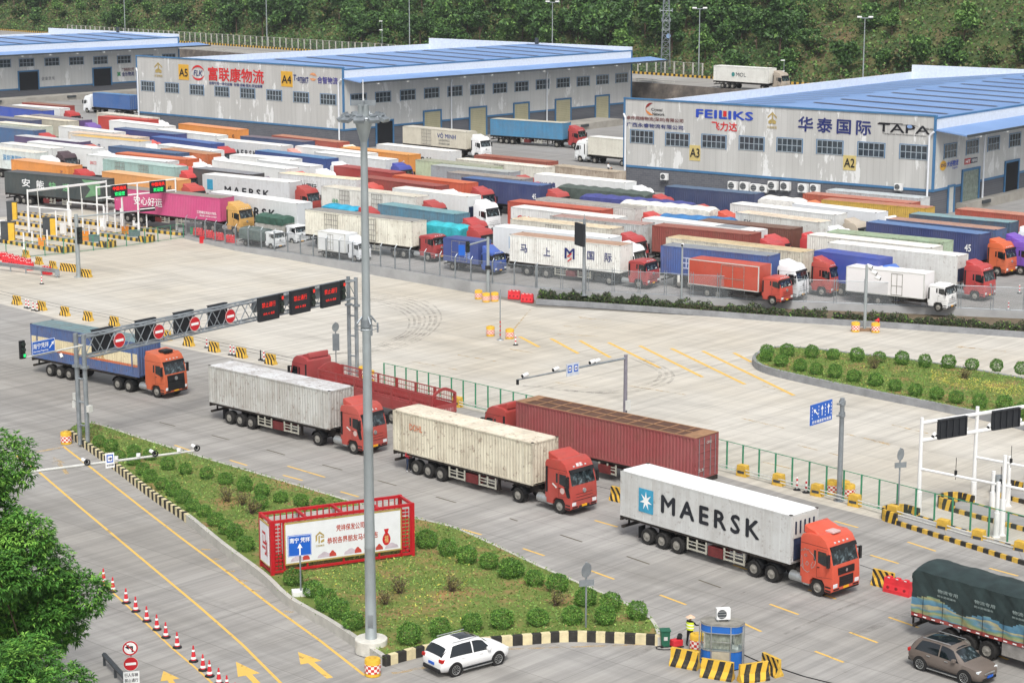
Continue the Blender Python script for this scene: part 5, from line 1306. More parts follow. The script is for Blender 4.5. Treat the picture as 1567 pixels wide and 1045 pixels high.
rigid('orange-red box lorry with side door parked against the mesh fence', place3(1053.9, 396, 3.78, -.66, 8.3, 2.4), -.66, 8.3, rgb('bd4226', .75), rgb('c03f2c', .85), LOT, 'low', H=2.58, doors=((3.9, 6.6),), base=1.2, s=.95)
rigid('plain white reefer lorry with small side door and white cab at the right fence', place3(1295.4, 408, 3.58, -.62, 8.4, 2.4), -.62, 8.4, rgb('e8e6e6', .97), rgb('e9e9e8', .95), LOT, 'low', H=2.45, doors=((4.9, 6.1),), base=1.13, s=.9, fairing=None)
x, y, yw, L = LOTC['blc97']
rigid('blue curtain-sided lorry with grey roof and blue wind fairing', (x, y), yw, 8.0, rgb('2440a4', .85), rgb('3c62c4', .9), LOT, 'low', H=2.9, base=1.4, fairing=rgb('4a70d0', .9))
z1_ = .8; c = place3(486, 353.5, 3.1, -.7, 4.4, 2.1, z1_)
rigid('small silver-white box truck with side door standing at the chain-link fence', c, -.7, 4.4, rgb('dfe2e4', .95), rgb('dde1e6', .95), c[2], 'low', H=2.15, W=2.1, s=.78, doors=((1.6, 2.5),), base=.95, fairing=rgb('e6eaee', .95))
c = place3(678.3, 363.7, 3.5, -.68, 5.0, 2.2, LOT)
rigid('small dark blue box truck with blue cab and white side lettering at the fence', c, -.68, 5.0, rgb('2f3f8a', .9), rgb('2a4aa0', .9), c[2], 'low', H=2.5, W=2.2, s=.82, doors=((1.2, 3.4),), base=1.0, fairing=rgb('3c58b4', .9), texts=[('货运', 3.0, 3.9, .5, 1.3, flat('pale_blue_ink', '9fb4e6', .6))])
def greenload(t, L):
 inst('tarpaulin', ('gtarp', round(L, 1)), lambda: tarp_mb(L, .9, 2.05, 4, 1, hw=1.0), [flat('grey_green_tarp', '5c6a66', .7, var=.2), M_tarp], t, smooth=True, fix=False)
c = place3(365.4, 346.3, 2.35, -.7, 4.1, 2.0, .55)
rigid('little white-cabbed truck with grey-green covered bed, leftmost along the fence', c, -.7, 4.1, None, rgb('e4e8ea', .95), c[2], 'low', s=.72, W=2.0, cargo=greenload, base=.9)
def greenload2(t, L):
 inst('tarpaulin', ('gtarp2',), lambda: tarp_mb(L, 2.2, 3.05, 7, 1, sag=.2, hw=1.1), [flat('bottle_green_tarp', '3f5f52', .7, var=.25)], t, smooth=True, fix=False)
 inst('bed', ('gbed',), lambda: MB().box(-L / 2, L / 2, -1.05, 1.05, 1.0, 2.4), PAINT, t, color=rgb('b5b6b0', .5))
c = place3(390, 327.4, 3.25, -.72, 5.0, 2.2, .65)
rigid('white-cabbed light truck with sagging bottle-green tarpaulin behind the fence', c, -.72, 5.0, None, rgb('e9ecee', .95), c[2], 'low', s=.8, W=2.1, cargo=greenload2, base=.95)
def lumpy(hexes, seed, h0=1.5, h1=3.5, sag=.3):
 def f(t, L):
  inst('tarpaulin', ('lump', seed), lambda: tarp_mb(L, h0, h1, seed, len(hexes), sag=sag * .45, wave=.1), [flat('tarp_' + hx_, hx_, .7, var=.2, scale=1.5) for hx_ in hexes], t, smooth=True, fix=False)
  inst('bed', ('lbed', round(L, 1)), lambda: MB().box(-L / 2, L / 2, -1.22, 1.22, 1.2, 1.55), PAINT, t, color=rgb('8a3434', .6))
 return f
for k, hexes, cb, label, seed, h1 in (('tarp71', ('55605a', '6fa79c'), 'b43c40', 'lorry with billowing dark green tarpaulin over teal sides near the A3 corner', 11, 3.9), ('pb72', ('4a4f8c', '3c4694'), 'b83a30', 'violet-blue curtain trailer behind the white tarpaulined lorry', 12, 3.9),
                                      ('wt73', ('e6e4da', 'c9cbbf'), 'cb5138', 'lorry under a bulging white tarpaulin, right of the violet-blue trailer', 13, 4.0)):
 x, y, yw, L = LOTC[k]
 semi(label, (x, y), yw, L, None, None, rgb(cb, .85), z=LOT, drive=2, detail=1, gap=1.0, cargo=lumpy(hexes, seed, 1.5, h1), guards=False, name='tarpaulin_truck')
def extra_tarp(pxl, pxr, zt, hexes, label, seed, h1=3.5, cb=None, W=2.4):
 a, b = G(*pxl, LOT + zt), G(*pxr, LOT + zt); d = b - a; L = max(6.0, min(13, d.length)); d.normalize(); n = Vector((-d.y, d.x, 0))
 c = b - d * L / 2 + n * W / 2
 semi(label, c, math.atan2(d.y, d.x), L, None, None, rgb(cb, .85) if cb else None, z=LOT, drive=1, detail=1, gap=1.0, cargo=lumpy(hexes, seed, 1.3, h1), guards=False, name='tarpaulin_truck')
extra_tarp((1005, 332), (1120, 339), 3.6, ('3f78ae', '2f8a9a'), 'lorry with a bright blue tarpaulin behind the white solar-sheet container', 14, 3.6)
extra_tarp((1172, 303), (1222, 308), 3.9, ('eceae4', 'dcdcd8'), 'lorry under a white tarpaulin between the navy container and the air conditioners', 15, 3.8, 'cf7a3a')
extra_tarp((498, 315), (538, 321), 3.6, ('2f9cc0', '2aa3a0'), 'small lorry with turquoise tarpaulin behind the long cream trailer', 16, 3.5, 'ac3238')
extra_tarp((655, 344), (704, 350), 3.6, ('3bb0bc', '2d9ca8'), 'lorry with turquoise and green plaid tarpaulin behind the small dark blue truck', 17, 3.6, 'ac3238')
x, y, yw, L = LOTC['blk102']
semi('blue container truck with white cab facing left beside the A5 wall', (x, y), yw, L, rgb('2f5a9e', .85), rgb('5a80b8', .8), rgb('eceff2', .95), z=LOT, kind='corr', drive=1, detail=1, guards=False)
pF = G(915.6, 207.5, LOT + CZ + CH); dd = Vector((cos(2.36), sin(2.36), 0)); nn = Vector((-dd.y, dd.x, 0))
semi('white-cabbed truck with pale container facing left beside the A3 corner', pF - dd * 6.1 - nn * 1.25 * -1, 2.36, 12.19, rgb('d6d4c8', .7), rgb('e8e8e6', .8), rgb('eef1f2', .95), z=LOT, drive=1, detail=2, guards=False, gap=.6)
aM, bM = G(1088.8, 100.3, HZ + CZ + CH), G(1180, 105.5, HZ + CZ + CH); dM = (bM - aM).normalized(); nM = Vector((-dM.y, dM.x, 0))
t = semi('white container truck with MOL lettering on the high road below the wood', (aM + bM) / 2 + nM * 1.2 + Vector((0, 0, -HZ - CZ - CH)), math.atan2(dM.y, dM.x), 13.72, rgb('dcdcd6', .8), rgb('e8e8e4', .8), rgb('a89c8c', .85), z=HZ, detail=2, drive=1, guards=False,
     texts=[('MOL', 5.7, 8.2, 1.0, 1.8, INK['D'])])
b = [c for c in t.children if c.name.startswith('container')][0]
MB().lathe([(-1.26, .02), (-1.255, .42), (-1.25, .42)], 'Y', 14, c=(-6.86 + 5.0, 0, CZ + 1.4)).build('round_logo', flat('teal_logo', '3f8a86', .6), b)
def bobtail(label, px, py, col, kind='high', yaw=-.72, face='plain'):
 g = G(px, py, LOT); t = thing('road_tractor', label, 'truck', g, yaw)
 tractor(t, 0, rgb(col, .9), kind, face, 2, 2, 1.0)
 return t
bobtail('bright purple road tractor at the right edge of the yard', 1540, 416, '6a3cae')
# ---------------------------------------------------------------- warehouses
def wallmat(name, base, dark, stain):
 t = NT(name); co = t.coord()
 st = t.noise(t.n('Mapping', {'Vector': co, 'Scale': (.5, .5, .05)}).outputs[0], 1.0, 5, .65)
 bl = t.noise(co, .16, 4, .6)
 sx = t.n('SeparateXYZ', {0: co})
 def line(sock, pitch, w):
  return t.math('LESS_THAN', t.math('ABSOLUTE', t.math('SUBTRACT', t.math('FRACT', t.math('DIVIDE', sock, pitch)), .5)), w)
 seam = t.math('MAXIMUM', line(t.math('ADD', sx.outputs[0], sx.outputs[1]), .95, .035), 0)
 c = t.ramp(st, [(.3, hx(dark)), (.62, hx(base))])
 c = t.mix(t.ramp(bl, [(.5, (0, 0, 0)), (.68, (.55, .55, .55))]), c, hx(stain))
 patch = t.noise(t.n('Mapping', {'Vector': co, 'Scale': (.35, .35, .12)}).outputs[0], 1.0, 6, .7)
 c = t.mix(t.ramp(patch, [(.57, (0, 0, 0)), (.6, (.85, .85, .85))]), c, hx('e4e5e4'))
 c = t.mix(t.math('MULTIPLY', seam, .22), c, hx('6f6f6f'))
 return t.bsdf(c, .55, bump=seam, bstr=.3, bdist=.02, spec=.3)
M_wall = wallmat('cladding', 'c3c3c0', 'b3b3b0', 'b9b8b4')
M_wallside = wallmat('side_cladding', 'c9cac8', 'bcbdbb', 'c2c2be')
def brickmat():
 t = NT('grey_brick'); co = t.coord()
 b = t.n('TexBrick', {'Vector': t.n('Mapping', {'Vector': co, 'Rotation': (pi / 2, 0, 0)}).outputs[0], 'Color1': hx('686a70'), 'Color2': hx('5c5e65'), 'Mortar': hx('7a7c80'), 'Scale': 1.0, 'Brick Width': .8, 'Row Height': .3, 'Mortar Size': .02})
 c = t.mix(t.math('MULTIPLY', t.noise(co, .5, 5), .3), b.outputs[0], hx('4e5055'))
 return t.bsdf(c, .85, spec=.2)
M_brick = brickmat()
def roofmat():
 t = NT('blue_roof_sheet'); co = t.coord()
 sx = t.n('SeparateXYZ', {0: co})
 rib = t.math('LESS_THAN', t.math('FRACT', t.math('DIVIDE', sx.outputs[1], .85)), .12)
 c = t.ramp(t.noise(co, .12, 5), [(.3, hx('6f90c2')), (.7, hx('7f9fcd'))])
 c = t.mix(t.math('MULTIPLY', rib, .18), c, hx('7691bb'))
 return t.bsdf(c, .5, bump=rib, bstr=.4, bdist=.04, spec=.35)
M_bluesheet = roofmat()
M_trim = flat('blue_trim', '44759f', .5, var=.1, scale=.6)
M_skyl = flat('rusty_skylight', '574a4e', .7, var=.25)
M_void = flat('doorway_shade', '14161b', .9, var=.1)  # near-black panel colour painted for the shade inside open doorways
M_roller = flat('roller_shutter', 'b3ae90', .6, var=.08, scale=.5)
M_pipe = flat('drainpipe_white', 'dfe3e8', .45, var=.04)
def warehouse(label, P0, a, W, L, z1, zt, base=0.0):
 """local x along the front, local y into the depth, z up from the yard"""
 t = thing('warehouse', label, 'warehouse', P0, a)
 zt -= LOT; z1 -= LOT
 MB().box(0, W, 0, .25, zt, z1).build('front_wall', M_wall, t)
 sw = MB().box(W - .25, W, .25, L, zt, z1 - 1.7).box(0, .25, .25, L, zt, z1 - 2.1).box(.25, W - .25, L - .25, L, zt, z1 - 2).build('side_wall', M_wallside, t)
 MB().box(.03, W - .03, .03, L - .03, base, zt).build('brick_base', M_brick, t)
 MB().box(-.04, W + .04, -.05, .2, zt - .22, zt + .1).box(W - .2, W + .05, .2, L, zt - .22, zt + .1).build('blue_band', M_trim, t)
 MB().box(-.12, W + .12, -.12, .3, z1, z1 + .22).build('top_trim', M_trim, t)
 for bx in ((W - .2, W + .1, -.1, .18, zt + .1, z1), (-.1, .2, -.1, .16, zt + .1, z1), (W - .22, W + .06, L - .4, L, zt + .1, z1 - .1)): MB().box(*bx).build('corner_trim', M_trim, t)
 MB().box(W - .3, W + .02, .18, L - .4, z1 - 1.7, z1 - .3).build('fascia', flat('fascia_white', 'dfe4ea', .5, var=.05), t)
 MB().box(W - .3, W + .08, .3, L, z1 - .3, z1 - .1).build('gutter', M_trim, t)
 r = MB(); e, g, el = z1 - .32, z1 + .3, z1 - 2.0
 r.idx([(.2, .3, el), (W - .28, .3, e), (W - .28, L - .3, e), (.2, L - .3, el), (W * .52, .3, g), (W * .52, L - .3, g)], [(0, 4, 5, 3), (4, 1, 2, 5), (0, 1, 4), (3, 5, 2)])
 rf = r.build('roof', M_bluesheet, t)
 k = 0; y = 7.0
 while y < L - 3:
  m = MB()
  for xe, ze in ((.2, el), (W - .28, e)):
   xs = [W * .52 + (xe - W * .52) * f for f in (.06, .93)]; zs = [g + (ze - g) * f + .1 for f in (.06, .93)]
   m.face([(xs[0], y, zs[0]), (xs[1], y, zs[1]), (xs[1], y + .8, zs[1]), (xs[0], y + .8, zs[0])])
  m.build('skylight', M_skyl, rf, fix=False); y += 7.8
 MB().box(-.1, .2, .3, L, z1 - 2.1, z1 - .72).box(0, W, L - .25, L + .05, z1 - 2, z1 + .55).build('parapet', flat('parapet_white', 'dde3ea', .5, var=.06), t)
 MB().box(W * .55, W * .55 + .8, L - .6, L - .3, z1 + .2, z1 + 1.6).build('roof_vent', M_dgrey, t)
 aw = MB(); za = z1 - 2.0
 aw.idx([(W, -.1, za + .35), (W, L + 6, za + .35), (W + 4.6, L + 6, za - .15), (W + 4.6, -.1, za - .15), (W, -.1, za + .2), (W, L + 6, za + .2), (W + 4.6, L + 6, za - .32), (W + 4.6, -.1, za - .32)], [(0, 1, 2, 3), (4, 5, 6, 7), (0, 3, 7, 4), (3, 2, 6, 7), (2, 1, 5, 6)])
 an = aw.build('awning', [M_bluesheet], t)
 MB().box(W + 4.5, W + 4.68, -.1, L + 6, za - .42, za - .1).build('awning_gutter', M_dgrey, an)
 for i in range(11): inst('awning_lamp', 'awl', lambda: MB().box(-.2, .2, -.25, .25, -.3, 0), M_white2, an, (W + 4.4, 4 + i * L / 11, za - .35))
 return t
def pipe(t, x, y, z0, z1_, ox=0, oy=0):
 MB().cyl((x, y, z0), (x, y, z1_ - .6), .14, n=8).cyl((x, y, z1_ - .6), (x + ox, y + oy, z1_), .14, n=8).build('drainpipe', M_pipe, t, smooth=True)
def window_mb(w, h, cols):
 m = MB(); m.box(0, w, 0, .06, 0, h, 0)
 for i in range(cols + 1): x = w * i / cols; m.box(x - .05, x + .05, -.04, 0, -.02, h + .02, 1)
 for z in (0, h / 2, h): m.box(-.05, w + .05, -.045, -.001, z - .05, z + .05, 1)
 m.box(-.14, -.05, -.05, .02, -.1, h + .1, 2); m.box(w + .05, w + .14, -.05, .02, -.1, h + .1, 2); m.box(-.14, w + .14, -.05, .02, h + .05, h + .12, 2)
 return m
M_mull = flat('mullion_grey', '97a3ac', .5)
class Face:
 """one wall of a warehouse addressed through the photograph"""
 def __init__(s, t, side):
  s.t, s.side = t, side; a = t.rotation_euler[2]
  u, n = Vector((cos(a), sin(a), 0)), Vector((-sin(a), cos(a), 0))
  W, L = t['w'], t['l']
  s.A = t.location.copy() if not side else t.location + u * W
  s.d = n if side else u; s.W = W
 def at(s, px, py):
  q = along(s.A, s.A + s.d, px); p = s.A + s.d * q
  return q, zfor(p, py) - LOT
 def loc(s, q, z, out=.03):
  return (s.W + out, q, z) if s.side else (q, -out, z)
 def window(s, px, py, w=3.7, h=1.75, cols=5):
  q, z = s.at(px, py)
  inst('window', ('win', w, h, cols), lambda: window_mb(w, h, cols), [M_greyglass, M_mull, M_trim], s.t, s.loc(q - w / 2, z - h - .15, .02), rz=pi / 2 if s.side else None)
 def door(s, x0, x1, ytop, mat, name='roller_door', ybot=None):
  q0, z1_ = s.at(x0, ytop); q1, _ = s.at(x1, ytop)
  z0 = 0.02 if ybot is None else s.at(x0, ybot)[1]
  w = q1 - q0; m = MB(); m.box(0, w, -.02, .02, 0, z1_ - z0, 0)
  m.box(-.3, 0, -.14, .02, 0, z1_ - z0 + .3, 1); m.box(w, w + .3, -.14, .02, 0, z1_ - z0 + .3, 1); m.box(0, w, -.14, .02, z1_ - z0, z1_ - z0 + .3, 1)
  if mat is M_roller:
   for k in range(int((z1_ - z0) / .35)): m.box(.02, w - .02, -.035, -.02, k * .35, k * .35 + .04, 2)
  o = m.build(name, [mat, M_trim, flat('shutter_line', '97937a', .6)], s.t, s.loc(q0, z0, .06), rz=pi / 2 if s.side else None)
  return o
 def text(s, body, x0, y0, x1, y1, mat, **k):
  q0, zb = s.at(x0, y1); q1, _ = s.at(x1, y1); _, zt = s.at(x0, y0)
  X = (0, 1, 0) if s.side else (1, 0, 0)
  return lettering(s.t, body, s.loc(q0, zb, k.pop('out', .06)), X, (0, 0, 1), q1 - q0, zt - zb, mat, **k)
 def panel(s, x0, y0, x1, y1, mat, name='sign_panel', out=.05):
  q0, zb = s.at(x0, y1); q1, _ = s.at(x1, y1); _, zt = s.at(x0, y0)
  return MB().box(0, q1 - q0, 0, .04, 0, zt - zb).build(name, mat, s.t, s.loc(q0, zb, out), rz=pi / 2 if s.side else None)
 def poly(s, polys, x0, y0, x1, y1, mats, name='logo', out=.06):
  """outlines in a unit square mapped onto the wall"""
  q0, zb = s.at(x0, y1); q1, _ = s.at(x1, y1); _, zt = s.at(x0, y0)
  m = MB()
  for pts, mi in polys: m.face([(x * (q1 - q0), -.004 * mi, y * (zt - zb)) for x, y in pts], mi)
  return m.build(name, mats, s.t, s.loc(q0, zb, out), rz=pi / 2 if s.side else None, fix=False)
def arc_band(cx, cy, r0, r1, a0, a1, n=14, thin=True):
 A = [a0 + (a1 - a0) * i / n for i in range(n + 1)]; out = []
 for i in range(n):
  f0, f1 = i / n, (i + 1) / n
  k0 = r1 - (r1 - r0) * (sin(pi * f0) if thin else 1); k1 = r1 - (r1 - r0) * (sin(pi * f1) if thin else 1)
  out.append([(cx + cos(A[i]) * k0, cy + sin(A[i]) * k0), (cx + cos(A[i + 1]) * k1, cy + sin(A[i + 1]) * k1), (cx + cos(A[i + 1]) * r1, cy + sin(A[i + 1]) * r1), (cx + cos(A[i]) * r1, cy + sin(A[i]) * r1)])
 return out
def gold_logo(f, x0, y0, x1, y1):
 f.poly([([(.1, .05), (.42, .05), (.42, .5), (.1, .3)], 0), ([(.9, .05), (.58, .05), (.58, .5), (.9, .3)], 0), ([(.02, .55), (.5, 1), (.98, .55), (.98, .72), (.5, 1.15), (.02, .72)], 0), ([(.44, .1), (.56, .1), (.56, .95), (.44, .95)], 0)], x0, y0, x1, y1, [M_gold])
# ---- A4/A5
w5 = warehouse('long blue-roofed warehouse with A5 and A4 signs and red Chinese lettering on its front', (-71.52, 382.27, LOT), -.72, 56.45, 80.94, 15.12, 4.6)
w5['w'], w5['l'] = 56.45, 80.94
f, s_ = Face(w5, False), Face(w5, True)
for x, y in ((228.7, 124), (265.6, 126.5), (303.6, 129.5), (341.9, 132), (381, 134.5), (421.5, 137.5), (462.4, 140.5), (503.7, 143.5)): f.window(x, y, 3.8, 1.75)
for x, y in ((549.7, 143), (587, 140), (624.6, 137), (661, 134), (696.5, 131.5), (731, 129), (765, 127), (798, 124.5), (830, 121.5), (861.4, 119), (891.9, 117), (921.3, 114.5), (950.5, 112)): s_.window(x, y, 3.7, 1.75, 4)
gold_logo(f, 240, 97.5, 252, 112)
f.text('天诚物流', 240, 114, 252, 118, M_gold, bold=.01)
Y_, YO = flat('sign_yellow', 'd9a93c', .6, var=.06), flat('sign_pale_yellow', 'cbb877', .6, var=.08)
f.panel(276.5, 98.5, 292, 122, Y_); f.text('A5', 278, 105, 291, 117, M_blackink, out=.12)
f.poly([(p_, 0) for p_ in arc_band(.5, .5, .36, .5, .25, 3.0) + arc_band(.5, .5, .36, .5, 3.4, 6.1)], 296.5, 99.5, 316, 123, [M_redink], 'red_ring')
f.text('FLK', 299.5, 107.5, 313, 116, M_navy, shear=.2)
f.text('富联康物流', 321.5, 102, 406.5, 123.5, M_redink, bold=.02)
f.text('全程可视一体化运输  仓储·运输·报关·货运保障', 322.5, 124.7, 404, 129.5, M_navy, bold=.02)
f.panel(432.5, 109, 450, 132.5, Y_); f.text('A4', 434, 115, 448.5, 127.5, M_blackink, out=.12)
f.text('T-smart', 451.5, 114.5, 474.5, 124, M_navy, bold=.02, shear=.15); f.text('Logistics', 461, 124, 474, 128, M_navy)
f.poly([(p_, 0) for p_ in arc_band(.5, .5, .12, .5, 0, 2.8, thin=True) + arc_band(.5, .45, .1, .48, 3.3, 6.0)], 476, 111.5, 487, 123.5, [flat('logo_orange', 'd9976a', .6)], 'globe_logo')
f.text('合智物流', 488, 117, 519, 128, flat('violet_ink', '4a4690', .6), bold=.02)
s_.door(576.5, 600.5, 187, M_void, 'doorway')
s_.door(553, 561, 199, M_offwhite, 'side_door')
for x0, x1, yt in ((649, 673.7, 172), (719, 743, 166.5), (786.5, 808, 160), (850, 872, 154), (911, 930.5, 148.5)): s_.door(x0, x1, yt, M_roller)
pipe(w5, .5, -.3, 0, 11.8, -.4, .1); pipe(w5, 55.6, -.35, 0, 12.2, .7, 0)
for yy in (27, 54): pipe(w5, 56.75, yy, 0, 10.8, .2, 0)
# ---- A2/A3
P2_ = Vector((16.31, 289.72, LOT)); n2 = Vector((sin(.66), cos(.66), 0)); L2_ = along(P2_ + Vector((0, 0, 12)), P2_ + Vector((0, 0, 12)) + n2, 1396)
q_ = Vector((-71.52, 382.27, 0)) + Vector((cos(.72), -sin(.72), 0)) * 56.45 + Vector((sin(.72), cos(.72), 0)) * 80.94; print('A5 corner t', (q_ - rA).dot(rn), 'rw', rw); print('L2', L2_, 'L5', along(Vector((-71.52, 382.27, 14)), Vector((-71.52, 382.27, 14)) + Vector((sin(.72), cos(.72), 0)), 665))
w2 = warehouse('blue-roofed warehouse with A3 and A2 signs and several company names on its front', P2_, -.66, 49.14, L2_, 14.21, 4.6)
w2['w'], w2['l'] = 49.14, L2_
f, s_ = Face(w2, False), Face(w2, True)
for x, y in ((981.5, 198.7), (1035.3, 203), (1090.9, 205.7), (1148.2, 208.5), (1206, 211), (1267, 214), (1330, 217.5), (1394.4, 221)): f.window(x, y, 3.85, 1.8)
for x, y in ((1450, 219), (1483.5, 213.5), (1516, 208.5), (1548.6, 203)): s_.window(x, y, 3.6, 1.8, 4)
f.poly([(p_, 0) for p_ in arc_band(.6, .5, .3, .5, 1.2, 3.2)] + [(p_, 1) for p_ in arc_band(.6, .5, .3, .5, 3.1, 5.2)], 985, 157, 1001, 176, [flat('swoosh_red', '8c2f2a', .6), flat('swoosh_orange', 'd98a4a', .6)], 'swoosh_logo')
f.text('Crystal', 995, 165.5, 1012, 171, M_blackink, bold=.015); f.text('Network', 997, 172, 1015.5, 177, M_blackink, bold=.015)
f.text('卓伶网络物流(深圳)有限公司', 958, 177, 1044, 184, M_darkredink, bold=.015)
f.text('广西永睿物流有限公司', 958, 187, 1044, 193.8, M_navy, bold=.015)
fb = flat('bright_blue_ink', '2a4bb4', .6)
f.text('FEILIKS', 1063, 166.7, 1150, 180, fb, bold=.03, space=1.05); f.panel(1104.5, 170, 1109.5, 178.5, M_redink, 'red_block', .1)
f.text('飞力达', 1087, 185.5, 1126, 199.5, M_redink, bold=.02)
f.panel(1054, 222, 1070.5, 245.5, YO); f.text('A3', 1055.5, 226.5, 1070, 240.5, M_blackink, out=.12)
gold_logo(f, 1171.5, 174, 1186, 190); f.text('天诚物流', 1171, 192.5, 1186, 197, M_gold, bold=.01)
f.text('华泰国际', 1218, 178, 1329, 201, M_navy, bold=.02, space=1.35)
f.text('TAPA', 1338.5, 188.6, 1418, 201.3, M_blackink, bold=.008)
f.poly([(p_, 0) for p_ in arc_band(.5, .0, .52, .62, .5, 2.65)] + [([(.5 + .16 * cos(a), .3 + .3 * sin(a)) for a in [i * .52 for i in range(12)]], 1)], 1374, 187, 1400, 196, [M_blackink, flat('eye_blue', '7f9cc8', .5)], 'eye_logo')
f.text('Transported Asset Protection Association', 1346, 203.2, 1413, 206.2, M_blackink, bold=.01); f.text('EMEA·APAC', 1410, 196, 1425, 199.5, M_blackink, bold=.01); f.text('—', 1340, 187.5, 1377, 188.8, M_blackink)
f.panel(1288, 237.5, 1307.5, 260, YO); f.text('A2', 1290, 242, 1306, 255.5, M_blackink, out=.12)
s_.poly([(p_, 0) for p_ in arc_band(.5, .5, .0, .5, 0, 6.283, thin=False)], 1434.5, 247, 1444.5, 262.5, [Y_], 'round_logo'); s_.text('DG', 1436, 251.5, 1443, 256.5, M_navy, bold=.02, out=.1)
s_.text('大谷物流', 1445, 247, 1463, 256.5, fb, bold=.02, shear=.2); s_.text('Logistic', 1454, 255.5, 1462, 259.5, fb)
s_.panel(1472.5, 243.5, 1481.5, 252.5, flat('panel_red', 'b83238', .5)); s_.text('HT', 1473.5, 245.5, 1480.5, 250.5, M_white2, out=.1, bold=.03); s_.panel(1481.5, 242.5, 1492, 250.5, flat('panel_navy', '2c3048', .5)); s_.text('华泰物流', 1482.5, 243.5, 1491, 249, M_white2, out=.1)
s_.door(1470, 1494.5, 263, flat('glass_door', '7d8a80', .3, var=.3), 'glass_entrance')
s_.door(1449.5, 1457, 287, M_offwhite, 'side_door')
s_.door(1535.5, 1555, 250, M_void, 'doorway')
pipe(w2, .4, -.3, 0, 11.0, -.4, .1); pipe(w2, 48.5, -.35, 0, 11.2, .6, 0); pipe(w2, 49.5, 14.5, 0, 10.0, .2, 0)
# ---- the third building, far left
Q = G(276, 131, LOT + 1.2); z1_6 = zfor(Q, 56)
u5, n5 = Vector((cos(-.72), sin(-.72), 0)), Vector((sin(.72), cos(.72), 0))
P6 = Q - n5 * 82 - u5 * 52; P6.z = LOT
w6 = warehouse('white-walled warehouse with a row of windows and dark doorways at the upper left', P6, -.72, 52.0, 82.0, z1_6, LOT + 2.9)
w6['w'], w6['l'] = 52.0, 82.0
s_ = Face(w6, True)
for x, y in ((7.8, 91), (43.4, 89.5), (82, 88.3), (119.4, 87), (156, 86), (191.7, 85), (226, 84), (260, 82.5)): s_.window(x, y, 3.8, 1.7, 4)
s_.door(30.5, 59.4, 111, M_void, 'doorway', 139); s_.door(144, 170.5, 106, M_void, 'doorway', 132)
s_.text('企 业 文 化', 65, 118, 85, 123.5, flat('grey_ink', '6b7078', .6), bold=.02)
s_.poly([([(.5 + .5 * cos(a) * (1 if i % 2 else .5), .5 + .5 * sin(a) * (1 if i % 2 else .5)) for i, a in enumerate([k * pi / 4 for k in range(8)])], 0)], 179, 109, 187, 119, [flat('clover_green', '3a8a5a', .6)], 'clover_logo')
s_.text('广西有限公司', 187.5, 104.5, 206, 110, M_darkredink); s_.text('金乐物流', 187.5, 110.5, 206, 117.5, M_navy, bold=.02)
def dock(label, a, b, depth, h):
 A, B = Vector(a), Vector(b); d = (B - A); Ld = d.length
 t = thing('loading_dock', label, 'loading dock', (A.x, A.y, LOT), math.atan2(d.y, d.x))
 MB().box(0, Ld, 0, depth, 0, h).build('platform', flat('dock_concrete', 'a19d95', .85, var=.15, scale=.4), t)
 for k in range(max(1, int(Ld / 20))): inst('dock_bumper', 'bumper', lambda: MB().box(-1.2, 1.2, -.25, 0, h - .55, h - .1), M_dgrey, t, (6 + k * 20, 0, 0))
e6 = Q - n5 * 0; s6 = Q - n5 * 82
dock('long concrete loading dock in front of the left warehouse', s6 + u5 * 5.2, e6 + u5 * 5.2, 5.1, 1.2)
qa, qb = G(866, 203, LOT), G(953, 192, LOT)
dock('short concrete loading dock between the two big warehouses', qa, qb, 6, 1.25)
qa, qb = G(1478, 325, LOT), G(1600, 296, LOT)
dock('concrete loading platform beside the A2 warehouse entrance', qa, qb, 8, 1.1)
def ac_mb():
 m = MB(); m.box(-.42, .42, -.17, .17, 0, .68, 0); m.lathe([(-.172, .02), (-.178, .27), (-.185, .28), (-.17, .29)], 'Y', 16, 1, (-.1, 0, .34))
 for k in range(3): m.box(-.36, .16, -.19, -.186, .16 + k * .17, .175 + k * .17, 0)
 m.box(-.36, -.3, -.15, .15, -.12, 0, 2); m.box(.3, .36, -.15, .15, -.12, 0, 2)
 return m
ACM = [M_white, M_dgrey, M_galv]
fA = Face(w2, False)
for i, (x, y, sc) in enumerate(((1019, 275, 1.35), (1124, 290, 1.7), (1142, 291, 1.7), (1158, 293, 1.6), (1171, 294, 1.5), (1185, 290, 1.7), (1204, 291, 1.7), (1231, 294, 1.7), (1249, 294, 1.6), (1376, 291, 1.3))):
 q, z = fA.at(x, y)
 p = fA.A + fA.d * q; nv = Vector((fA.d.y, -fA.d.x, 0)); p = p + nv * .45
 o = inst('air_conditioner', 'acunit', ac_mb, ACM, None, (p.x, p.y, LOT + max(.3, z)), rz=w2.rotation_euler[2], scale=(sc, sc, sc))
 tag(o, 'white air conditioner unit alone on the brick base under the A3 sign' if i == 0 else 'white air conditioner unit alone near the right end of the A2 front' if i == 9 else 'white air conditioner unit in the row on the brick base of the A2 front', 'air conditioner', 'air conditioners on the A2 front')
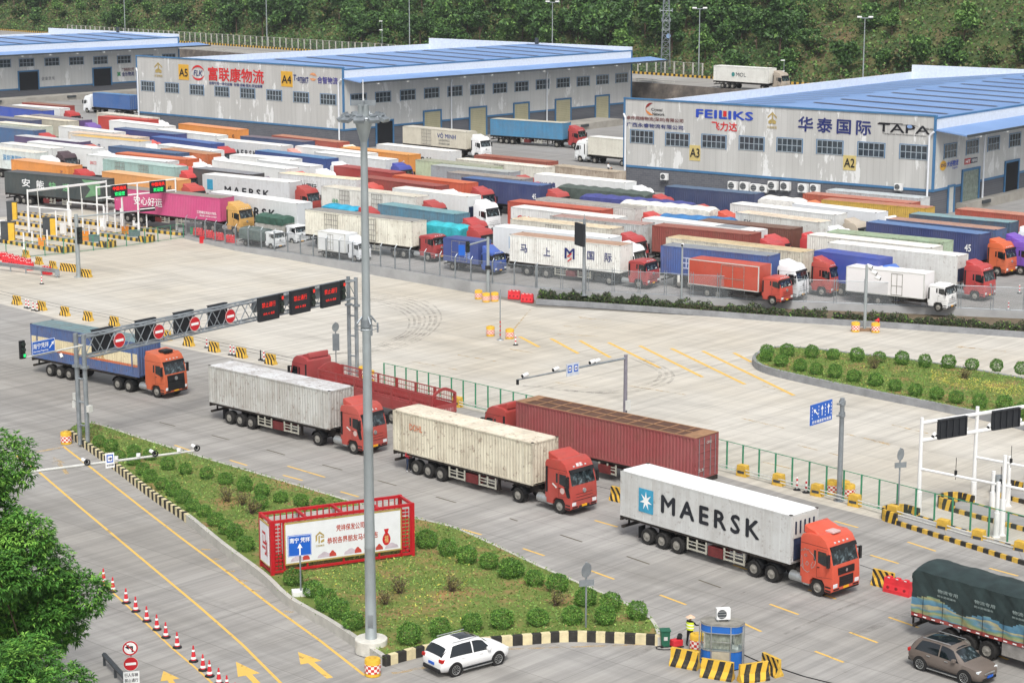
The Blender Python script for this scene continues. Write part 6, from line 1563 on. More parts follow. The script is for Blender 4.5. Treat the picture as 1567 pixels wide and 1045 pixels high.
# ---------------------------------------------------------------- street furniture
def stripemat(name, c1, c2, p, slope, axis=0):
 t = NT(name); co = t.coord()
 sx = t.n('SeparateXYZ', {0: co})
 v = t.math('ADD', sx.outputs[axis], t.math('MULTIPLY', sx.outputs[2], slope))
 k = t.math('LESS_THAN', t.math('FRACT', t.math('ADD', t.math('DIVIDE', v, p), .15)), .5)
 c = t.mix(k, hx(c1), hx(c2))
 g = t.ramp(t.noise(co, 5, 6, .7), [(.5, (0, 0, 0)), (.75, (1, 1, 1))])
 c = t.mix(t.math('MULTIPLY', g, .45), c, hx('8c8266'))
 return t.bsdf(c, .7, spec=.3)
M_stripe = stripemat('hazard_stripes', 'dcb044', '2f2d2a', .42, .75)
M_stripev = stripemat('hazard_bands', 'dcb23e', '302e2b', .62, -.25)
def checkmat():
 t = NT('red_white_checks'); co = t.coord()
 sx = t.n('SeparateXYZ', {0: co})
 ang = t.math('ARCTAN2', sx.outputs[1], sx.outputs[0])
 a = t.math('FLOOR', t.math('MULTIPLY', ang, 8 / pi)); b = t.math('FLOOR', t.math('DIVIDE', sx.outputs[2], .15))
 k = t.math('MODULO', t.math('ADD', t.math('ADD', a, b), 40), 2)
 c = t.mix(k, hx('c8302c'), hx('eee6dc'))
 return t.bsdf(c, .5)
M_check = checkmat()
M_conered = flat('cone_red', 'd0303a', .55, var=.06)
def slabtube(m, pts, r, n=6):
 for a, b in zip(pts, pts[1:]): m.cyl(a, b, r, n=n)
def barrel(px, py, label, z=0.0, group='crash barrels'):
 t = thing('crash_barrel', label, 'crash barrel', G(px, py, z), RN.uniform(0, 3), group)
 inst('drum', 'drum', lambda: MB().lathe([(0, .36), (.03, .4), (.86, .41), (.92, .38), (.95, .12)], 'Z', 22), M_yellow, t, smooth=True)
 inst('reflective_band', 'rband', lambda: MB().lathe([(.2, .402), (.2, .414), (.65, .416), (.65, .404)], 'Z', 22), M_check, t, smooth=True)
 inst('lid', 'lid', lambda: MB().lathe([(.93, .2), (.99, .19), (1.0, .05)], 'Z', 14), M_yelold, t, smooth=True)
for x, y in ((732.4, 457.5), (744, 462), (757, 461)): barrel(x, y, 'yellow crash barrel with red checks clustered at the foot of the yard camera pole')
barrel(750.5, 514, 'lone yellow crash barrel left of the thin striped post in the yard'); barrel(780, 518, 'lone yellow crash barrel right of the thin striped post in the yard')
barrel(1309, 507.5, 'yellow crash barrel left of the camera pole by the planter'); barrel(1339.6, 508.5, 'yellow crash barrel with a red cone lying on top, right of the camera pole')
for x, y in ((1273, 755), (1299, 761), (1291, 756)): barrel(x, y, 'yellow crash barrel around the foot of the blue lane sign')
barrel(101.5, 679, 'yellow crash barrel at the tip of the long island, beside the gantry leg'); barrel(570.4, 1033, 'faded yellow crash barrel at the corner of the grass island')
barrel(1067, 995, 'yellow crash barrel between the traffic worker and the blue booth'); barrel(566, 583, 'yellow crash barrel behind the red stake-sided lorry'); barrel(556, 577, 'yellow crash barrel at the far gantry leg')
tag(MB().lathe([(0, .02), (.35, .14), (.4, .22)], 'X', 12).build('traffic_cone', M_conered, None, G(1339.6, 508.5) + Vector((-.1, 0, 1.15)), rz=.4, smooth=True), 'red cone lying on the crash barrel by the planter pole', 'traffic cone')
def jersey(px, py, rz, label, L=1.5, h=.85, cat='concrete barrier', group='striped barriers', mat=None, z=0.0, bands=False):
 p = GL(px, py) if z is None else G(px, py, z)
 def mk():
  m = MB(); prof = [(-.28, 0), (-.28, .12), (-.11, .45), (-.09, 1), (.09, 1), (.11, .45), (.28, .12), (.28, 0)]; k = len(prof)
  m.idx([(-L / 2, y, z_ * h) for y, z_ in prof] + [(L / 2, y, z_ * h) for y, z_ in prof], [(i, (i + 1) % k, k + (i + 1) % k, k + i) for i in range(k)], 0)
  m.face([(-L / 2, y, z_ * h) for y, z_ in prof], 1); m.face([(L / 2, y, z_ * h) for y, z_ in prof], 1); m.face([(-L / 2, -.09, h + .002), (L / 2, -.09, h + .002), (L / 2, .09, h + .002), (-L / 2, .09, h + .002)], 1)
  return m
 o = inst('road_barrier', ('jersey', L, h, bands), mk, [M_stripev if bands else M_stripe, M_yelold], None, p, rz=rz)
 return tag(o, label, cat, group)
for x, y in ((26, 466), (64, 474.5), (99.5, 483), (135, 490.5), (175, 498.5), (254.5, 520), (289, 529), (328, 538), (369.5, 547), (414.5, 557)):
 jersey(x, y, YAW + .05, 'short striped concrete barrier in the cabled row between road and yard', 1.15, .9, group='barriers in the cabled row')
jersey(948, 767, YAW, 'striped barrier just behind the white lettered container truck', 1.4, .95)
jersey(1351.7, 897, YAW, 'striped barrier beside the red water barrier on the road', 1.4, .95)
jersey(40, 394, YAW, 'striped barrier beside the green lane fence, left of its two neighbours', 1.1, z=None); jersey(60, 404.5, YAW, 'middle striped barrier of three near the red barrier pile', 1.1, z=None); jersey(81, 411, YAW, 'striped barrier nearest the signal pole of the short ones by the red pile', 1.1, z=None)
jersey(105, 415, -.55, 'long striped barrier left of the signal pole foot', 2.4, z=None); jersey(129, 423.5, -.55, 'long striped barrier right of the signal pole foot', 2.0, z=None)
jersey(1048, 1020, -.5, 'yellow and black banded barrier left of the blue booth', 1.55, .95, bands=True); jersey(1097.6, 1037, -.42, 'yellow and black banded barrier in front of the blue booth', 1.7, .95, bands=True)
jersey(1153, 1041, .35, 'yellow and black banded barrier at the bottom right of the booth, turned inwards', 1.6, .95, bands=True); jersey(1180, 1030, -1.0, 'diagonally striped barrier right of the booth', 1.3, .95)
def block(px, py):
 o = inst('fence_block', 'fblock', lambda: MB().prism([(-.42, 0), (-.34, .8), (.34, .8), (.42, 0)], -.25, .25, 0).box(-.3, .3, -.265, -.25, .22, .42, 1), [M_yelold, M_dgrey], None, G(px, py), rz=YAW, bevel=.02)
 tag(o, 'yellow concrete block with grey band at the foot of the green road fence', 'concrete block', 'blocks along the green fence')
for x, y in ((700, 622), (1136.6, 728), (1191.5, 742), (1250.5, 758), (1307.8, 774), (1367, 791), (1443.5, 813), (1497.7, 829), (1562, 847)): block(x, y)
def water(px, py, rz, label, z=0.0, group=None, L=1.3):
 p = GL(px, py) if z is None else G(px, py, z)
 def mk():
  m = MB(); prof = [(-.24, 0), (-.24, .2), (-.15, .5), (-.12, .85), (.12, .85), (.15, .5), (.24, .2), (.24, 0)]; k = len(prof)
  m.idx([(-L / 2, y, z_) for y, z_ in prof] + [(L / 2, y, z_) for y, z_ in prof], [(i, (i + 1) % k, k + (i + 1) % k, k + i) for i in range(k)] + [tuple(range(k)), tuple(range(k, 2 * k))], 0)
  for x in (-L * .32, 0, L * .32):
   m.box(x - .13, x + .13, -.13, .13, .85, .93, 0); m.box(x - .08, x + .08, -.135, -.13, .86, .91, 1)
   m.lathe([(-.235, .02), (-.23, .09), (-.2, .1)], 'Y', 10, 2, (x, 0, .33))
  return m
 o = inst('water_barrier', ('water', L), mk, [M_orangered, M_white2, flat('dark_red_hole', '8c1f26', .7)], None, p, rz=rz)
 return tag(o, label, 'water barrier', group)
water(1373.7, 908, YAW, 'red plastic water barrier next to the striped barrier on the road', L=1.7)
water(787, 457.5, -.35, 'left red water barrier of the pair at the planter end'); water(807, 462.5, -.35, 'right red water barrier of the pair at the planter end')
for x, y in ((304, 360), (319, 363.5), (334.5, 367), (353, 371)): water(x, y, -.6, 'red water barrier in the row behind the chain-link fence', z=.5, group='water barriers behind the fence', L=1.5)
for i in range(5):
 for j in range(2): water(6 + i * 9 + j * 4, 398 + i * 2.6 + j * 5, -.2, 'red water barrier in the tight pile at the left edge', z=None, group='piled water barriers', L=.9)
water(72, 420, -.5, 'single red water barrier behind the steel guard rail', z=None, L=1.2)
def cone(px, py, label, group, kind='red', s=1.0, z=0.0):
 t = thing('traffic_cone', label, 'traffic cone', G(px, py, z) if z is not None else GL(px, py), RN.uniform(0, 1.5), group); t.scale = (s, s, s)
 if kind == 'red':
  inst('base', 'conebase', lambda: MB().lathe([(0, .27), (.05, .26), (.1, .17), (.1, .02)], 'Z', 8), M_black, t)
  inst('body', 'conebody', lambda: MB().lathe([(.08, .15), (.78, .045), (.86, .04), (.88, .01)], 'Z', 12), M_conered, t, smooth=True)
  inst('white_band', 'coneband', lambda: MB().lathe([(.16, .142), (.16, .147), (.28, .128), (.28, .12)], 'Z', 12).lathe([(.56, .08), (.56, .09), (.66, .074), (.66, .065)], 'Z', 12), M_white2, t, smooth=True)
 else:
  inst('base', 'conebase', None, None, t)
  inst('body', ('tube', kind), lambda: MB().lathe([(.08, .07), (.9, .05), (.92, .01)], 'Z', 10), M_white2 if kind == 'white' else M_black, t, smooth=True)
  inst('band', ('tubeband', kind), lambda: MB().lathe([(.3, .066), (.3, .075), (.45, .071), (.45, .06)], 'Z', 10).lathe([(.65, .057), (.65, .066), (.8, .062), (.8, .05)], 'Z', 10), M_conered if kind == 'white' else M_dgrey, t, smooth=True)
for x, y in ((615, 450), (670, 503), (748, 570), (805, 620), (870, 678), (930, 728), (983, 774), (1050, 834), (1147, 916), (1203, 968), (1242, 1004), (1297, 1050), (1345, 1095), (1395, 1140)):
 cone(x / 3.87, 775 + y / 3.87, 'red and white traffic cone in the diagonal row along the entry lane', 'cones along the entry lane')
for x, y, k in ((40, 471, 'white'), (44, 472, 'white'), (51, 475, 'white'), (57, 476, 'white'), (316.5, 532, 'white'), (352.7, 543, 'white'), (358, 544, 'white'), (399, 551, 'dark'), (404, 552, 'white')): cone(x, y, 'slim cone with black foot among the cabled barriers', 'slim cones among the cabled barriers', k)
cone(64, 434.7, 'single white slim cone in front of the steel guard rail', None, 'white'); cone(789, 528, 'single red and white cone beside the yard bay lines', None, 'white'); cone(1219.5, 749.5, 'red banded slim cone, left of two by the green fence', None, 'white'); cone(1233.4, 753.5, 'red banded slim cone, right of two by the green fence', None, 'white')
cone(1560, 449, 'slim cone standing in the yard right of the white lorry', None, 'white', z=LOT); cone(1543, 475, 'slim cone standing right behind the yard wall at the far right', None, 'white', z=LOT); cone(1337, 494, 'slim white cone beside the right planter crash barrel', None, 'white')
m = MB(); cp = [G(*p) for p in ((-40, 447), (26, 463), (64, 471.5), (99.5, 480), (135, 487.5), (175, 495.5), (254.5, 517), (289, 526), (328, 535), (369.5, 544), (414.5, 554), (520, 578), (588, 593))]
m2 = MB()
slabtube(m, [p + Vector((0, 0, .8)) for p in cp], .018, 4); slabtube(m2, [p + Vector((0, 0, .5)) for p in cp], .018, 4)
tag(m.build('steel_cable', M_dgrey), 'upper steel cable strung along the row of short striped barriers', 'cable'); tag(m2.build('steel_cable', M_dgrey), 'lower steel cable strung along the row of short striped barriers', 'cable')
m = MB(); cp = [G(*p) for p in ((905, 757), (948, 767), (1200, 840), (1351, 894), (1400, 912))]; slabtube(m, [p + Vector((0, 0, .7)) for p in cp], .018, 4)
tag(m.build('steel_cable', M_dgrey), 'steel cable linking the two striped barriers behind the lettered truck', 'cable')
m = MB(); m2 = MB(); cp = [G(*p) for p in ((640, 606), (700, 623), (1136, 729), (1250, 759), (1367, 792), (1497, 830), (1600, 858))]
slabtube(m, [p + Vector((0, 0, .5)) for p in cp], .04, 5); slabtube(m2, [p + Vector((0, 0, .28)) for p in cp], .04, 5)
tag(m.build('pipe_rail', M_offwhite), 'upper pale pipe rail through the yellow blocks of the green fence', 'pipe rail'); tag(m2.build('pipe_rail', M_offwhite), 'lower pale pipe rail through the yellow blocks of the green fence', 'pipe rail')
GREENNET = meshmat('green_mesh', '8fb9a4', .07)
mesh_fence('green_fence', 'long green wire mesh fence between the queue road and the yard', [G(588, 592), G(709, 620), G(1112, 718), G(1264, 758), G(1429, 802), G(1600, 848)], 0, 2.05, 1.42, M_greenf, GREENNET, .045)
mesh_fence('green_fence', 'low green wire mesh fence across the ends of the inspection lanes', [GL(-20, 400), GL(98, 389), GL(165, 381), GL(222, 373), GL(281, 364)], .02, 1.8, 2.4, M_greenf, GREENNET, .04)
# ---- light mast
b0_ = G(568, 985, KH - .1)
t = thing('light_mast', 'tall tapering galvanised light mast with a ring of floodlights, on the grass island', 'light mast', b0_)
zh = zfor(b0_, 184) - b0_.z; zr = zfor(b0_, 122) - b0_.z; zb_ = zfor(b0_, 497) - b0_.z
MB().lathe([(-.4, .86), (.3, .86), (.34, .82), (.34, .1)], 'Z', 28).build('footing', flat('pale_footing', 'cfcdc4', .8), t, smooth=True)
def rz_(z): return .3 - (.3 - .17) * z / zh
seg = [0.3, .36, 5.2, 5.22, 5.4, zh * .42, zh * .42 + .02, zh * .42 + .3, zh * .72, zh * .72 + .02, zh]
MB().lathe([(z, rz_(z) + (.05 if z < .33 else .012 if z in (5.22, zh * .42 + .02) else 0)) for z in seg], 'Z', 24).build('pole', M_pole, t, smooth=True)
MB().box(-.14, .14, -rz_(1.5) - .02, -rz_(1.5) + .05, 1.0, 1.7).build('hatch', M_galv, t)
hd = MB().lathe([(zh - 1.1, .17), (zh - .2, .42), (zh, .46), (zh + .1, .3), (zh + .75, .27), (zh + .78, .1)], 'Z', 16).build('head', M_pole, t, smooth=True)
rg_ = MB()
for i in range(20):
 a, b = 2 * pi * i / 20, 2 * pi * (i + 1) / 20
 rg_.cyl((cos(a) * 1.05, sin(a) * 1.05, zh + .15), (cos(b) * 1.05, sin(b) * 1.05, zh + .15), .05, n=5, caps=False)
for i in range(6): a = i * pi / 3; rg_.cyl((0, 0, zh + .15), (cos(a) * 1.05, sin(a) * 1.05, zh + .15), .04, n=5)
rg_.build('lamp_ring', M_galv, t)
for i in range(10):
 a = i * pi / 5 + .2
 o = inst('floodlight', 'flood', lambda: MB().box(-.2, .2, -.27, .27, -.09, .08, 0).box(-.08, .17, -.25, .25, -.11, -.09, 1).box(-.25, -.08, -.16, .16, -.04, .18, 2), [M_galv, flat('lamp_cream', 'cfc8a0', .3), M_galv], t, (cos(a) * 1.12, sin(a) * 1.12, zh + .1), rz=a)
 o.rotation_euler = (0, .45, a)
pl = MB().box(-.62, .62, -.06, .06, zh + .72, zh + .98).box(-.06, .06, -.62, .62, zh + .72, zh + .98).build('pulley_arm', M_galv, t)
MB().cyl((0, 0, zh + .7), (0, 0, zr), .04, .02, n=6).build('lightning_rod', M_white, t)
mb = MB()
for i in range(24):
 a, b = 2 * pi * i / 24, 2 * pi * (i + 1) / 24; mb.cyl((cos(a) * .62, sin(a) * .62, zb_ - .15), (cos(b) * .62, sin(b) * .62, zb_ - .15), .025, n=5, caps=False)
for i in range(4):
 a = i * pi / 2 + .5; mb.cyl((cos(a) * .24, sin(a) * .24, zb_ + .45), (cos(a) * .52, sin(a) * .52, zb_ + .1), .05, n=5); mb.cyl((cos(a) * .62, sin(a) * .62, zb_ - .45), (cos(a) * .62, sin(a) * .62, zb_ + .05), .05, n=6)
mb.lathe([(zb_ - .1, .27), (zb_ - .1, .3), (zb_ + .3, .29), (zb_ + .3, .25)], 'Z', 16)
mb.build('ring_bracket', M_galv, t)
# ---- generic flat sign plates: X along the face, facing -Y of the local frame
def frame_at(p, facing):
 """rotation that turns local -Y towards the heading"""
 return math.atan2(facing.y, facing.x) + pi / 2
FACE = Vector((cos(YAW), sin(YAW), 0))              # signs look down the road
def disc_mb(r, th=.03): return MB().lathe([(-th, .01), (-th, r), (0, r), (0, .01)], 'Y', 28)
def roundsign_noentry(t, loc, rz, r):
 o = inst('no_entry_sign', ('ne', r), lambda: disc_mb(r), M_red, t, loc, rz=rz, smooth=False)
 inst('rim', ('nerim', r), lambda: MB().lathe([(-.032, r * .93), (-.037, r * .93), (-.037, r), (-.032, r)], 'Y', 28, ring=True), M_offwhite, o)
 inst('white_bar', ('nebar', r), lambda: MB().box(-r * .68, r * .68, -.04, -.031, -r * .17, r * .17), M_white2, o)
 return o
def ledboard(t, loc, rz, w, h, back=False):
 def mk():
  m = MB(); m.box(-w / 2, w / 2, -.12, .12, -h / 2, h / 2)
  if back:
   for k in range(5): m.box(-w / 2 + .1 + k * (w - .2) / 4 - .05, -w / 2 + .1 + k * (w - .2) / 4 + .05, -.2, -.12, -h / 2 + .06, h / 2 - .06)
   m.box(-w / 2 - .02, w / 2 + .02, -.2, .15, h / 2, h / 2 + .05)
  else:
   for (x0, x1, z0, z1) in ((-w / 2, w / 2, h / 2 - .05, h / 2), (-w / 2, w / 2, -h / 2, -h / 2 + .05), (-w / 2, -w / 2 + .05, -h / 2 + .05, h / 2 - .05), (w / 2 - .05, w / 2, -h / 2 + .05, h / 2 - .05)): m.box(x0, x1, -.15, -.12, z0, z1)
  return m
 return inst('led_board', ('led', w, h, back), mk, flat('led_black', '23262b', .6, var=.15), t, loc, rz=rz)
def signal(t, loc, rz, s=1.0, lit=None):
 o = inst('traffic_light', ('sig', s), lambda: MB().box(-.2 * s, .2 * s, -.1, .1, -.62 * s, .62 * s), M_black, t, loc, rz=rz, bevel=.02)
 for k in range(3):
  inst('lamp_hood', ('hood', s), lambda: MB().cyl((0, -.1, 0), (0, -.24, .0), .15 * s, n=12), flat('dark_lens', '26302c', .3), o, (0, 0, (.38 - k * .38) * s))
  if lit and lit[0] == k: inst('lit_lamp', ('lit', s, lit[1].name), lambda: MB().box(-.09 * s, .09 * s, -.252, -.245, -.1 * s, .1 * s), lit[1], o, (0, 0, (.38 - k * .38) * s))
 return o
def camera_box(t, p, q, s=1.0):
 """small surveillance camera between two points"""
 o = MB().cyl(p, q, .11 * s, n=10).build('surveillance_camera', M_white, t)
 d = (Vector(q) - Vector(p)).normalized()
 MB().cyl(Vector(q), Vector(q) + d * .03, .09 * s, n=10).build('lens', M_black, o)
 return o
# ---- sign gantry over the road
LB, RB = G(128.5, 675, KH - .05), G(541, 574, 0)
t = thing('sign_gantry', 'grey lattice sign gantry across the road with no-entry discs and red-lettered screens', 'gantry', LB)
zt_ = zfor(LB, 511); RBz = RB.copy(); RBz.z = LB.z
gu = (RBz - LB); GL_ = gu.length; gu.normalize(); gv = Vector((gu.y, -gu.x, 0))
zb1, zb2 = zfor(LB, 547) - LB.z, zfor(LB, 516) - LB.z
H_ = zt_ - LB.z
def gp(s, v, z): return gu * s + gv * v + Vector((0, 0, z))
for nm, s0, dz in (('leg', 0, -.3), ('leg', GL_, -LB.z - .05)):
 m = MB()
 for v in (-.42, .42): m.cyl(gp(s0, v, dz), gp(s0, v, H_), .17, n=12)
 z = 1.2
 while z < zb1 - .6: m.cyl(gp(s0, -.42, z), gp(s0, .42, z), .08, n=6); z += 1.75
 for v in (-.42, .42): m.cyl(gp(s0, v, zb1 - .75), gp(s0, v, zb1 - .6), .34, n=14)
 m.build(nm, M_galv, t, smooth=True)
m = MB()
for v in (-.42, .42):
 for z in (zb1, zb2): m.cyl(gp(.1, v, z), gp(GL_ - .1, v, z), .085, n=7)
m.build('chord', M_galv, t, smooth=True)
m = MB(); n = 15; st = GL_ / n
for i in range(n):
 a, b = i * st, (i + 1) * st; mid = (a + b) / 2
 for v in (-.42, .42):
  m.cyl(gp(a, v, zb1), gp(mid, v, zb2), .04, n=5, caps=False); m.cyl(gp(mid, v, zb2), gp(b, v, zb1), .04, n=5, caps=False)
 m.cyl(gp(a, -.42, zb1), gp(b, .42, zb1), .03, n=5, caps=False); m.cyl(gp(a, -.42, zb2), gp(b, .42, zb2), .03, n=5, caps=False); m.cyl(gp(b, -.42, zb1), gp(b, .42, zb1), .035, n=5, caps=False); m.cyl(gp(b, -.42, zb2), gp(b, .42, zb2), .035, n=5, caps=False)
m.build('lattice', M_galv, t)
grz = math.atan2(gu.y, gu.x)
def gs(px, z, v): return along(LB + gv * v + Vector((0, 0, z)), LB + gv * v + Vector((0, 0, z)) + gu, px)
zc = (zb1 + zb2) / 2
for px in (182.5, 243, 297.9, 352.4): roundsign_noentry(t, gp(gs(px, zc + .05, .56), .56, zc + .05), grz, .58)
for px in (157, 223, 281, 333): ledboard(t, gp(gs(px, zc + .1, -.62), -.62, zc + .0), grz + pi, 2.0, 1.75, True)
for px in (410, 458.4, 504.9):
 s0 = gs(px, zc, .6); o = ledboard(t, gp(s0, .62, zc + .05), grz, 2.35, 1.95)
 lettering(o, '禁止通行', (-.85, -.135, .12), (1, 0, 0), (0, 0, 1), 1.6, .42, M_ledred, bold=0)
 lettering(o, '绿色 车 通道', (-.7, -.135, -.5), (1, 0, 0), (0, 0, 1), 1.3, .2, M_ledred, bold=0)
for px in (429.5, 477.5, 524): signal(t, gp(gs(px, zc, .6), .6, zc + .2), grz, 1.35, (0, flat('signal_red_lamp', 'e02a20', .4, emit=hx('e02a20'), estr=.25)))
for px in (391, 438, 485): inst('round_sign_back', 'rsb', lambda: disc_mb(.5), M_galv, t, gp(gs(px, zc, -.5), -.5, zc + .1), rz=grz + pi)
za_ = zfor(LB, 527) - LB.z
m = MB(); m.cyl(gp(0, .42, za_), gp(gs(38, za_, .42), .42, za_), .07, n=8); m.build('side_arm', M_offwhite, t, smooth=True)
sb = MB().box(-1.05, 1.05, -.03, .03, -.48, .48).build('direction_sign', M_blue, t, gp(gs(67, za_, .52), .52, zfor(LB + gp(gs(67, za_, .5), .5, 0), 530) - LB.z), rz=grz)
MB().box(-1.05, 1.05, -.034, -.03, .45, .48).box(-1.05, 1.05, -.034, -.03, -.48, -.45).box(-1.05, -1.02, -.034, -.03, -.45, .45).box(1.02, 1.05, -.034, -.03, -.45, .45).build('border', M_white2, sb)
lettering(sb, '南宁凭祥', (-.95, -.036, -.08), (1, 0, 0), (0, 0, 1), 1.4, .4, M_white2, bold=.015); lettering(sb, 'Nanning Pingxiang', (-.95, -.036, -.36), (1, 0, 0), (0, 0, 1), 1.35, .18, M_white2)
def arrow_poly(mb, x, z, s, ang, y=-.036):
 P = [(-.06, -.5), (.06, -.5), (.06, .1), (.22, .1), (0, .5), (-.22, .1), (-.06, .1)]
 q = [(x + (a * cos(ang) - b * sin(ang)) * s, y, z + (a * sin(ang) + b * cos(ang)) * s) for a, b in P]
 mb.face(q[:2] + [q[2], q[6]]); mb.face(q[3:6])
mb = MB(); arrow_poly(mb, .75, .05, .65, -.8); mb.build('arrow', M_white2, sb, fix=False)
signal(t, gp(gs(34.5, za_, .45), .45, zfor(LB + gp(gs(34.5, za_, .45), .45, 0), 535) - LB.z), grz, 1.05, (2, M_ledgreen))
camera_box(t, gp(gs(93, za_, .5), .45, za_ - .25), gp(gs(93, za_, .5), .6, za_ - .5))
for z, v, w_ in ((3.3, -.7, .3), (2.7, -.75, .38), (2.55, .75, .36)): MB().cbox(gp(0, v, z), (w_, .3, .5), rz=grz).build('junction_box', M_offwhite, t)
# ---- poles with arms
def pole_thing(name, label, cat, base, ztop, r, mat=M_galv, dz=0.0):
 t = thing(name, label, cat, base)
 MB().cyl((0, 0, dz), (0, 0, ztop), r, r * .8, n=12).cyl((0, 0, 0), (0, 0, .05), r * 2, n=10).build('pole', mat, t, smooth=True)
 return t
bs = Vector((-29.5, 112.0, 0)); za_ = 6.2
t = pole_thing('camera_pole', 'camera pole whose long pale arm reaches out of the tree over the entry lane', 'camera pole', bs, za_ + .3, .14)
tip = G(302, 689, za_) - bs; st_ = Vector((0, 0, za_)); adir = (tip - st_).normalized()
MB().cyl((0, 0, za_), tip, .1, .06, n=10).build('arm', M_offwhite, t, smooth=True)
def on_arm(px): return adir * along(bs + Vector((0, 0, za_)), bs + Vector((0, 0, za_)) + adir, px) + Vector((0, 0, za_))
for px in (131, 235, 299):
 q = on_arm(px) + Vector((0, 0, .2)); camera_box(t, q + Vector((-.22, .2, .08)), q + Vector((.1, -.1, -.0)), 1.0)
 inst('lamp_ring', 'camring', lambda: MB().lathe([(-.05, .14), (-.05, .19), (.05, .19), (.05, .14)], 'Y', 14, ring=True), M_black, t, q + Vector((.13, -.14, -.01)), rz=.6)
for px in (212, 178, 274): MB().cbox(on_arm(px) + Vector((0, 0, .18)), (.22, .2, .2)).build('sensor_box', M_white, t)
q = on_arm(167); arz = math.atan2(adir.y, adir.x)
sb = MB().box(-.27, .27, -.03, .03, -.45, .45).build('sign_plate', M_white2, t, q + Vector((adir.y, -adir.x, 0)) * .14 + Vector((0, 0, .12)), rz=arz)
MB().box(-.2, .2, -.036, -.03, -.12, .36).build('blue_square', M_blue, sb); MB().box(-.14, .14, -.042, -.036, -.04, .28).build('white_square', M_white2, sb); MB().box(-.1, .12, -.048, -.042, .08, .15).prism([(0, .0), (.14, .11), (0, .2)], -.048, -.042).build('camera_symbol', M_navy, sb)
lettering(sb, '监控拍摄', (-.22, -.036, -.34), (1, 0, 0), (0, 0, 1), .44, .12, M_blackink)
bs = G(956, 684); za_ = zfor(bs, 548)
t = pole_thing('camera_pole', 'grey camera pole with a long arm left, behind the maroon container', 'camera pole', bs, za_ + .25, .17, flat('pole_mauve', '8f8c96', .5, .3))
tip = G(792, 581, za_ - .1) - bs; adir = (tip - Vector((0, 0, za_))).normalized()
MB().cyl((0, 0, za_), tip, .09, .05, n=10).build('arm', M_galv, t, smooth=True)
def on_arm(px): return tip - adir * along(bs + tip, bs + Vector((0, 0, za_)), px)
for px in (803, 850, 906, 913): q = on_arm(px) + Vector((0, 0, .2)); camera_box(t, q + Vector((.2, .2, .06)), q + Vector((-.16, -.14, -.02)), 1.3)
MB().cyl(tip, tip - Vector((0, 0, .35)), .1, n=10).build('dome_camera', M_black, t, smooth=True)
arz = math.atan2(-adir.y, -adir.x)
for px in (869.5, 879):
 q = on_arm(px); sb = MB().box(-.3, .3, -.03, .03, -.45, .45).build('sign_plate', flat('plate_grey_white', 'c9d0da', .5), t, q + Vector((-adir.y, adir.x, 0)) * .14, rz=arz)
 MB().box(-.2, .2, -.036, -.03, -.2, .32).build('blue_square', M_blue, sb); MB().box(-.12, .12, -.042, -.036, -.08, .22).build('white_square', M_white2, sb); MB().box(-.08, .08, -.048, -.042, .0, .12).build('camera_symbol', M_navy, sb)
MB().cbox((.2, -.1, 3.2), (.4, .3, .7)).build('control_box', M_offwhite, t)
bs = G(1284, 766); zt_ = zfor(bs, 609)
t = pole_thing('lane_sign', 'blue lane arrow sign on a thick grey pole beside the green fence', 'road sign', bs, zt_, .19)
rz = math.atan2(-FACE.x, FACE.y) + pi; X = Vector((cos(rz), sin(rz), 0))
for y in (616, 634): z = zfor(bs, y); MB().cyl((0, 0, z), X * -.6 + Vector((0, 0, z)), .06, n=6).cyl((0, 0, z - .15), (0, 0, z + .15), .23, n=10).build('bracket', M_galv, t)
sg = along(bs, bs - X, 1238);
pxw = [along(bs + Vector((0, 0, 7)), bs + X + Vector((0, 0, 7)), p) for p in (1238, 1270.5)]
zt1, zt0 = zfor(bs + X * pxw[0], 620), zfor(bs + X * pxw[0], 651)
sb = MB().box(pxw[0], pxw[1], -.05, .03, zt0, zt1).build('sign_plate', M_blue, t, FACE * .12, rz=rz)
mb = MB(); w_ = pxw[1] - pxw[0]; hh = zt1 - zt0; xm = pxw[0]
for i, (fx, ang) in enumerate(((.22, .9), (.52, 0), (.82, 0))): mb = MB(); arrow_poly(mb, xm + w_ * fx, zt0 + hh * .62, hh * .52, ang, -.056); mb.build('arrow', M_white2, sb, fix=False)
for fx in (.06, .36, .67, .95):
 mb = MB()
 for k in range(4): mb.box(xm + w_ * fx - .03, xm + w_ * fx + .03, -.056, -.051, zt0 + hh * (.3 + k * .17), zt0 + hh * (.38 + k * .17))
 mb.build('dashed_line', M_white2, sb, fix=False)
lettering(sb, '货车通道客车通道', (xm + .12, -.056, zt0 + hh * .06), (1, 0, 0), (0, 0, 1), w_ * .9, hh * .15, M_white2, bold=.015)
def backsign(px, pyb, pytop, label, z=0.0, plate=True, long=False):
 bs = G(px, pyb, z); zt = zfor(bs, pytop); t = thing('sign_post', label, 'sign post', bs)
 MB().cyl((0, 0, 0), (0, 0, zt - bs.z), .05, n=8).build('post', M_galv, t)
 rz = math.atan2(FACE.y, FACE.x) - pi / 2
 o = inst('round_plate', 'backdisc', lambda: disc_mb(.4), M_galv, t, (0, -.06, zt - bs.z - .42), rz=rz + pi); MB().cyl((0, -.02, zt - bs.z - .75), (0, -.02, zt - bs.z - .1), .04, n=6).build('clamp', M_dgrey, t)
 if plate: MB().box(-.42, .42, -.1, -.06, zt - bs.z - 1.3, zt - bs.z - .95).build('lower_plate', M_galv, t, rz=.3)
 if long: MB().box(-.3, .3, -.1, -.06, zt - bs.z - 2.5, zt - bs.z - 1.0).build('lower_plate', M_galv, t, rz=.3)
backsign(896.5, 960, 860, 'back of a round road sign at the right tip of the grass island', KH - .1)
backsign(1374, 791, 685, 'back of a round road sign on a thin post by the green fence')
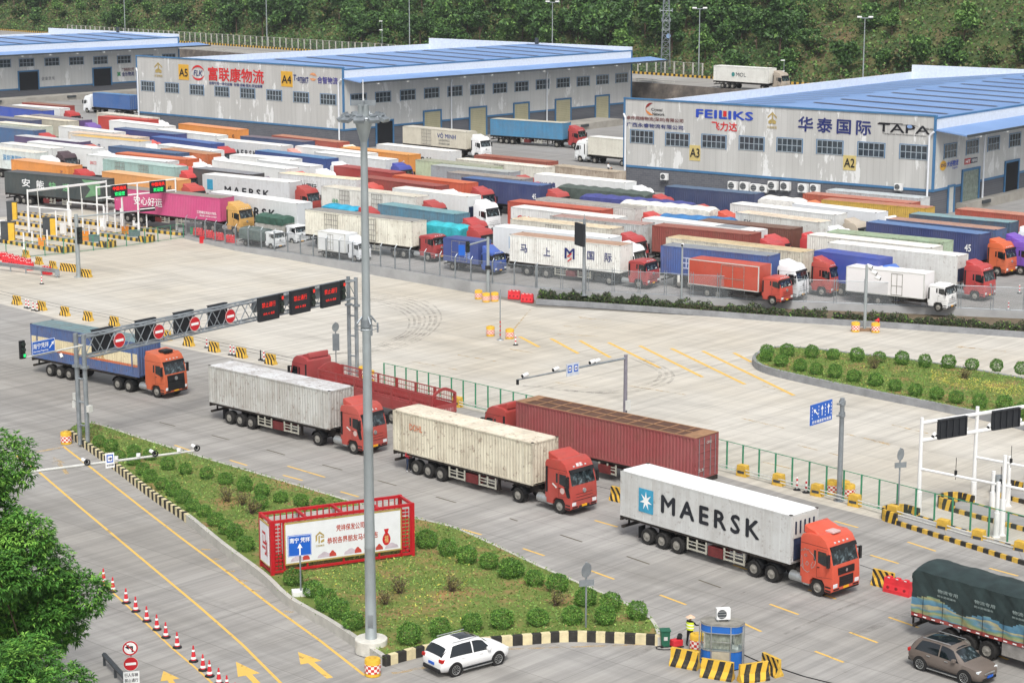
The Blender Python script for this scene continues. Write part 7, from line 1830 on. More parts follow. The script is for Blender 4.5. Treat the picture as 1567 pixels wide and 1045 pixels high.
backsign(514.5, 566, 493, 'back of a round sign with long plate standing behind the red tractor', 0, False, True)
bs = G(893.5, 452, LOT); zt_ = zfor(bs, 335)
t = pole_thing('screen_pole', 'grey pole carrying a narrow dark display board, before the emblem container', 'pole', bs, zt_ - LOT, .2)
o = ledboard(t, (-.45, -.1, zt_ - LOT - 1.6), -1.15, 1.9, 2.3, False); MB().box(-.6, .0, -.06, .0, zt_ - LOT - .6, zt_ - LOT - .5).box(-.6, 0, -.06, 0, zt_ - LOT - 2.6, zt_ - LOT - 2.5).build('bracket', M_galv, t)
MB().cyl((0, 0, zt_ - LOT), (0, 0, zt_ - LOT + .5), .05, .02, n=6).build('finial', M_galv, t)
bs = G(747, 452); zt_ = zfor(bs, 363)
t = pole_thing('signal_pole', 'grey pole with a drooping arm and signal, rising from three crash barrels', 'signal pole', bs, zt_, .19, M_pole)
tip = Vector((-2.0, -1.9, zt_ - .55)); MB().cyl((0, 0, zt_ - .25), tip, .09, n=8).build('arm', M_pole, t, smooth=True)
signal(t, tip + Vector((-.1, 0, -.2)), .6, .95); MB().box(-1.0, -.3, -.03, .03, -.85, .25).build('blue_sign', M_blue, t, tip + Vector((-.1, .15, -.3)), rz=-.3)
MB().box(-.3, .3, -.03, .0, -.2, .2).build('dark_plate', M_black, t, (0, -.2, zt_ - 3.2))
bs = G(1043, 456.5, LOT); zt_ = zfor(bs, 375)
t = pole_thing('camera_pole', 'slim pale pole with small camera head standing on the yard wall', 'camera pole', bs, zt_ - LOT, .11, M_pole)
camera_box(t, (.05, .1, zt_ - LOT + .05), (-.05, -.2, zt_ - LOT), 1.3); MB().box(-.12, .12, -.25, -.05, 1.7, 2.4).build('meter_box', M_offwhite, t, (-.35, 0, 0))
bs = G(1323, 506); zt_ = zfor(bs, 405)
t = pole_thing('camera_pole', 'pale pole with several white cameras rising from the planter edge', 'camera pole', bs, zt_, .16, M_pole)
for dx, z in ((.3, -.1), (.75, -.7), (1.1, -1.2)): camera_box(t, (dx - .25, .12, zt_ + z), (dx + .2, -.12, zt_ + z - .15), 1.7)
MB().cyl((0, 0, zt_ - .1), (1.2, 0, zt_ - 1.4), .05, n=6).build('arm', M_pole, t); MB().box(-.6, .6, -.35, .35, 0, .22).build('footing', flat('brown_footing', '8a7058', .85), t)
bs = G(765.5, 520); zt_ = zfor(bs, 443)
t = thing('marker_post', 'thin galvanised post with red and white lower part between two crash barrels', 'post', bs)
MB().cyl((0, 0, 0), (0, 0, zt_), .055, n=8).build('post', M_galv, t)
for k in range(4): MB().cyl((0, 0, .4 + k * .4), (0, 0, .6 + k * .4), .062, n=8).build('red_band', M_red, t)
MB().lathe([(0, .35), (.06, .3), (.08, .05)], 'Z', 10).build('foot', M_galv, t)
bs = GL(120.5, 424); zt_ = zfor(bs, 328)
t = pole_thing('signal_pole', 'grey signal pole with a long arm at the corner of the inspection lanes', 'signal pole', bs, zt_ - bs.z, .26, M_pole)
tip = G(238, 320.5, zt_ - .3) - bs
MB().cyl((0, 0, zt_ - bs.z - .3), tip, .1, .06, n=8).build('arm', M_pole, t, smooth=True)
signal(t, (.35, -.25, zfor(bs, 360) - bs.z), .8, 1.5)
for f_, z in ((.9, .0), (.9, -.0)): pass
d_ = tip - Vector((0, 0, zt_ - bs.z - .3)); q = Vector((0, 0, zt_ - bs.z - .3)) + d_ * .9
MB().cbox(q + Vector((0, -.15, .12)), (1.9, .1, .5), rz=math.atan2(d_.y, d_.x)).build('lane_signal', M_black, t); MB().cbox(q + Vector((0, -.24, .2)), (1.9, .05, .1), rz=math.atan2(d_.y, d_.x)).build('white_strip', M_white2, t)
gt = thing('guard_rail', 'short galvanised steel guard rail at the left edge of the yard', 'guard rail', GL(-30, 410))
a, b = GL(-30, 410), GL(88, 425)
d_ = b - a
m = MB()
for z in (.62, .86): m.cyl(Vector((0, 0, z)), d_ + Vector((0, 0, z)), .12, n=6)
m.build('rail', M_galv, gt)
for k in range(6): inst('post', 'grpost2', lambda: MB().box(-.07, .07, -.07, .07, 0, .9), M_galv, gt, d_ * (k / 5))
MB().cbox(d_ + Vector((0, -.05, .6)), (.5, .12, .75)).build('end_plate', M_galv, gt)
bs = G(204, 1100); t = thing('sign_post', 'post with no-left-turn disc, no-entry disc and white Chinese text plate', 'sign post', bs)
rz = .25; f0 = Vector((0, -.08, 0))
zc1, zc2, zc3 = zfor(bs, 990), zfor(bs, 1014), zfor(bs, 1035)
MB().cyl((0, 0, 0), (0, 0, zc1 + .3), .05, n=8).build('post', M_galv, t)
o = inst('no_left_turn_sign', 'nlt', lambda: disc_mb(.36), M_white2, t, f0 + Vector((0, 0, zc1)), rz=rz)
inst('red_ring', 'nltring', lambda: MB().lathe([(-.033, .29), (-.038, .29), (-.038, .36), (-.033, .36)], 'Y', 28, ring=True), M_red, o)
mb = MB(); mb.box(.06, .13, -.036, -.031, -.2, .06).box(-.1, .13, -.036, -.031, .02, .1); mb.face([(-.24, -.035, .06), (-.06, -.035, .19), (-.06, -.035, -.07)]); mb.build('arrow', M_blackink, o, fix=False)
MB().box(-.3, .3, -.042, -.037, -.025, .025).build('slash', M_red, o).rotation_euler = (0, .8, 0)
roundsign_noentry(t, f0 + Vector((0, 0, zc2)), rz, .36)
o = MB().box(-.38, .38, -.03, 0, -.3, .3).build('text_plate', M_white2, t, f0 + Vector((0, 0, zc3)), rz=rz)
lettering(o, '行人车辆', (-.32, -.034, .04), (1, 0, 0), (0, 0, 1), .64, .19, M_blackink); lettering(o, '禁止通行', (-.32, -.034, -.23), (1, 0, 0), (0, 0, 1), .64, .19, M_blackink)
a, b = G(160, 1018), G(194, 1056)
gt = thing('guard_rail', 'dark weathered guard rail end beside the signs at the lower left', 'guard rail', a); d_ = b - a
MB().cyl((0, 0, .6), d_ + Vector((0, 0, .6)), .13, n=6).build('rail', M_dgrey, gt)
for k in range(3): MB().box(-.06, .06, -.06, .06, 0, .65).build('post', M_dgrey, gt, d_ * (k / 2))
bs = G(460.5, 910, KH - .1); t = thing('direction_sign', 'blue direction sign with white up arrow on a thin post before the billboard', 'road sign', bs)
zt1, zt0 = zfor(bs, 817.5) - bs.z, zfor(bs, 849.5) - bs.z;
MB().box(-.5, .5, -.35, .35, -.1, .28).build('footing', M_white, t, rz=.2); MB().cyl((0, 0, .2), (0, 0, zt1 - .1), .05, n=8).build('post', M_galv, t)
rz = math.atan2(FACE.x, -FACE.y) - .1; rz = .36
sb = MB().box(-.68, .68, -.03, .03, zt0, zt1).build('sign_plate', M_blue, t, (0, -.08, 0), rz=rz)
for bx in ((-.66, .66, zt1 - .04, zt1 - .02), (-.66, .66, zt0 + .02, zt0 + .04), (-.66, -.64, zt0 + .04, zt1 - .04), (.64, .66, zt0 + .04, zt1 - .04)): MB().box(bx[0], bx[1], -.034, -.03, bx[2], bx[3]).build('border', M_white2, sb)
hh = zt1 - zt0; lettering(sb, '南宁 凭祥', (-.58, -.034, zt0 + hh * .64), (1, 0, 0), (0, 0, 1), 1.16, hh * .25, M_white2, bold=.015)
mb = MB(); arrow_poly(mb, 0, zt0 + hh * .33, hh * .55, 0, -.034); mb.build('arrow', M_white2, sb, fix=False)
# ---- billboard frame
A, Bq, D = G(414.5, 880.7, KH - .1), G(634, 850, KH - .1), G(392.2, 867.3, KH - .1)
u = (Bq - A); Lb = u.length; u.normalize(); dep = (D - A).length; zb = zfor(A, 797) - A.z
t = thing('billboard', 'red framed box billboard with white panels and red and gold Chinese greeting', 'billboard', A, math.atan2(u.y, u.x))
dep = min(2.2, max(1.1, dep))
q = .1
for x in (0, Lb - .2):
 for y in (0, dep): MB().box(x, x + .2, y - q, y + q, -.2, zb).build('corner_post', M_redfr, t)
m = MB()
for y in (0, dep): m.box(.2, Lb - .2, y - .08, y + .08, zb - .18, zb - .02)
for k in range(5): x = Lb * k / 4; x = min(max(x, .1), Lb - .1); m.box(x - .07, x + .07, .08, dep - .08, zb - .175, zb - .025)
for y in (0, dep): m.box(.2, Lb - .2, y - .06, y + .06, .12, .26)
for x in (.1, Lb - .1): m.box(x - .06, x + .06, .1, dep - .1, .12, .26)
m.build('frame', M_redfr, t)
m = MB()
for k in range(12):
 for j in range(2):
  for x in (.3, Lb - .75): m.box(x + j * .22, x + j * .22 + .16, -.05, .03, .35 + k * (zb - .6) / 12, .35 + (k + .62) * (zb - .6) / 12)
m.box(.78, .9, -.06, .06, .0, zb - .18); m.box(Lb - .9, Lb - .78, -.06, .06, 0, zb - .18); m.box(.2, .28, -.06, .05, .26, zb - .18); m.box(Lb - .28, Lb - .2, -.06, .05, .26, zb - .18)
for k in range(3): x = Lb * (k + 1) / 4; m.box(x - .05, x + .05, -.05, .05, .26, .62)
m.build('pierced_column', M_redfr, t)
px0, px1, pz0, pz1 = .92, Lb - .92, .62, zb - .32
pn = MB().box(px0, px1, -.09, .02, pz0, pz1).build('front_panel', flat('panel_white', 'e4e6ea', .5, var=.03), t)
for bx in ((px0 - .06, px1 + .06, pz1, pz1 + .09), (px0 - .06, px1 + .06, pz0 - .09, pz0), (px0 - .07, px0, pz0, pz1), (px1, px1 + .07, pz0, pz1)): MB().box(bx[0], bx[1], -.1, .03, bx[2], bx[3]).build('gold_edge', M_gold, pn)
W_, Hp = px1 - px0, pz1 - pz0
M_rg = flat('brown_red_ink', 'b8452f', .6)
def bt(body, fx0, fx1, fz0, fz1, mt, **k): lettering(pn, body, (px0 + W_ * fx0, -.097, pz0 + Hp * fz0), (1, 0, 0), (0, 0, 1), W_ * (fx1 - fx0), Hp * (fz1 - fz0), mt, **k)
bt('凭祥保发公司', .435, .68, .66, .83, M_rg, bold=.02); bt('恭祝各界朋友马年大吉', .355, .80, .36, .53, M_rg, bold=.02); bt('正桂集团', .255, .33, .33, .38, M_gold)
mb = MB()
def pf(pts): mb.face([(px0 + W_ * x, -.097, pz0 + Hp * z) for x, z in pts])
pf([(.255, .45), (.27, .5), (.27, .62), (.255, .6)]); pf([(.255, .62), (.292, .72), (.33, .62), (.33, .58), (.292, .66), (.255, .58)]); pf([(.3, .42), (.33, .45), (.33, .52), (.3, .48)]); pf([(.28, .42), (.292, .42), (.292, .62), (.28, .6)]); pf([(.3, .55), (.33, .55), (.33, .58), (.3, .6)])
mb.build('gold_logo', M_gold, pn, fix=False)
mb = MB()
def cloud(cx, w_, hgt, m_):
 for k, (dx, r) in enumerate(((-.7, .5), (0, .8), (.7, .5), (-.35, .62), (.35, .62))):
  mb.face([(px0 + W_ * (cx + (dx + r * cos(a)) * w_), -.096 - m_ * .002 - k * .0006, pz0 + Hp * (.04 + max(0, hgt * r * 1.5 * sin(a)))) for a in [pi * i / 8 for i in range(9)]], m_)
for cx, a_, b_, c_ in ((.1, .05, .12, 0), (.33, .05, .12, 0), (.56, .05, .12, 0), (.92, .05, .12, 0), (.17, .028, .13, 1), (.40, .028, .13, 1), (.62, .028, .13, 1), (.81, .028, .13, 1)):
 mb = MB(); cloud(cx, a_, b_, c_); mb.build('printed_cloud', [flat('cloud_pale', 'c9bcc8', .6), flat('cloud_red', 'c2453c', .6)], pn, fix=False)
mb = MB(); cx, cz = .875, .30
mb.face([(px0 + W_ * (cx + .036 * cos(a) * (1 - .25 * max(0, sin(a)))), -.097, pz0 + Hp * (cz + .17 * sin(a))) for a in [2 * pi * i / 20 for i in range(20)]]); mb.face([(px0 + W_ * x, -.097, pz0 + Hp * z) for x, z in ((.862, .46), (.888, .46), (.897, .56), (.853, .56))])
mb.build('red_pouch', M_red, pn, fix=False); lettering(pn, '福', (px0 + W_ * .858, -.101, pz0 + Hp * .2), (1, 0, 0), (0, 0, 1), W_ * .034, Hp * .19, flat('pouch_gold', 'e3c07c', .5))
bk = MB().box(.3, Lb - .3, dep - .02, dep + .06, .6, zb - .35).build('rear_panel', M_offwhite, t)
m = MB()
for k in range(22): m.box(.5 + k * (Lb - 1) / 21, .56 + k * (Lb - 1) / 21, dep - .1, dep - .03, .3, zb - .18)
m.build('rear_slat', M_redfr, t)
sp = MB().box(-.04, .03, .25, dep - .25, .55, zb - .35).build('end_panel', MATS['panel_white'], t)
for bx in ((.17, dep - .17, zb - .35, zb - .28), (.17, dep - .17, .48, .55)): MB().box(-.05, .04, *bx).build('gold_edge', M_gold, sp)
lettering(sp, '马', (-.045, dep * .68, 1.05), (0, -1, 0), (0, 0, 1), dep * .38, zb * .42, M_red, bold=.01); lettering(sp, '到成功', (-.045, dep * .36, 1.0), (0, -1, 0), (0, 0, 1), dep * .16, zb * .32, M_red)
# ---------------------------------------------------------------- white gantry and lanes at the right
t = thing('lane_gantry', 'white pipe gantry with dark display backs over the right-hand lanes', 'gantry', G(1405, 788))
bs = t.location; bp = G(1489, 772)
gu2 = (bp - bs); gl2 = gu2.length; gu2.normalize(); gv2 = Vector((gu2.y, -gu2.x, 0)); g2rz = math.atan2(gu2.y, gu2.x)
zt_ = zfor(bs, 641); zb1, zb2 = zfor(bs, 674), zfor(bs, 647)
for k in range(4):
 q = gu2 * gl2 * k; MB().cyl(q, q + Vector((0, 0, zt_ + (.25 if k else .1))), .15, .12, n=12).cyl(q, q + Vector((0, 0, 1.6)), .2, n=12).build('post', M_white, t, smooth=True)
for z in (zb1, zb2): MB().cyl((0, 0, z), gu2 * gl2 * 3 + Vector((0, 0, z)), .13, n=10).build('beam', M_white, t, smooth=True)
for px in (1453, 1535, 1620):
 s0 = along(bs + Vector((0, 0, zb1)), bs + Vector((0, 0, zb1)) + gu2, px); ledboard(t, gu2 * s0 + gv2 * .2 + Vector((0, 0, (zb1 + zb2) / 2)), g2rz, 2.4, 1.25, True)
for px in (1428, 1434, 1476, 1512, 1519, 1558): s0 = along(bs, bs + gu2, px - 4); q = gu2 * s0 + Vector((0, 0, zb1 + .2)); camera_box(t, q + Vector((.1, .15, .1)), q + Vector((-.1, -.15, -.02)), 1.1)
for k in range(2):
 q = gu2 * gl2 * k; e = q + FACE * 16; z = zfor(bs + q, 717 if k == 0 else 699)
 MB().cyl(q + Vector((0, 0, z)), e + Vector((0, 0, z)), .09, n=8).build('side_pipe', M_white, t, smooth=True)
 for j in range(3):
  a = q + FACE * (2.6 + j * 3.2) + Vector((0, 0, z)); MB().cyl(a - Vector((0, 0, .25)), a + Vector((0, 0, 1.2)), .02, n=5).cbox(a + Vector((0, 0, .2)), (.16, .16, .3)).build('antenna', M_black, t)
def lane_island(label, nose, end, z=0.0, w=1.2, gl=False, h=.28, tail=True):
 f_ = GL if gl else (lambda x, y: G(x, y, z))
 a, b = f_(*nose), f_(*end)
 t = thing('lane_island', label, 'lane island', a, math.atan2(b.y - a.y, b.x - a.x)); L = (b - a).length; slope = (b.z - a.z) / L
 n = int(L / .45)
 for y in (-w, 0):
  m = MB()
  for i in range(n):
   x0, x1 = L * i / n, L * (i + 1) / n; z0, z1 = slope * x0, slope * x1
   m.idx([(x0, y, z0 - .2), (x1, y, z1 - .2), (x1, y + .18, z1 - .2), (x0, y + .18, z0 - .2), (x0, y, z0 + h), (x1, y, z1 + h), (x1, y + .18, z1 + h), (x0, y + .18, z0 + h)], [(0, 1, 5, 4), (2, 3, 7, 6), (4, 5, 6, 7), (0, 4, 7, 3), (1, 2, 6, 5)], i % 2)
  m.build('striped_edge', [M_blkold, M_yelold], t)
 m = MB(); m.face([(0, -w + .18, h - .06), (L, -w + .18, slope * L + h - .06), (L, 0, slope * L + h - .06), (0, 0, h - .06)]); m.build('island_top', M_lot, t, fix=False)
 return t, L
def nose_block(t, w=1.2, h=.8):
 m = MB(); n = 8
 for i in range(n):
  a0_, a1_ = pi / 2 + pi * i / n, pi / 2 + pi * (i + 1) / n
  P = [(cos(a) * r * .8, -w / 2 + .09 + sin(a) * r) for a in (a0_, a1_) for r in (w / 2 + .12, w / 2 - .05)]
  z = [0, h]; pts = [(P[0][0], P[0][1]), (P[2][0], P[2][1]), (P[3][0], P[3][1]), (P[1][0], P[1][1])]
  m.slab(pts, 0, h, i % 2)
 for y in (-w - .02, .05): m.box(0, .95, y, y + .14, 0, h, 2)
 m.build('nose_guard', [M_blkold, M_yelold, M_stripev if h < .9 else M_yelold], t)
for (nz, en), lab in zip((((1388, 790), (1600, 856)), ((1471, 771), (1640, 816)), ((1551, 752), (1660, 780))), ('striped lane island in front, right behind the green fence', 'striped lane island in the middle of the right-hand lanes', 'striped lane island furthest back at the right edge')):
 t, L = lane_island(lab, nz, en, w=2.0); nose_block(t, 2.0, .75)
for (x, y, h), lab in zip(((1524, 822, 3.6), (1532.4, 819, 5.2), (1541.4, 774, 3.4), (1518, 779, 2.6)), ('thick white bollard pole of the close pair in the front right lane', 'tallest white pole of the close pair in the front right lane', 'white pole standing alone in the middle right lane', 'short white pole with grey box left of the tall pair')):
 b = G(x, y); t = thing('lane_post', lab, 'lane post', b)
 MB().cyl((0, 0, 0), (0, 0, h), .13, n=12).cyl((0, 0, 0), (0, 0, h * .45), .19, n=12).build('pole', M_white, t, smooth=True)
 MB().box(-.22, .22, -.22, .22, 0, .08).build('base_plate', M_white, t)
 if h < 3: MB().box(.15, .6, -.2, .2, 1.2, 2.3).build('cabinet', M_galv, t)
# ---------------------------------------------------------------- inspection lanes at the left
for (nz, en, wd), lab in zip((((97, 387), (-60, 361), 1.6), ((162, 379), (-30, 351), 1.6), ((222, 371), (14, 342), 1.6), ((283, 362), (24, 329.5), 1.3)), ('front striped lane island of the left inspection lanes', 'second striped lane island of the left inspection lanes', 'third striped lane island of the left inspection lanes', 'rearmost striped lane island beside the black trailer')):
 t, L = lane_island(lab, nz, en, gl=True, w=-wd if False else wd, h=.4)
 if wd > 1.4: nose_block(t, wd, .75)
def lane_gantry(posts, ytop, ylow, label, boards=()):
 P = [GL(*p) for p in posts]; t = thing('lane_gantry', label, 'gantry', P[0])
 zt = zfor(P[0], ytop); zl = zfor(P[0], ylow)
 for p in P:
  q = p - P[0]; MB().cyl(q, (q.x, q.y, zt - P[0].z + .15), .12, .09, n=10).cyl(q, q + Vector((0, 0, 2.0)), .17, n=10).build('post', M_white, t, smooth=True)
 e = P[-1] - P[0]
 for z in (zt, zl): MB().cyl((0, 0, z - P[0].z), (e.x, e.y, z - P[0].z), .1, n=8).build('beam', M_white, t, smooth=True)
 u_ = e.normalized(); rz = math.atan2(u_.y, u_.x)
 for px in boards:
  s0 = along(P[0] + Vector((0, 0, zt)), P[0] + Vector((0, 0, zt)) + Vector((u_.x, u_.y, 0)), px)
  o = ledboard(t, Vector((u_.x, u_.y, 0)) * s0 + Vector((u_.y, -u_.x, 0)) * .25 + Vector((0, 0, (zt + zl) / 2 - P[0].z)), rz, 2.3, 1.5)
  lettering(o, '中国海关', (-1.0, -.135, .1), (1, 0, 0), (0, 0, 1), 2.0, .5, M_ledred, bold=.02); lettering(o, '欢迎您', (-.75, -.135, -.58), (1, 0, 0), (0, 0, 1), 1.5, .5, M_ledgreen, bold=.02)
 return t
lane_gantry(((151, 373), (213, 365.5), (271, 357)), 287, 304, 'white pipe gantry with two red and green text boards over the left lanes', (180, 239))
lane_gantry(((45, 359), (107, 350), (165, 341)), 292, 293.5, 'plain white pipe gantry at the back of the left inspection lanes')
for (a, b, y0, y1), lab in zip((((44, 358), (110, 368), 316, 322), ((105, 350), (160, 358), 309.5, 316.5), ((165, 342), (225, 352), 304, 312)), ('long low white pipe rail over the front left lane', 'long low white pipe rail over the middle left lane', 'long low white pipe rail over the rear left lane')):
 A, B = GL(*a), GL(*b); z = zfor(A, y0); t = thing('lane_pipe', lab, 'pipe rail', A); e = B - A
 MB().cyl((0, 0, z - A.z), (e.x, e.y, z - A.z), .09, n=8).build('pipe', M_white, t, smooth=True)
 MB().cyl((e.x, e.y, e.z), (e.x, e.y, z - A.z), .1, n=8).build('post', M_white, t, smooth=True); MB().cyl((0, 0, 0), (0, 0, z - A.z), .1, n=8).build('post', M_white, t, smooth=True)
for i, (x, y, yt) in enumerate(((87, 365, 323), (50, 377, 354), (73, 380, 352), (177, 359, 320), (186, 360, 319), (220, 349, 311), (100, 361, 325), (137, 367, 344), (161, 355, 317), (37, 381, 356), (63, 370, 317), (127, 350, 304), (188, 352, 303))):
 b = GL(x, y); h = zfor(b, yt) - b.z; t = thing('lane_post', 'white post standing on the islands of the left inspection lanes', 'lane post', b, 0, 'posts of the left lanes')
 MB().cyl((0, 0, 0), (0, 0, h), .1, n=8).box(-.2, .2, -.2, .2, 0, .06).build('pole', M_white, t)
def kiosk(px, py, ytop, label, w=.9):
 b = GL(px, py); h = zfor(b, ytop) - b.z; t = thing('scanner_cabinet', label, 'cabinet', b, .1)
 MB().box(-w, 0, -.4, .4, 0, h).build('body', M_dgrey, t); MB().box(.003, w * .8, -.42, .42, .15, h - .05).build('yellow_front', M_yellow, t); MB().box(-w - .05, w * .85, -.45, .45, h, h + .06).build('cap', M_dgrey, t)
 return t
kiosk(14, 371.5, 340, 'tall yellow and grey scanner cabinet at the left edge, front lane'); kiosk(78, 363, 333.5, 'tall yellow and grey scanner cabinet in the middle of the left lanes'); kiosk(20, 338, 309, 'yellow and grey scanner cabinet furthest back by the black trailer', .7)
def gatebox(px, py, ytop, label, mat, rod=None, w=.42):
 b = GL(px, py); h = zfor(b, ytop) - b.z; t = thing('barrier_gate' if mat is M_orange else 'equipment_box', label, 'barrier gate' if mat is M_orange else 'equipment box', b, .2)
 MB().box(-w, w, -w * .7, w * .7, 0, h).build('housing', mat, t, bevel=.03); MB().box(-w - .03, w + .03, -w * .75, w * .75, h, h + .06).build('lid', mat, t)
 if rod: MB().cyl((0, -w * .8, h - .2), (-.25, -w * .8, h - .2 + rod), .05, n=6).build('boom', M_offwhite, t)
gatebox(64.5, 380.5, 365, 'orange barrier gate with raised boom on the front left lane', M_orange, 6.5); gatebox(130, 372, 355, 'orange barrier gate with raised boom on the second left lane', M_orange, 6.0, .5); gatebox(191.5, 361, 347.5, 'orange barrier gate with raised boom on the third left lane', M_orange, 5.0)
M_cab = flat('cabinet_green_grey', '5d7272', .6)
gatebox(144.5, 373, 360, 'grey-green equipment box beside the second lane nose', M_cab, None, .65); gatebox(206, 365, 353, 'grey-green equipment box beside the third lane nose', M_cab, None, .7)
for (x, y, yt), lab in zip(((97, 357, 343), (158, 347, 335), (208, 349, 338), (3, 358, 338), (278, 358, 349)), ('white cabinet on the back island by the low pipe', 'white cabinet behind the signal arm', 'white cabinet under the display gantry', 'white cabinet cut by the left picture edge', 'small white notice box at the last lane end')): gatebox(x, y, yt, lab, M_white, None, .4)
tag(MB().box(-.3, .3, -.25, .25, 0, .75).box(-.32, .32, -.27, .27, .75, .82).build('fire_box', M_red, None, G(309.5, 372)), 'small dark red box standing against the yard wall', 'fire box')
tag(MB().box(-.35, .35, -.35, .35, 0, .8).box(-.38, .38, -.38, .38, .8, .88).build('rubbish_bin', flat('bin_green_dark', '2f8a5c', .6), None, G(296, 358, .4)), 'small green bin left of the red barriers behind the fence', 'bin')
# ---------------------------------------------------------------- lamps and tower on the hill road
def hill_lamp(px, pyb, pyt, label, twin=True, r=.16):
 b = RP(along(RP(-200, 1.9, HZ), RP(-199, 1.9, HZ), px) - 200, 1.9, HZ); zt = zfor(b, pyt); t = thing('lamp_post', label, 'lamp post', b)
 MB().cyl((0, 0, 0), (0, 0, zt - HZ), r, r * .55, n=10).build('pole', M_pole, t, smooth=True)
 if twin:
  MB().box(-1.4, 1.4, -.08, .08, -.08, .08).build('cross_arm', M_galv, t, (0, 0, zt - HZ), rz=-.1)
  for x in (-1.1, 1.1): inst('lamp_head', 'hlamp', lambda: MB().box(-.45, .45, -.3, .3, 0, .28), M_white, t, (x, -.05, zt - HZ + .08), rz=-.1)
 return t
for px, yb, yt, lab in ((192, 47, -60, 'tall lamp post on the high road behind the left warehouse'), (409, 72, -50, 'tall lamp post on the high road above the A4 sign'), (627, 71, -40, 'tall lamp post on the high road directly behind the mast head'), (845, 72, 4, 'twin-headed lamp post on the high road behind the big blue roof'), (1069, 120, 14, 'twin-headed lamp post left of the truck on the high road'), (1320, 120, 28, 'twin-headed lamp post on the scrubby slope behind the A2 warehouse')): hill_lamp(px, yb, yt, lab)
for px, yt, lab in ((585, 33, 'short camera post on the high road between two tall lamps'), (1199, 93, 'short camera post beside the cab of the truck on the high road')):
 t = hill_lamp(px, 0, yt, lab, False, .09); zt = zfor(t.location, yt) - HZ
 for z in (0, -2.2): MB().box(-.7, .15, -.1, .1, zt + z - .05, zt + z + .15).build('camera_head', M_white, t)
b = RP(along(RP(-200, 4, HZ), RP(-199, 4, HZ), 1018) - 200, 4, HZ); t = thing('lattice_tower', 'slim lattice telecom tower at the foot of the wooded hill', 'tower', b)
HT = 24; m = MB()
def tw(z): return 1.0 - .62 * z / HT
for sx, sy in ((-1, -1), (1, -1), (1, 1), (-1, 1)): m.cyl((sx * tw(0), sy * tw(0), 0), (sx * tw(HT), sy * tw(HT), HT), .09, n=5)
z = 0
while z < HT - 1:
 dz = 1.4; c = [(-1, -1), (1, -1), (1, 1), (-1, 1)]
 for i in range(4):
  a, b_ = c[i], c[(i + 1) % 4]; w0, w1 = tw(z), tw(z + dz)
  m.cyl((a[0] * w0, a[1] * w0, z), (b_[0] * w1, b_[1] * w1, z + dz), .04, n=4, caps=False); m.cyl((b_[0] * w0, b_[1] * w0, z), (a[0] * w1, a[1] * w1, z + dz), .04, n=4, caps=False); m.cyl((a[0] * w1, a[1] * w1, z + dz), (b_[0] * w1, b_[1] * w1, z + dz), .04, n=4, caps=False)
 z += dz
m.build('lattice', M_galv, t)
for z, w_ in ((11.5, .9), (13.6, 1.3), (9.4, .7)): MB().cyl((-w_, 0, z), (w_, 0, z), .06, n=5).box(-w_ - .1, -w_ + .1, -.1, .1, z - .3, z + .5).box(w_ - .1, w_ + .1, -.1, .1, z - .3, z + .5).build('antenna_arm', M_galv, t)
MB().lathe([(0, .5), (.25, .3), (.3, .05)], 'Y', 14).build('dish', flat('dish_blue', '7f9cc0', .5), t, (.5, -.8, 8.2))
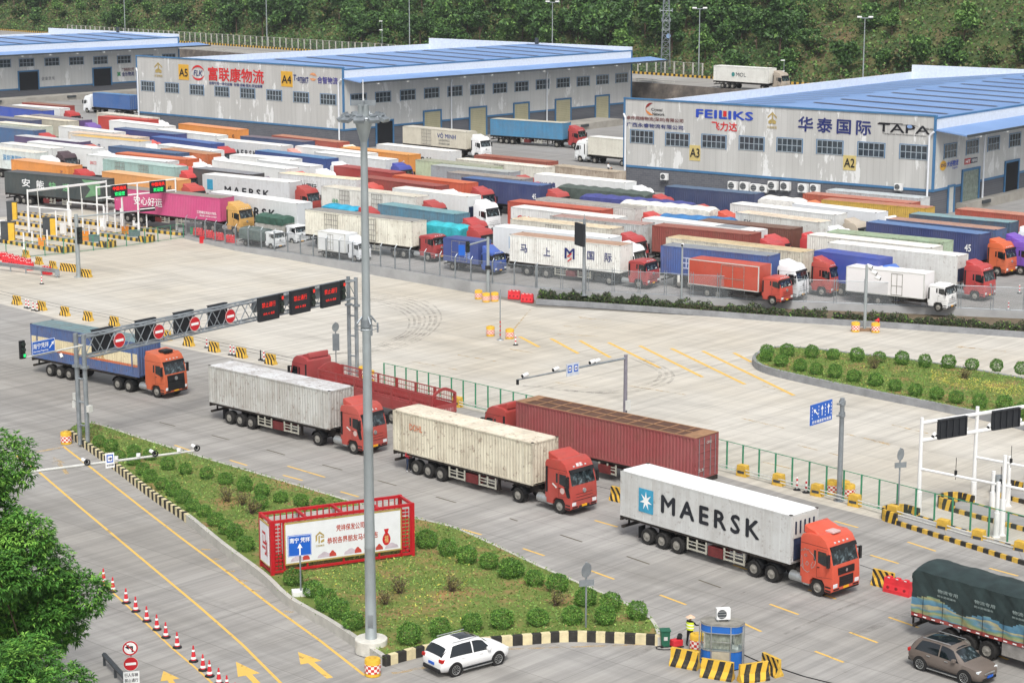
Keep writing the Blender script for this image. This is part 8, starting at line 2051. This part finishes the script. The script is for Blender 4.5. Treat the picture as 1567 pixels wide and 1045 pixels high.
# ---------------------------------------------------------------- cars
def suv(label, rear, front, z, col, roofcol, kind, glassroof):
 a, b = G(*rear), G(*front); d = (b - a).normalized(); yaw = math.atan2(d.y, d.x); n = Vector((-d.y, d.x, 0)); WB = 2.69; s = 1.0
 mid = (a + b) / 2 + n * .8
 t = thing('parked_car' if kind == 0 else 'moving_car', label, 'car', mid, yaw)
 ST = [(-2.2, .62, .70, .80, .60, .86, .55), (-2.14, .80, .86, .92, .66, 1.02, .34), (-1.9, .87, .93, 1.00, .70, 1.38, .28), (-1.62, .9, .95, 1.02, .69, 1.60, .24), (-1.1, .91, .955, 1.02, .68, 1.69, .22), (-.4, .91, .955, 1.0, .68, 1.71, .22), (.25, .91, .95, .98, .67, 1.66, .22), (.75, .91, .945, .97, .66, 1.42, .22),
          (1.22, .905, .94, .97, .70, 1.06, .22), (1.6, .89, .92, .93, .66, .99, .23), (1.95, .84, .86, .86, .58, .91, .25), (2.16, .72, .74, .74, .46, .78, .3), (2.24, .55, .56, .60, .36, .62, .36)]
 def sec(q):
  x, wl, ww, zw, wr, zr, zf = q
  h = zr - zw
  return [(x, 0, zf), (x, -wl * .8, zf), (x, -wl, zf + .16), (x, -ww, (zf + zw) / 2 + .08), (x, -ww + .03, zw), (x, -(ww + (wr - ww) * .55), zw + h * .55), (x, -wr, zr - h * .1), (x, -wr * .72, zr), (x, 0, zr + .015 * (1 if h > .3 else .6))]
 def lerp(q, r, f): return tuple(q[i] + (r[i] - q[i]) * f for i in range(7))
 def cat(i, f):
  p0, p1, p2, p3 = ST[max(0, i - 1)], ST[i], ST[i + 1], ST[min(len(ST) - 1, i + 2)]
  return tuple(.5 * (2 * p1[k] + (p2[k] - p0[k]) * f + (2 * p0[k] - 5 * p1[k] + 4 * p2[k] - p3[k]) * f * f + (p3[k] - p0[k] + 3 * p1[k] - 3 * p2[k]) * f ** 3) for k in range(7))
 SS = []
 for i in range(len(ST) - 1):
  for k in range(4): SS.append(cat(i, k / 4))
 SS.append(ST[-1])
 secs = []
 for q in SS:
  h_ = sec(q); secs.append(h_ + [(x, -y, z_) for x, y, z_ in h_[-2:0:-1]])
 K = len(secs[0]); m = MB()
 P = [p for s_ in secs for p in s_]
 m.idx(P, [(i * K + j, (i + 1) * K + j, (i + 1) * K + (j + 1) % K, i * K + (j + 1) % K) for i in range(len(secs) - 1) for j in range(K)] + [tuple(range(K)), tuple(range((len(secs) - 1) * K, len(secs) * K))])
 body = m.build('body', PAINT, t, smooth=True); body.color = col
 def point(x, j, out=.008):
  for q, r in zip(SS, SS[1:]):
   if q[0] <= x <= r[0]:
    f = (x - q[0]) / (r[0] - q[0]); s_ = sec(lerp(q, r, f)); i = int(j); g = j - i; p, p2 = Vector(s_[i]), Vector(s_[min(i + 1, 8)])
    v = p.lerp(p2, g); nn_ = Vector((0, -(p2.z - p.z), (p2.y - p.y))) if (p2 - p).length else Vector((0, -1, 0))
    nn_ = Vector((0, p.z - p2.z, p2.y - p.y)); nn_ = nn_.normalized() if nn_.length else Vector((0, -1, 0))
    return v + nn_ * out
  return Vector((x, 0, 1))
 def patch(name, xs, j0, j1, mat, mirror=False, out=.008, par=body, nj=3):
  for s_ in ((1, -1) if mirror else (1,)):
   mm = MB(); rows = []
   for x0, x1 in xs: rows.append([point(x0 + (x1 - x0) * 0, j0, out)])
   P_ = []
   for i, (xa, xb) in enumerate(xs):
    for k in range(nj + 1):
     p = point(xa + (xb - xa) * k / nj, j0 + (j1 - j0) * k / nj, out); P_.append((p.x, p.y * s_, p.z))
   mm.idx(P_, [(i * (nj + 1) + k, (i + 1) * (nj + 1) + k, (i + 1) * (nj + 1) + k + 1, i * (nj + 1) + k + 1) for i in range(len(xs) - 1) for k in range(nj)])
   o = mm.build(name, mat, par, smooth=True)
 def seq(x0, x1, y0, y1, n=6): return [(x0 + (x1 - x0) * i / n, y0 + (y1 - y0) * i / n) for i in range(n + 1)]
 patch('side_window', seq(-1.72, -.28, -1.4, -.28), 4.12, 5.85, M_glass, True, .01); patch('side_window', seq(-.2, .98, -.2, .5), 4.12, 5.85, M_glass, True, .01)
 for s_ in (1, -1):
  mm = MB(); r = []
  for x in (.6, .72, .85, .98, 1.1, 1.2):
   r.append([(lambda p: (p.x + .0, p.y * s_, p.z + .012))(point(x, j, .0)) for j in (6.0, 7.0, 7.5, 8.0)])
  mm.idx([p for q in r for p in q], [(i * 4 + k, i * 4 + 4 + k, i * 4 + 5 + k, i * 4 + 1 + k) for i in range(5) for k in range(3)]); mm.build('windshield', M_cabglass, body, smooth=True)
  mm = MB(); r = []
  for x in (-2.08, -2.0, -1.92, -1.84, -1.76):
   r.append([(lambda p: (p.x - .012, p.y * s_, p.z + .012))(point(x, j, .0)) for j in (5.6, 6.4, 7.2, 8.0)])
  mm.idx([p for q in r for p in q], [(i * 4 + k, i * 4 + 4 + k, i * 4 + 5 + k, i * 4 + 1 + k) for i in range(4) for k in range(3)]); mm.build('rear_window', M_glass, body, smooth=True)
  mm = MB(); r = []
  x0, x1 = (-.75, .4) if not glassroof else (-1.35, .55)
  for i in range(6):
   r.append([(lambda p: (p.x, p.y * s_, p.z + .012))(point(x0 + (x1 - x0) * i / 5, j, .0)) for j in (7.1 if not glassroof else 6.9, 7.5, 8.0)])
  mm.idx([p for q in r for p in q], [(i * 3 + k, i * 3 + 3 + k, i * 3 + 4 + k, i * 3 + 1 + k) for i in range(5) for k in range(2)]); mm.build('sunroof', M_glass, body, smooth=True)
  rr = MB(); rr.cyl((-1.4, s_ * .66, 1.73), (.3, s_ * .65, 1.74), .022, n=6); rr.build('roof_rail', M_alu, body)
  mi = MB(); mi.box(.62, .82, s_ * .98 - .11, s_ * .98 + .11, 1.0, 1.17); mi.build('wing_mirror', PAINT, body, bevel=.04).color = col
  for x in (-.3, .75): pass
  for x in (-.95, .15): MB().box(x, x + .2, s_ * .955 - .02, s_ * .955 + .02, .9, .935).build('door_handle', M_alu if kind else PAINT, body).color = col
  MB().box(-2.2, -1.95, min(s_ * .6, s_ * .88), max(s_ * .6, s_ * .88), .84, 1.02).build('tail_light', M_redlens, body, bevel=.03); MB().box(1.85, 2.12, min(s_ * .52, s_ * .83), max(s_ * .52, s_ * .83), .7, .83).build('headlight', M_lens, body, bevel=.04)
  MB().box(-.95, .95, s_ * .92 - .03, s_ * .92 + .03, .24, .38).build('sill', M_black, body); MB().box(-.9, .95, s_ * .96 - .03, s_ * .96 + .03, .25, .29).build('side_step', M_alu, body)
  for x in (-WB / 2, WB / 2):
   MB().lathe([(-.03, .30), (-.03, .415), (.03, .43), (.03, .30)], 'Y', 22, 0, (x, s_ * .925, .37)).build('wheel_arch', M_black, body)
   w_ = wheel(t, x, s_ * .84, .24, .36, front=False, mat=M_alu, rim=False)
   def spokes():
    mm = MB().lathe([(.1, .22), (.125, .25), (.125, .225), (.09, .2)], 'Y', 20)
    for k in range(9):
     a_ = 2 * pi * k / 9; mm.idx([(cos(a_ - .1) * .05, .12, sin(a_ - .1) * .05), (cos(a_ + .1) * .05, .12, sin(a_ + .1) * .05), (cos(a_ + .09) * .23, .115, sin(a_ + .09) * .23), (cos(a_ - .09) * .23, .115, sin(a_ - .09) * .23)], [(0, 1, 2, 3)])
    return mm
   inst('rim', 'alloy', spokes, M_alu if kind == 0 else M_rim, w_, fix=False)
 MB().box(-2.27, -2.1, -.7, .7, .3, .5).build('rear_bumper', M_black, body, bevel=.04); MB().box(-2.235, -2.2, -.24, .24, .62, .76).build('number_plate', M_blue, body)
 MB().box(2.16, 2.265, -.55, .55, .3, .44).build('front_bumper', M_black, body, bevel=.03); MB().box(2.14, 2.24, -.42, .42, .5, .68).build('grille', M_alu if kind else M_black, body, bevel=.02); MB().box(2.255, 2.28, -.24, .24, .42, .54).build('number_plate', M_blue, body)
 return t
suv('white sport utility car turning by the striped kerb of the grass island', (698.2, 1033), (757.4, 1017), 0, rgb('eff0f0', .97), None, 0, False)
suv('bronze-brown sport utility car with dark glass roof beside the tarpaulin lorry', (1410, 1024.5), (1476.5, 1046), 0, rgb('5c5048', .97), None, 1, True)
# ---------------------------------------------------------------- guard booth and things beside it
bc = G(1104, 1019); t = thing('guard_booth', 'blue rounded guard booth with curtained windows and grey roof', 'booth', bc, -.2)
def stad(L, r, n=9): return [(L / 2 + cos(a) * r, sin(a) * r) for a in [-pi / 2 + pi * i / n for i in range(n + 1)]] + [(-L / 2 + cos(a) * r, sin(a) * r) for a in [pi / 2 + pi * i / n for i in range(n + 1)]]
BL, BR = .98, .6
MB().slab(stad(BL, BR), .08, 1.0).build('lower_panel', flat('booth_blue', '2466b8', .45, var=.06), t)
def glassmat():
 tt = NT('booth_glass'); b = tt.n('BsdfPrincipled', {'Base Color': hx('6f7a78'), 'Roughness': .08}); tr = tt.n('BsdfTransparent', {'Color': (.85, .9, .88, 1)})
 mx = tt.n('MixShader', {0: .1, 1: tr.outputs[0], 2: b.outputs[0]}); tt.t.links.new(mx.outputs[0], tt.out.inputs[0]); return tt.mat
m = MB(); pts = stad(BL, BR - .03, 12); k = len(pts)
m.idx([(x, y, 1.02) for x, y in pts] + [(x, y, 1.98) for x, y in pts], [(i, (i + 1) % k, k + (i + 1) % k, k + i) for i in range(k)]); m.build('window_glass', glassmat(), t)
MB().slab(stad(BL, BR), 1.98, 2.34).build('upper_band', MATS['booth_blue'], t)
for z0, z1 in ((1.0, 1.05), (1.95, 1.99), (2.34, 2.4)): MB().slab(stad(BL, BR + .025), z0, z1).build('trim_ring', M_alu, t)
MB().slab(stad(BL, BR + .03), 2.4, 2.46).build('roof', flat('booth_roof', '8f8c84', .8, var=.2), t); MB().slab(stad(BL, BR - .05), 0, .08).build('plinth', M_black, t)
m = MB()
for x, y in ((-.5, -BR), (.5, -BR), (-.5, BR), (.5, BR), (1.1, -.35), (-1.15, -.2), (1.1, .4), (-1.1, .4)): m.box(x - .025, x + .025, y - .025, y + .025, .1, 2.34)
m.box(-.5, .5, -BR - .02, -BR + .01, 1.5, 1.54); m.build('window_post', M_alu, t)
MB().box(-.46, .46, -BR - .02, -BR + .02, .12, 1.0).build('door_panel', flat('door_tan', 'b0a894', .6), t)
m = MB(); pts = [(-.9 + i * .1, -BR + .12 + .025 * (i % 2)) for i in range(15)]; k = len(pts)
m.idx([(x, y, 1.1) for x, y in pts] + [(x, y, 1.95) for x, y in pts], [(i, i + 1, k + i + 1, k + i) for i in range(k - 1)]); pts = [(BL / 2 + cos(a) * (BR - .1 - .03 * (i % 2)), sin(a) * (BR - .1 - .03 * (i % 2))) for i, a in enumerate([-1.2 + q * .12 for q in range(17)])]; k = len(pts)
m.idx([(x, y, 1.35) for x, y in pts] + [(x, y, 1.95) for x, y in pts], [(i, i + 1, k + i + 1, k + i) for i in range(k - 1)]); m.build('curtain', flat('curtain_grey', 'a8a69c', .9, var=.25, scale=4), t, fix=False)
MB().box(.55, .85, -.2, .1, 1.03, 1.3).build('desk_box', M_white, t)
o = tag(inst('air_conditioner', 'acunit', ac_mb, ACM, None, bc + Vector((.02, -.05, 2.46 + .13)), rz=.12, scale=(.85, .9, .85)), 'white air conditioner unit standing on the roof of the blue booth', 'air conditioner')
b = G(1017.5, 989); t = thing('wheelie_bin', 'dark green wheeled rubbish bin before the striped kerb', 'bin', b, .1)
MB().prism([(-.2, .08), (-.25, .9), (.25, .9), (.2, .08)], -.22, .22).build('body', flat('bin_green', '22614a', .5), t, bevel=.02); MB().box(-.28, .28, -.27, .27, .9, .97).build('lid', MATS['bin_green'], t, bevel=.02)
for y in (-.2, .2): MB().cyl((-.2, y - .03, .08), (-.2, y + .03, .08), .08, n=10).build('wheel', M_rubber, t)
MB().box(-.1, .1, -.235, -.22, .42, .62).build('emblem', M_offwhite, t)
b = G(1035, 990); t = thing('generator', 'small red portable machine with black hose on the ground near the worker', 'generator', b, .5)
MB().box(-.3, .3, -.2, .2, .1, .45).build('engine', M_conered, t, bevel=.04); MB().cyl((.1, -.1, .45), (.35, .2, .55), .14, n=10).build('tank', M_black, t); MB().cyl((-.35, -.2, .06), (.35, -.2, .06), .03, n=6).cyl((-.35, .2, .06), (.35, .2, .06), .03, n=6).build('skid', M_black, t)
m = MB(); slabtube(m, [Vector((cos(i * .5) * .5 - .6, sin(i * .5) * .3 - .2, .04 + i * .002)) for i in range(16)], .025, 5); tag(m.build('hose', M_black, None, b), 'black hose coiled on the ground by the red machine', 'hose')
tag(MB().lathe([(0, .16), (.32, .2), (.34, .19), (.3, .02)], 'Z', 16).build('bucket', flat('bucket_blue', '2f6a9c', .5), None, G(1074, 1019), smooth=True), 'blue bucket on the ground at the left end of the booth', 'bucket')
m = MB(); slabtube(m, [G(1138, 1002) + Vector((0, 0, .03)), G(1160, 1012) + Vector((0, 0, .03)), G(1230, 1035) + Vector((0, 0, .03)), G(1330, 1060) + Vector((0, 0, .03))], .03, 5)
tag(m.build('ground_cable', M_black), 'black cable lying on the road right of the booth', 'cable')
# ---------------------------------------------------------------- people
def person(label, base, yaw, pose, cols, z=None, hat=None, group=None):
 """one skinned body; joints in metres, x forward, y left"""
 J = dict(pelvis=(0, 0, .95), waist=(0, 0, 1.1), chest=(0, 0, 1.3), neck=(0, 0, 1.48), chin=(.015, 0, 1.54), head=(.02, 0, 1.63), top=(.01, 0, 1.72),
             hipl=(0, .1, .92), kneel=(.03, .11, .5), anklel=(0, .11, .09), toel=(.15, .12, .03), hipr=(0, -.1, .92), kneer=(.03, -.11, .5), ankler=(0, -.11, .09), toer=(.15, -.12, .03),
             shl=(0, .19, 1.42), ell=(-.02, .25, 1.14), wrl=(.08, .25, .9), shr=(0, -.19, 1.42), elr=(-.02, -.25, 1.14), wrr=(.08, -.25, .9))
 J.update(pose); J = {k: Vector(v) for k, v in J.items()}
 R_ = dict(pelvis=.15, waist=.135, chest=.155, neck=.055, chin=.07, head=.095, top=.06, hipl=.1, hipr=.1, kneel=.062, kneer=.062, anklel=.045, ankler=.045, toel=.035, toer=.035, shl=.07, shr=.07, ell=.045, elr=.045, wrl=.03, wrr=.03)
 E_ = [('pelvis', 'waist'), ('waist', 'chest'), ('chest', 'neck'), ('neck', 'chin'), ('chin', 'head'), ('head', 'top')] + [(a + s, b + s) for s in 'lr' for a, b in (('hip', 'knee'), ('knee', 'ankle'), ('ankle', 'toe'), ('sh', 'el'), ('el', 'wr'))] + [('pelvis', 'hipl'), ('pelvis', 'hipr'), ('chest', 'shl'), ('chest', 'shr')]
 for s in 'lr':
  w_, e_ = J['wr' + s], J['el' + s]; d = (w_ - e_).normalized(); sd_ = d.cross(Vector((1, 0, 0))); sd_ = sd_.normalized() if sd_.length > .1 else Vector((0, 1, 0)); up_ = sd_.cross(d)
  J['palm' + s] = w_ + d * .07; R_['palm' + s] = .032; E_.append(('wr' + s, 'palm' + s))
  for f in range(4):
   a_, b_ = 'f%d%s' % (f, s), 'g%d%s' % (f, s); off_ = sd_ * (f - 1.5) * .021
   J[a_] = w_ + d * .12 + off_; J[b_] = w_ + d * (.155 + (.012, .02, .018, 0)[f]) + off_ + up_ * .02; R_[a_] = .0105; R_[b_] = .008; E_ += [('palm' + s, a_), (a_, b_)]
  J['th' + s] = w_ + d * .07 + sd_ * .045 + up_ * .02; J['tt' + s] = w_ + d * .105 + sd_ * .055 + up_ * .035; R_['th' + s] = .012; R_['tt' + s] = .009; E_ += [('wr' + s, 'th' + s), ('th' + s, 'tt' + s)]
 names = list(J); me = bpy.data.meshes.new('person'); me.from_pydata([tuple(J[k]) for k in names], [(names.index(a), names.index(b)) for a, b in E_], [])
 o = bpy.data.objects.new('person_rig', me); COL.objects.link(o)
 md = o.modifiers.new('skin', 'SKIN'); md.use_smooth_shade = True
 if not me.skin_vertices:
  with bpy.context.temp_override(object=o, active_object=o): bpy.ops.mesh.customdata_skin_add()
 for i, k in enumerate(names): me.skin_vertices[0].data[i].radius = (R_[k], R_[k]); me.skin_vertices[0].data[i].use_root = (k == 'pelvis')
 o.modifiers.new('sub', 'SUBSURF').levels = 1
 dg = bpy.context.evaluated_depsgraph_get(); dg.update()
 nm = bpy.data.meshes.new_from_object(o.evaluated_get(dg)); bpy.data.objects.remove(o)
 ob = link(bpy.data.objects.new('person', nm), None, base, yaw); nm.name = 'person'
 nm.materials.clear()
 for mt in cols: nm.materials.append(mt)       # skin, top, trousers, shoes
 seg = [(J[a], J[b], (0 if (a in ('neck', 'chin', 'head') or a.startswith(('wr', 'palm', 'f', 'th'))) else 3 if a.startswith('ankle') else 2 if a.startswith(('hip', 'knee')) or (a == 'pelvis' and b.startswith('hip')) else 1)) for a, b in E_]
 for p in nm.polygons:
  c = p.center; best, bi = 9, 1
  for a, b, mi in seg:
   ab = b - a; f = max(0, min(1, (c - a).dot(ab) / max(1e-9, ab.length_squared))); dd_ = (c - a - ab * f).length
   if dd_ < best: best, bi = dd_, mi
  p.material_index = bi; p.use_smooth = True
 hd_ = J['head']; fw = Vector((1, 0, 0))
 hm_ = MB(); hm_.lathe([(-.02, .098), (.04, .1), (.09, .075), (.115, .02)], 'Z', 14, 0, (hd_.x - .015, hd_.y, hd_.z)); hm_.build('hair', flat('black_hair', '1d1a18', .8), ob, smooth=True)
 fc = MB()
 fc.cyl(hd_ + Vector((.09, 0, -.01)), hd_ + Vector((.118, 0, -.03)), .014, .018, n=6, m=0)
 for s in (-1, 1): fc.cyl(hd_ + Vector((.085, s * .035, .012)), hd_ + Vector((.098, s * .035, .012)), .012, n=6, m=1); fc.cyl(hd_ + Vector((0, s * .09, -.02)), hd_ + Vector((0, s * .105, -.015)), .026, n=8, m=0)
 fc.box(hd_.x + .08, hd_.x + .096, -.025, .025, hd_.z - .062, hd_.z - .052, 2); fc.build('face', [cols[0], M_black, flat('lip', '96564c', .6)], ob)
 if hat == 'straw':
  ht = MB(); ht.lathe([(.02, .26), (.06, .2), (.12, .1), (.17, .01)], 'Z', 20, 0, (hd_.x, hd_.y, hd_.z)); ht.build('straw_hat', flat('straw', 'd8b9a0', .9, var=.12, scale=8), ob, smooth=True)
 tag(ob, label, 'person', group); return ob
SK = flat('skin', 'b98a6e', .6, var=.05)
def cl(n, h): return flat(n, h, .85, var=.12, scale=4)
person('person in dark red jacket and jeans beside the cream container truck rear wheels', G(625.3, 722), -.9, dict(wrr=(.2, -.08, 1.22), elr=(-.03, -.27, 1.16), kneel=(.06, .1, .5), anklel=(.08, .1, .09), toel=(.23, .11, .03), kneer=(.02, -.1, .5), ankler=(-.1, -.1, .1), toer=(.05, -.11, .04)), [SK, cl('red_jacket', 'b03c42'), cl('jeans', '2c3852'), cl('white_shoes', 'dadada')])
gd = person('person in straw hat, yellow reflective vest and black trousers beside the crash barrel', G(1055.5, 989.5), .75, dict(elr=(.22, -.24, 1.22), wrr=(.42, -.3, 1.2), kneel=(.0, .16, .5), anklel=(-.02, .2, .09), toel=(.12, .24, .03), kneer=(.02, -.16, .5), ankler=(0, -.2, .09), toer=(.15, -.22, .03)), [SK, cl('black_shirt', '24262c'), cl('black_trousers', '1c1c22'), cl('dark_shoes', '2a2826')], hat='straw')
vs = MB(); ring = [(cos(a) * .175, sin(a) * .235) for a in [2 * pi * i / 16 for i in range(16)]]; k = 16
vs.idx([(x, y, .98) for x, y in ring] + [(x * 1.04, y * 1.04, 1.2) for x, y in ring] + [(x * .95, y * .9, 1.42) for x, y in ring], [(j * k + i, j * k + (i + 1) % k, (j + 1) * k + (i + 1) % k, (j + 1) * k + i) for j in range(2) for i in range(k)]); vs.build('reflective_vest', flat('vest_yellow', 'd6e83a', .6, emit=None), gd, smooth=True)
for z in (1.08, 1.24): MB().lathe([(z, .1), (z, .243), (z + .05, .243), (z + .05, .1)], 'Z', 18).build('silver_band', M_white2, gd, smooth=True).scale = (.76, 1.01, 1)
fd = G(592, 218, LOT); q5 = Vector((cos(-.72), sin(-.72), 0))
person('person in a white shirt standing in the dark warehouse doorway behind the mast', Vector((fd.x, fd.y, LOT)), -.7, {}, [SK, cl('white_shirt', 'dfe0e2'), cl('black_trousers', '1c1c22'), cl('dark_shoes', '2a2826')])
fd = G(597.5, 219, LOT); person('person in a grey shirt behind the one in white at the warehouse doorway', Vector((fd.x, fd.y, LOT)), 2.2, {}, [SK, cl('grey_shirt', 'b9bcc0'), cl('dark_trousers', '33353c'), cl('dark_shoes', '2a2826')])
fd = G(580, 220, LOT)
person('person in red crouching at the left side of the warehouse doorway', Vector((fd.x, fd.y, LOT - .42)), -.4, dict(hipl=(-.05, .1, .72), hipr=(-.05, -.1, .72), pelvis=(-.08, 0, .74), waist=(-.02, 0, .9), chest=(.08, 0, 1.08), neck=(.14, 0, 1.24), chin=(.17, 0, 1.3), head=(.18, 0, 1.39), top=(.17, 0, 1.48), shl=(.1, .19, 1.18), shr=(.1, -.19, 1.18), ell=(.22, .24, .95), elr=(.22, -.24, .95), wrl=(.36, .15, .86), wrr=(.36, -.15, .86), kneel=(.32, .14, .86), kneer=(.32, -.14, .86), anklel=(.08, .12, .5), ankler=(.08, -.12, .5), toel=(.23, .13, .45), toer=(.23, -.13, .45)), [SK, cl('red_shirt', 'b8343c'), cl('dark_trousers', '33353c'), cl('dark_shoes', '2a2826')])
zr_ = LOT + CZ + CH + .03; fd = G(937, 258.5, zr_); cx_, cy_, cyw, cl_ = LOTC['gb74']; dv = Vector((cos(cyw), sin(cyw), 0)); nv = Vector((-dv.y, dv.x, 0)); rel = fd - Vector((cx_, cy_, zr_)); fd = Vector((cx_, cy_, zr_)) + dv * max(-5.6, min(5.6, rel.dot(dv))) + nv * max(-.9, min(.9, rel.dot(nv)))
person('person in a white shirt sitting on the roof of the weathered beige container', fd + Vector((0, 0, -.8)), -.5, dict(pelvis=(0, 0, .92), hipl=(.02, .1, .9), hipr=(.02, -.1, .9), kneel=(.4, .13, 1.05), kneer=(.4, -.13, 1.05), anklel=(.55, .12, .87), ankler=(.55, -.12, .87), toel=(.7, .13, .83), toer=(.7, -.13, .83), wrl=(.36, .15, 1.05), wrr=(.36, -.15, 1.05), ell=(.1, .26, 1.12), elr=(.1, -.26, 1.12)), [SK, cl('white_shirt', 'dfe0e2'), cl('dark_trousers', '33353c'), cl('dark_shoes', '2a2826')])
# ---------------------------------------------------------------- near trees, lower left
def long_leaf(mb, p, d, L, w, m):
 d = d.normalized(); s_ = d.cross(Vector((0, 0, 1))); s_ = s_.normalized() if s_.length > .05 else Vector((1, 0, 0)); n_ = s_.cross(d)
 q = len(mb.v); mid = p + d * L * .45 + n_ * L * .08; tip = p + d * L + Vector((0, 0, -L * .18))
 mb.v += [tuple(p), tuple(mid + s_ * w), tuple(tip), tuple(mid - s_ * w), tuple(mid - n_ * w * .35)]
 mb.f += [(q, q + 1, q + 4), (q + 1, q + 2, q + 4), (q + 2, q + 3, q + 4), (q + 3, q, q + 4)]; mb.m += [m] * 4
def near_tree(label, base, h, w, seed, sprays):
 rng = random.Random(seed); t = thing('broadleaf_tree', label, 'tree', base)
 tr = MB(); tr.cyl((0, 0, -.3), (.15, .1, h * .42), .2, .14, 9)
 blobs = []
 for k in range(15):
  a = rng.uniform(0, 6.28); r = rng.uniform(.15, .72) * w; z = h * rng.uniform(.42, .86); c = Vector((cos(a) * r, sin(a) * r, z)); rad = w * rng.uniform(.26, .42) * (1.15 - .5 * max(0, z / h - .6))
  blobs.append((c, rad)); tr.cyl((.15, .1, h * .4 * rng.uniform(.6, 1)), c, .07, .02, 6, 0, False)
 blobs.append((Vector((0, 0, h * .88)), w * .36))
 tr.build('trunk', M_bark, t)
 m = MB(); tot = sum(b[1] ** 2 for b in blobs)
 for c, rad in blobs:
  tone = rng.choice(((4, 5, 2), (2, 5, 4), (5, 5, 1)))
  for k in range(int(sprays * rad * rad / tot)):
   d = Vector((rng.gauss(0, 1), rng.gauss(0, 1), rng.gauss(0, .9) + .15)).normalized(); rr = rad * rng.uniform(.62, 1.05)
   p = c + Vector((d.x * rr, d.y * rr, d.z * rr * .85)); mt = rng.choices((0, 1, 2), tone)[0]
   for j in range(7):
    a = rng.uniform(0, 6.28); out = (d * .7 + Vector((cos(a), sin(a), rng.uniform(-.5, .35)))).normalized()
    long_leaf(m, p + out * .03, out, rng.uniform(.2, .34), rng.uniform(.035, .055), mt if rng.random() < .75 else rng.choice((0, 1, 2)))
 m.build('crown', [leafmat('near_leaf_dark', '3a6526'), leafmat('near_leaf_mid', '4d8130'), leafmat('near_leaf_light', '79a946')], t, fix=False)
b1 = G(-30, 1150); near_tree('tall dense broadleaf tree at the left edge hiding the foot of the camera arm', b1, 15.8, 4.3, 5, 8000)
b2 = G(58, 1168); near_tree('rounded broadleaf tree in the lower left corner beside the traffic cones', b2, 12.2, 3.5, 8, 6500)
b3 = G(-60, 1050); near_tree('broadleaf tree partly cut off by the left edge behind the other two', b3, 13.0, 3.6, 12, 4200)
b4 = G(30, 1260); near_tree('low bushy tree at the very bottom of the lower left corner', b4, 8.0, 3.2, 15, 4500)
for o in list(bpy.data.objects):
 for k in ('w', 'l'):
  if k in o: del o[k]
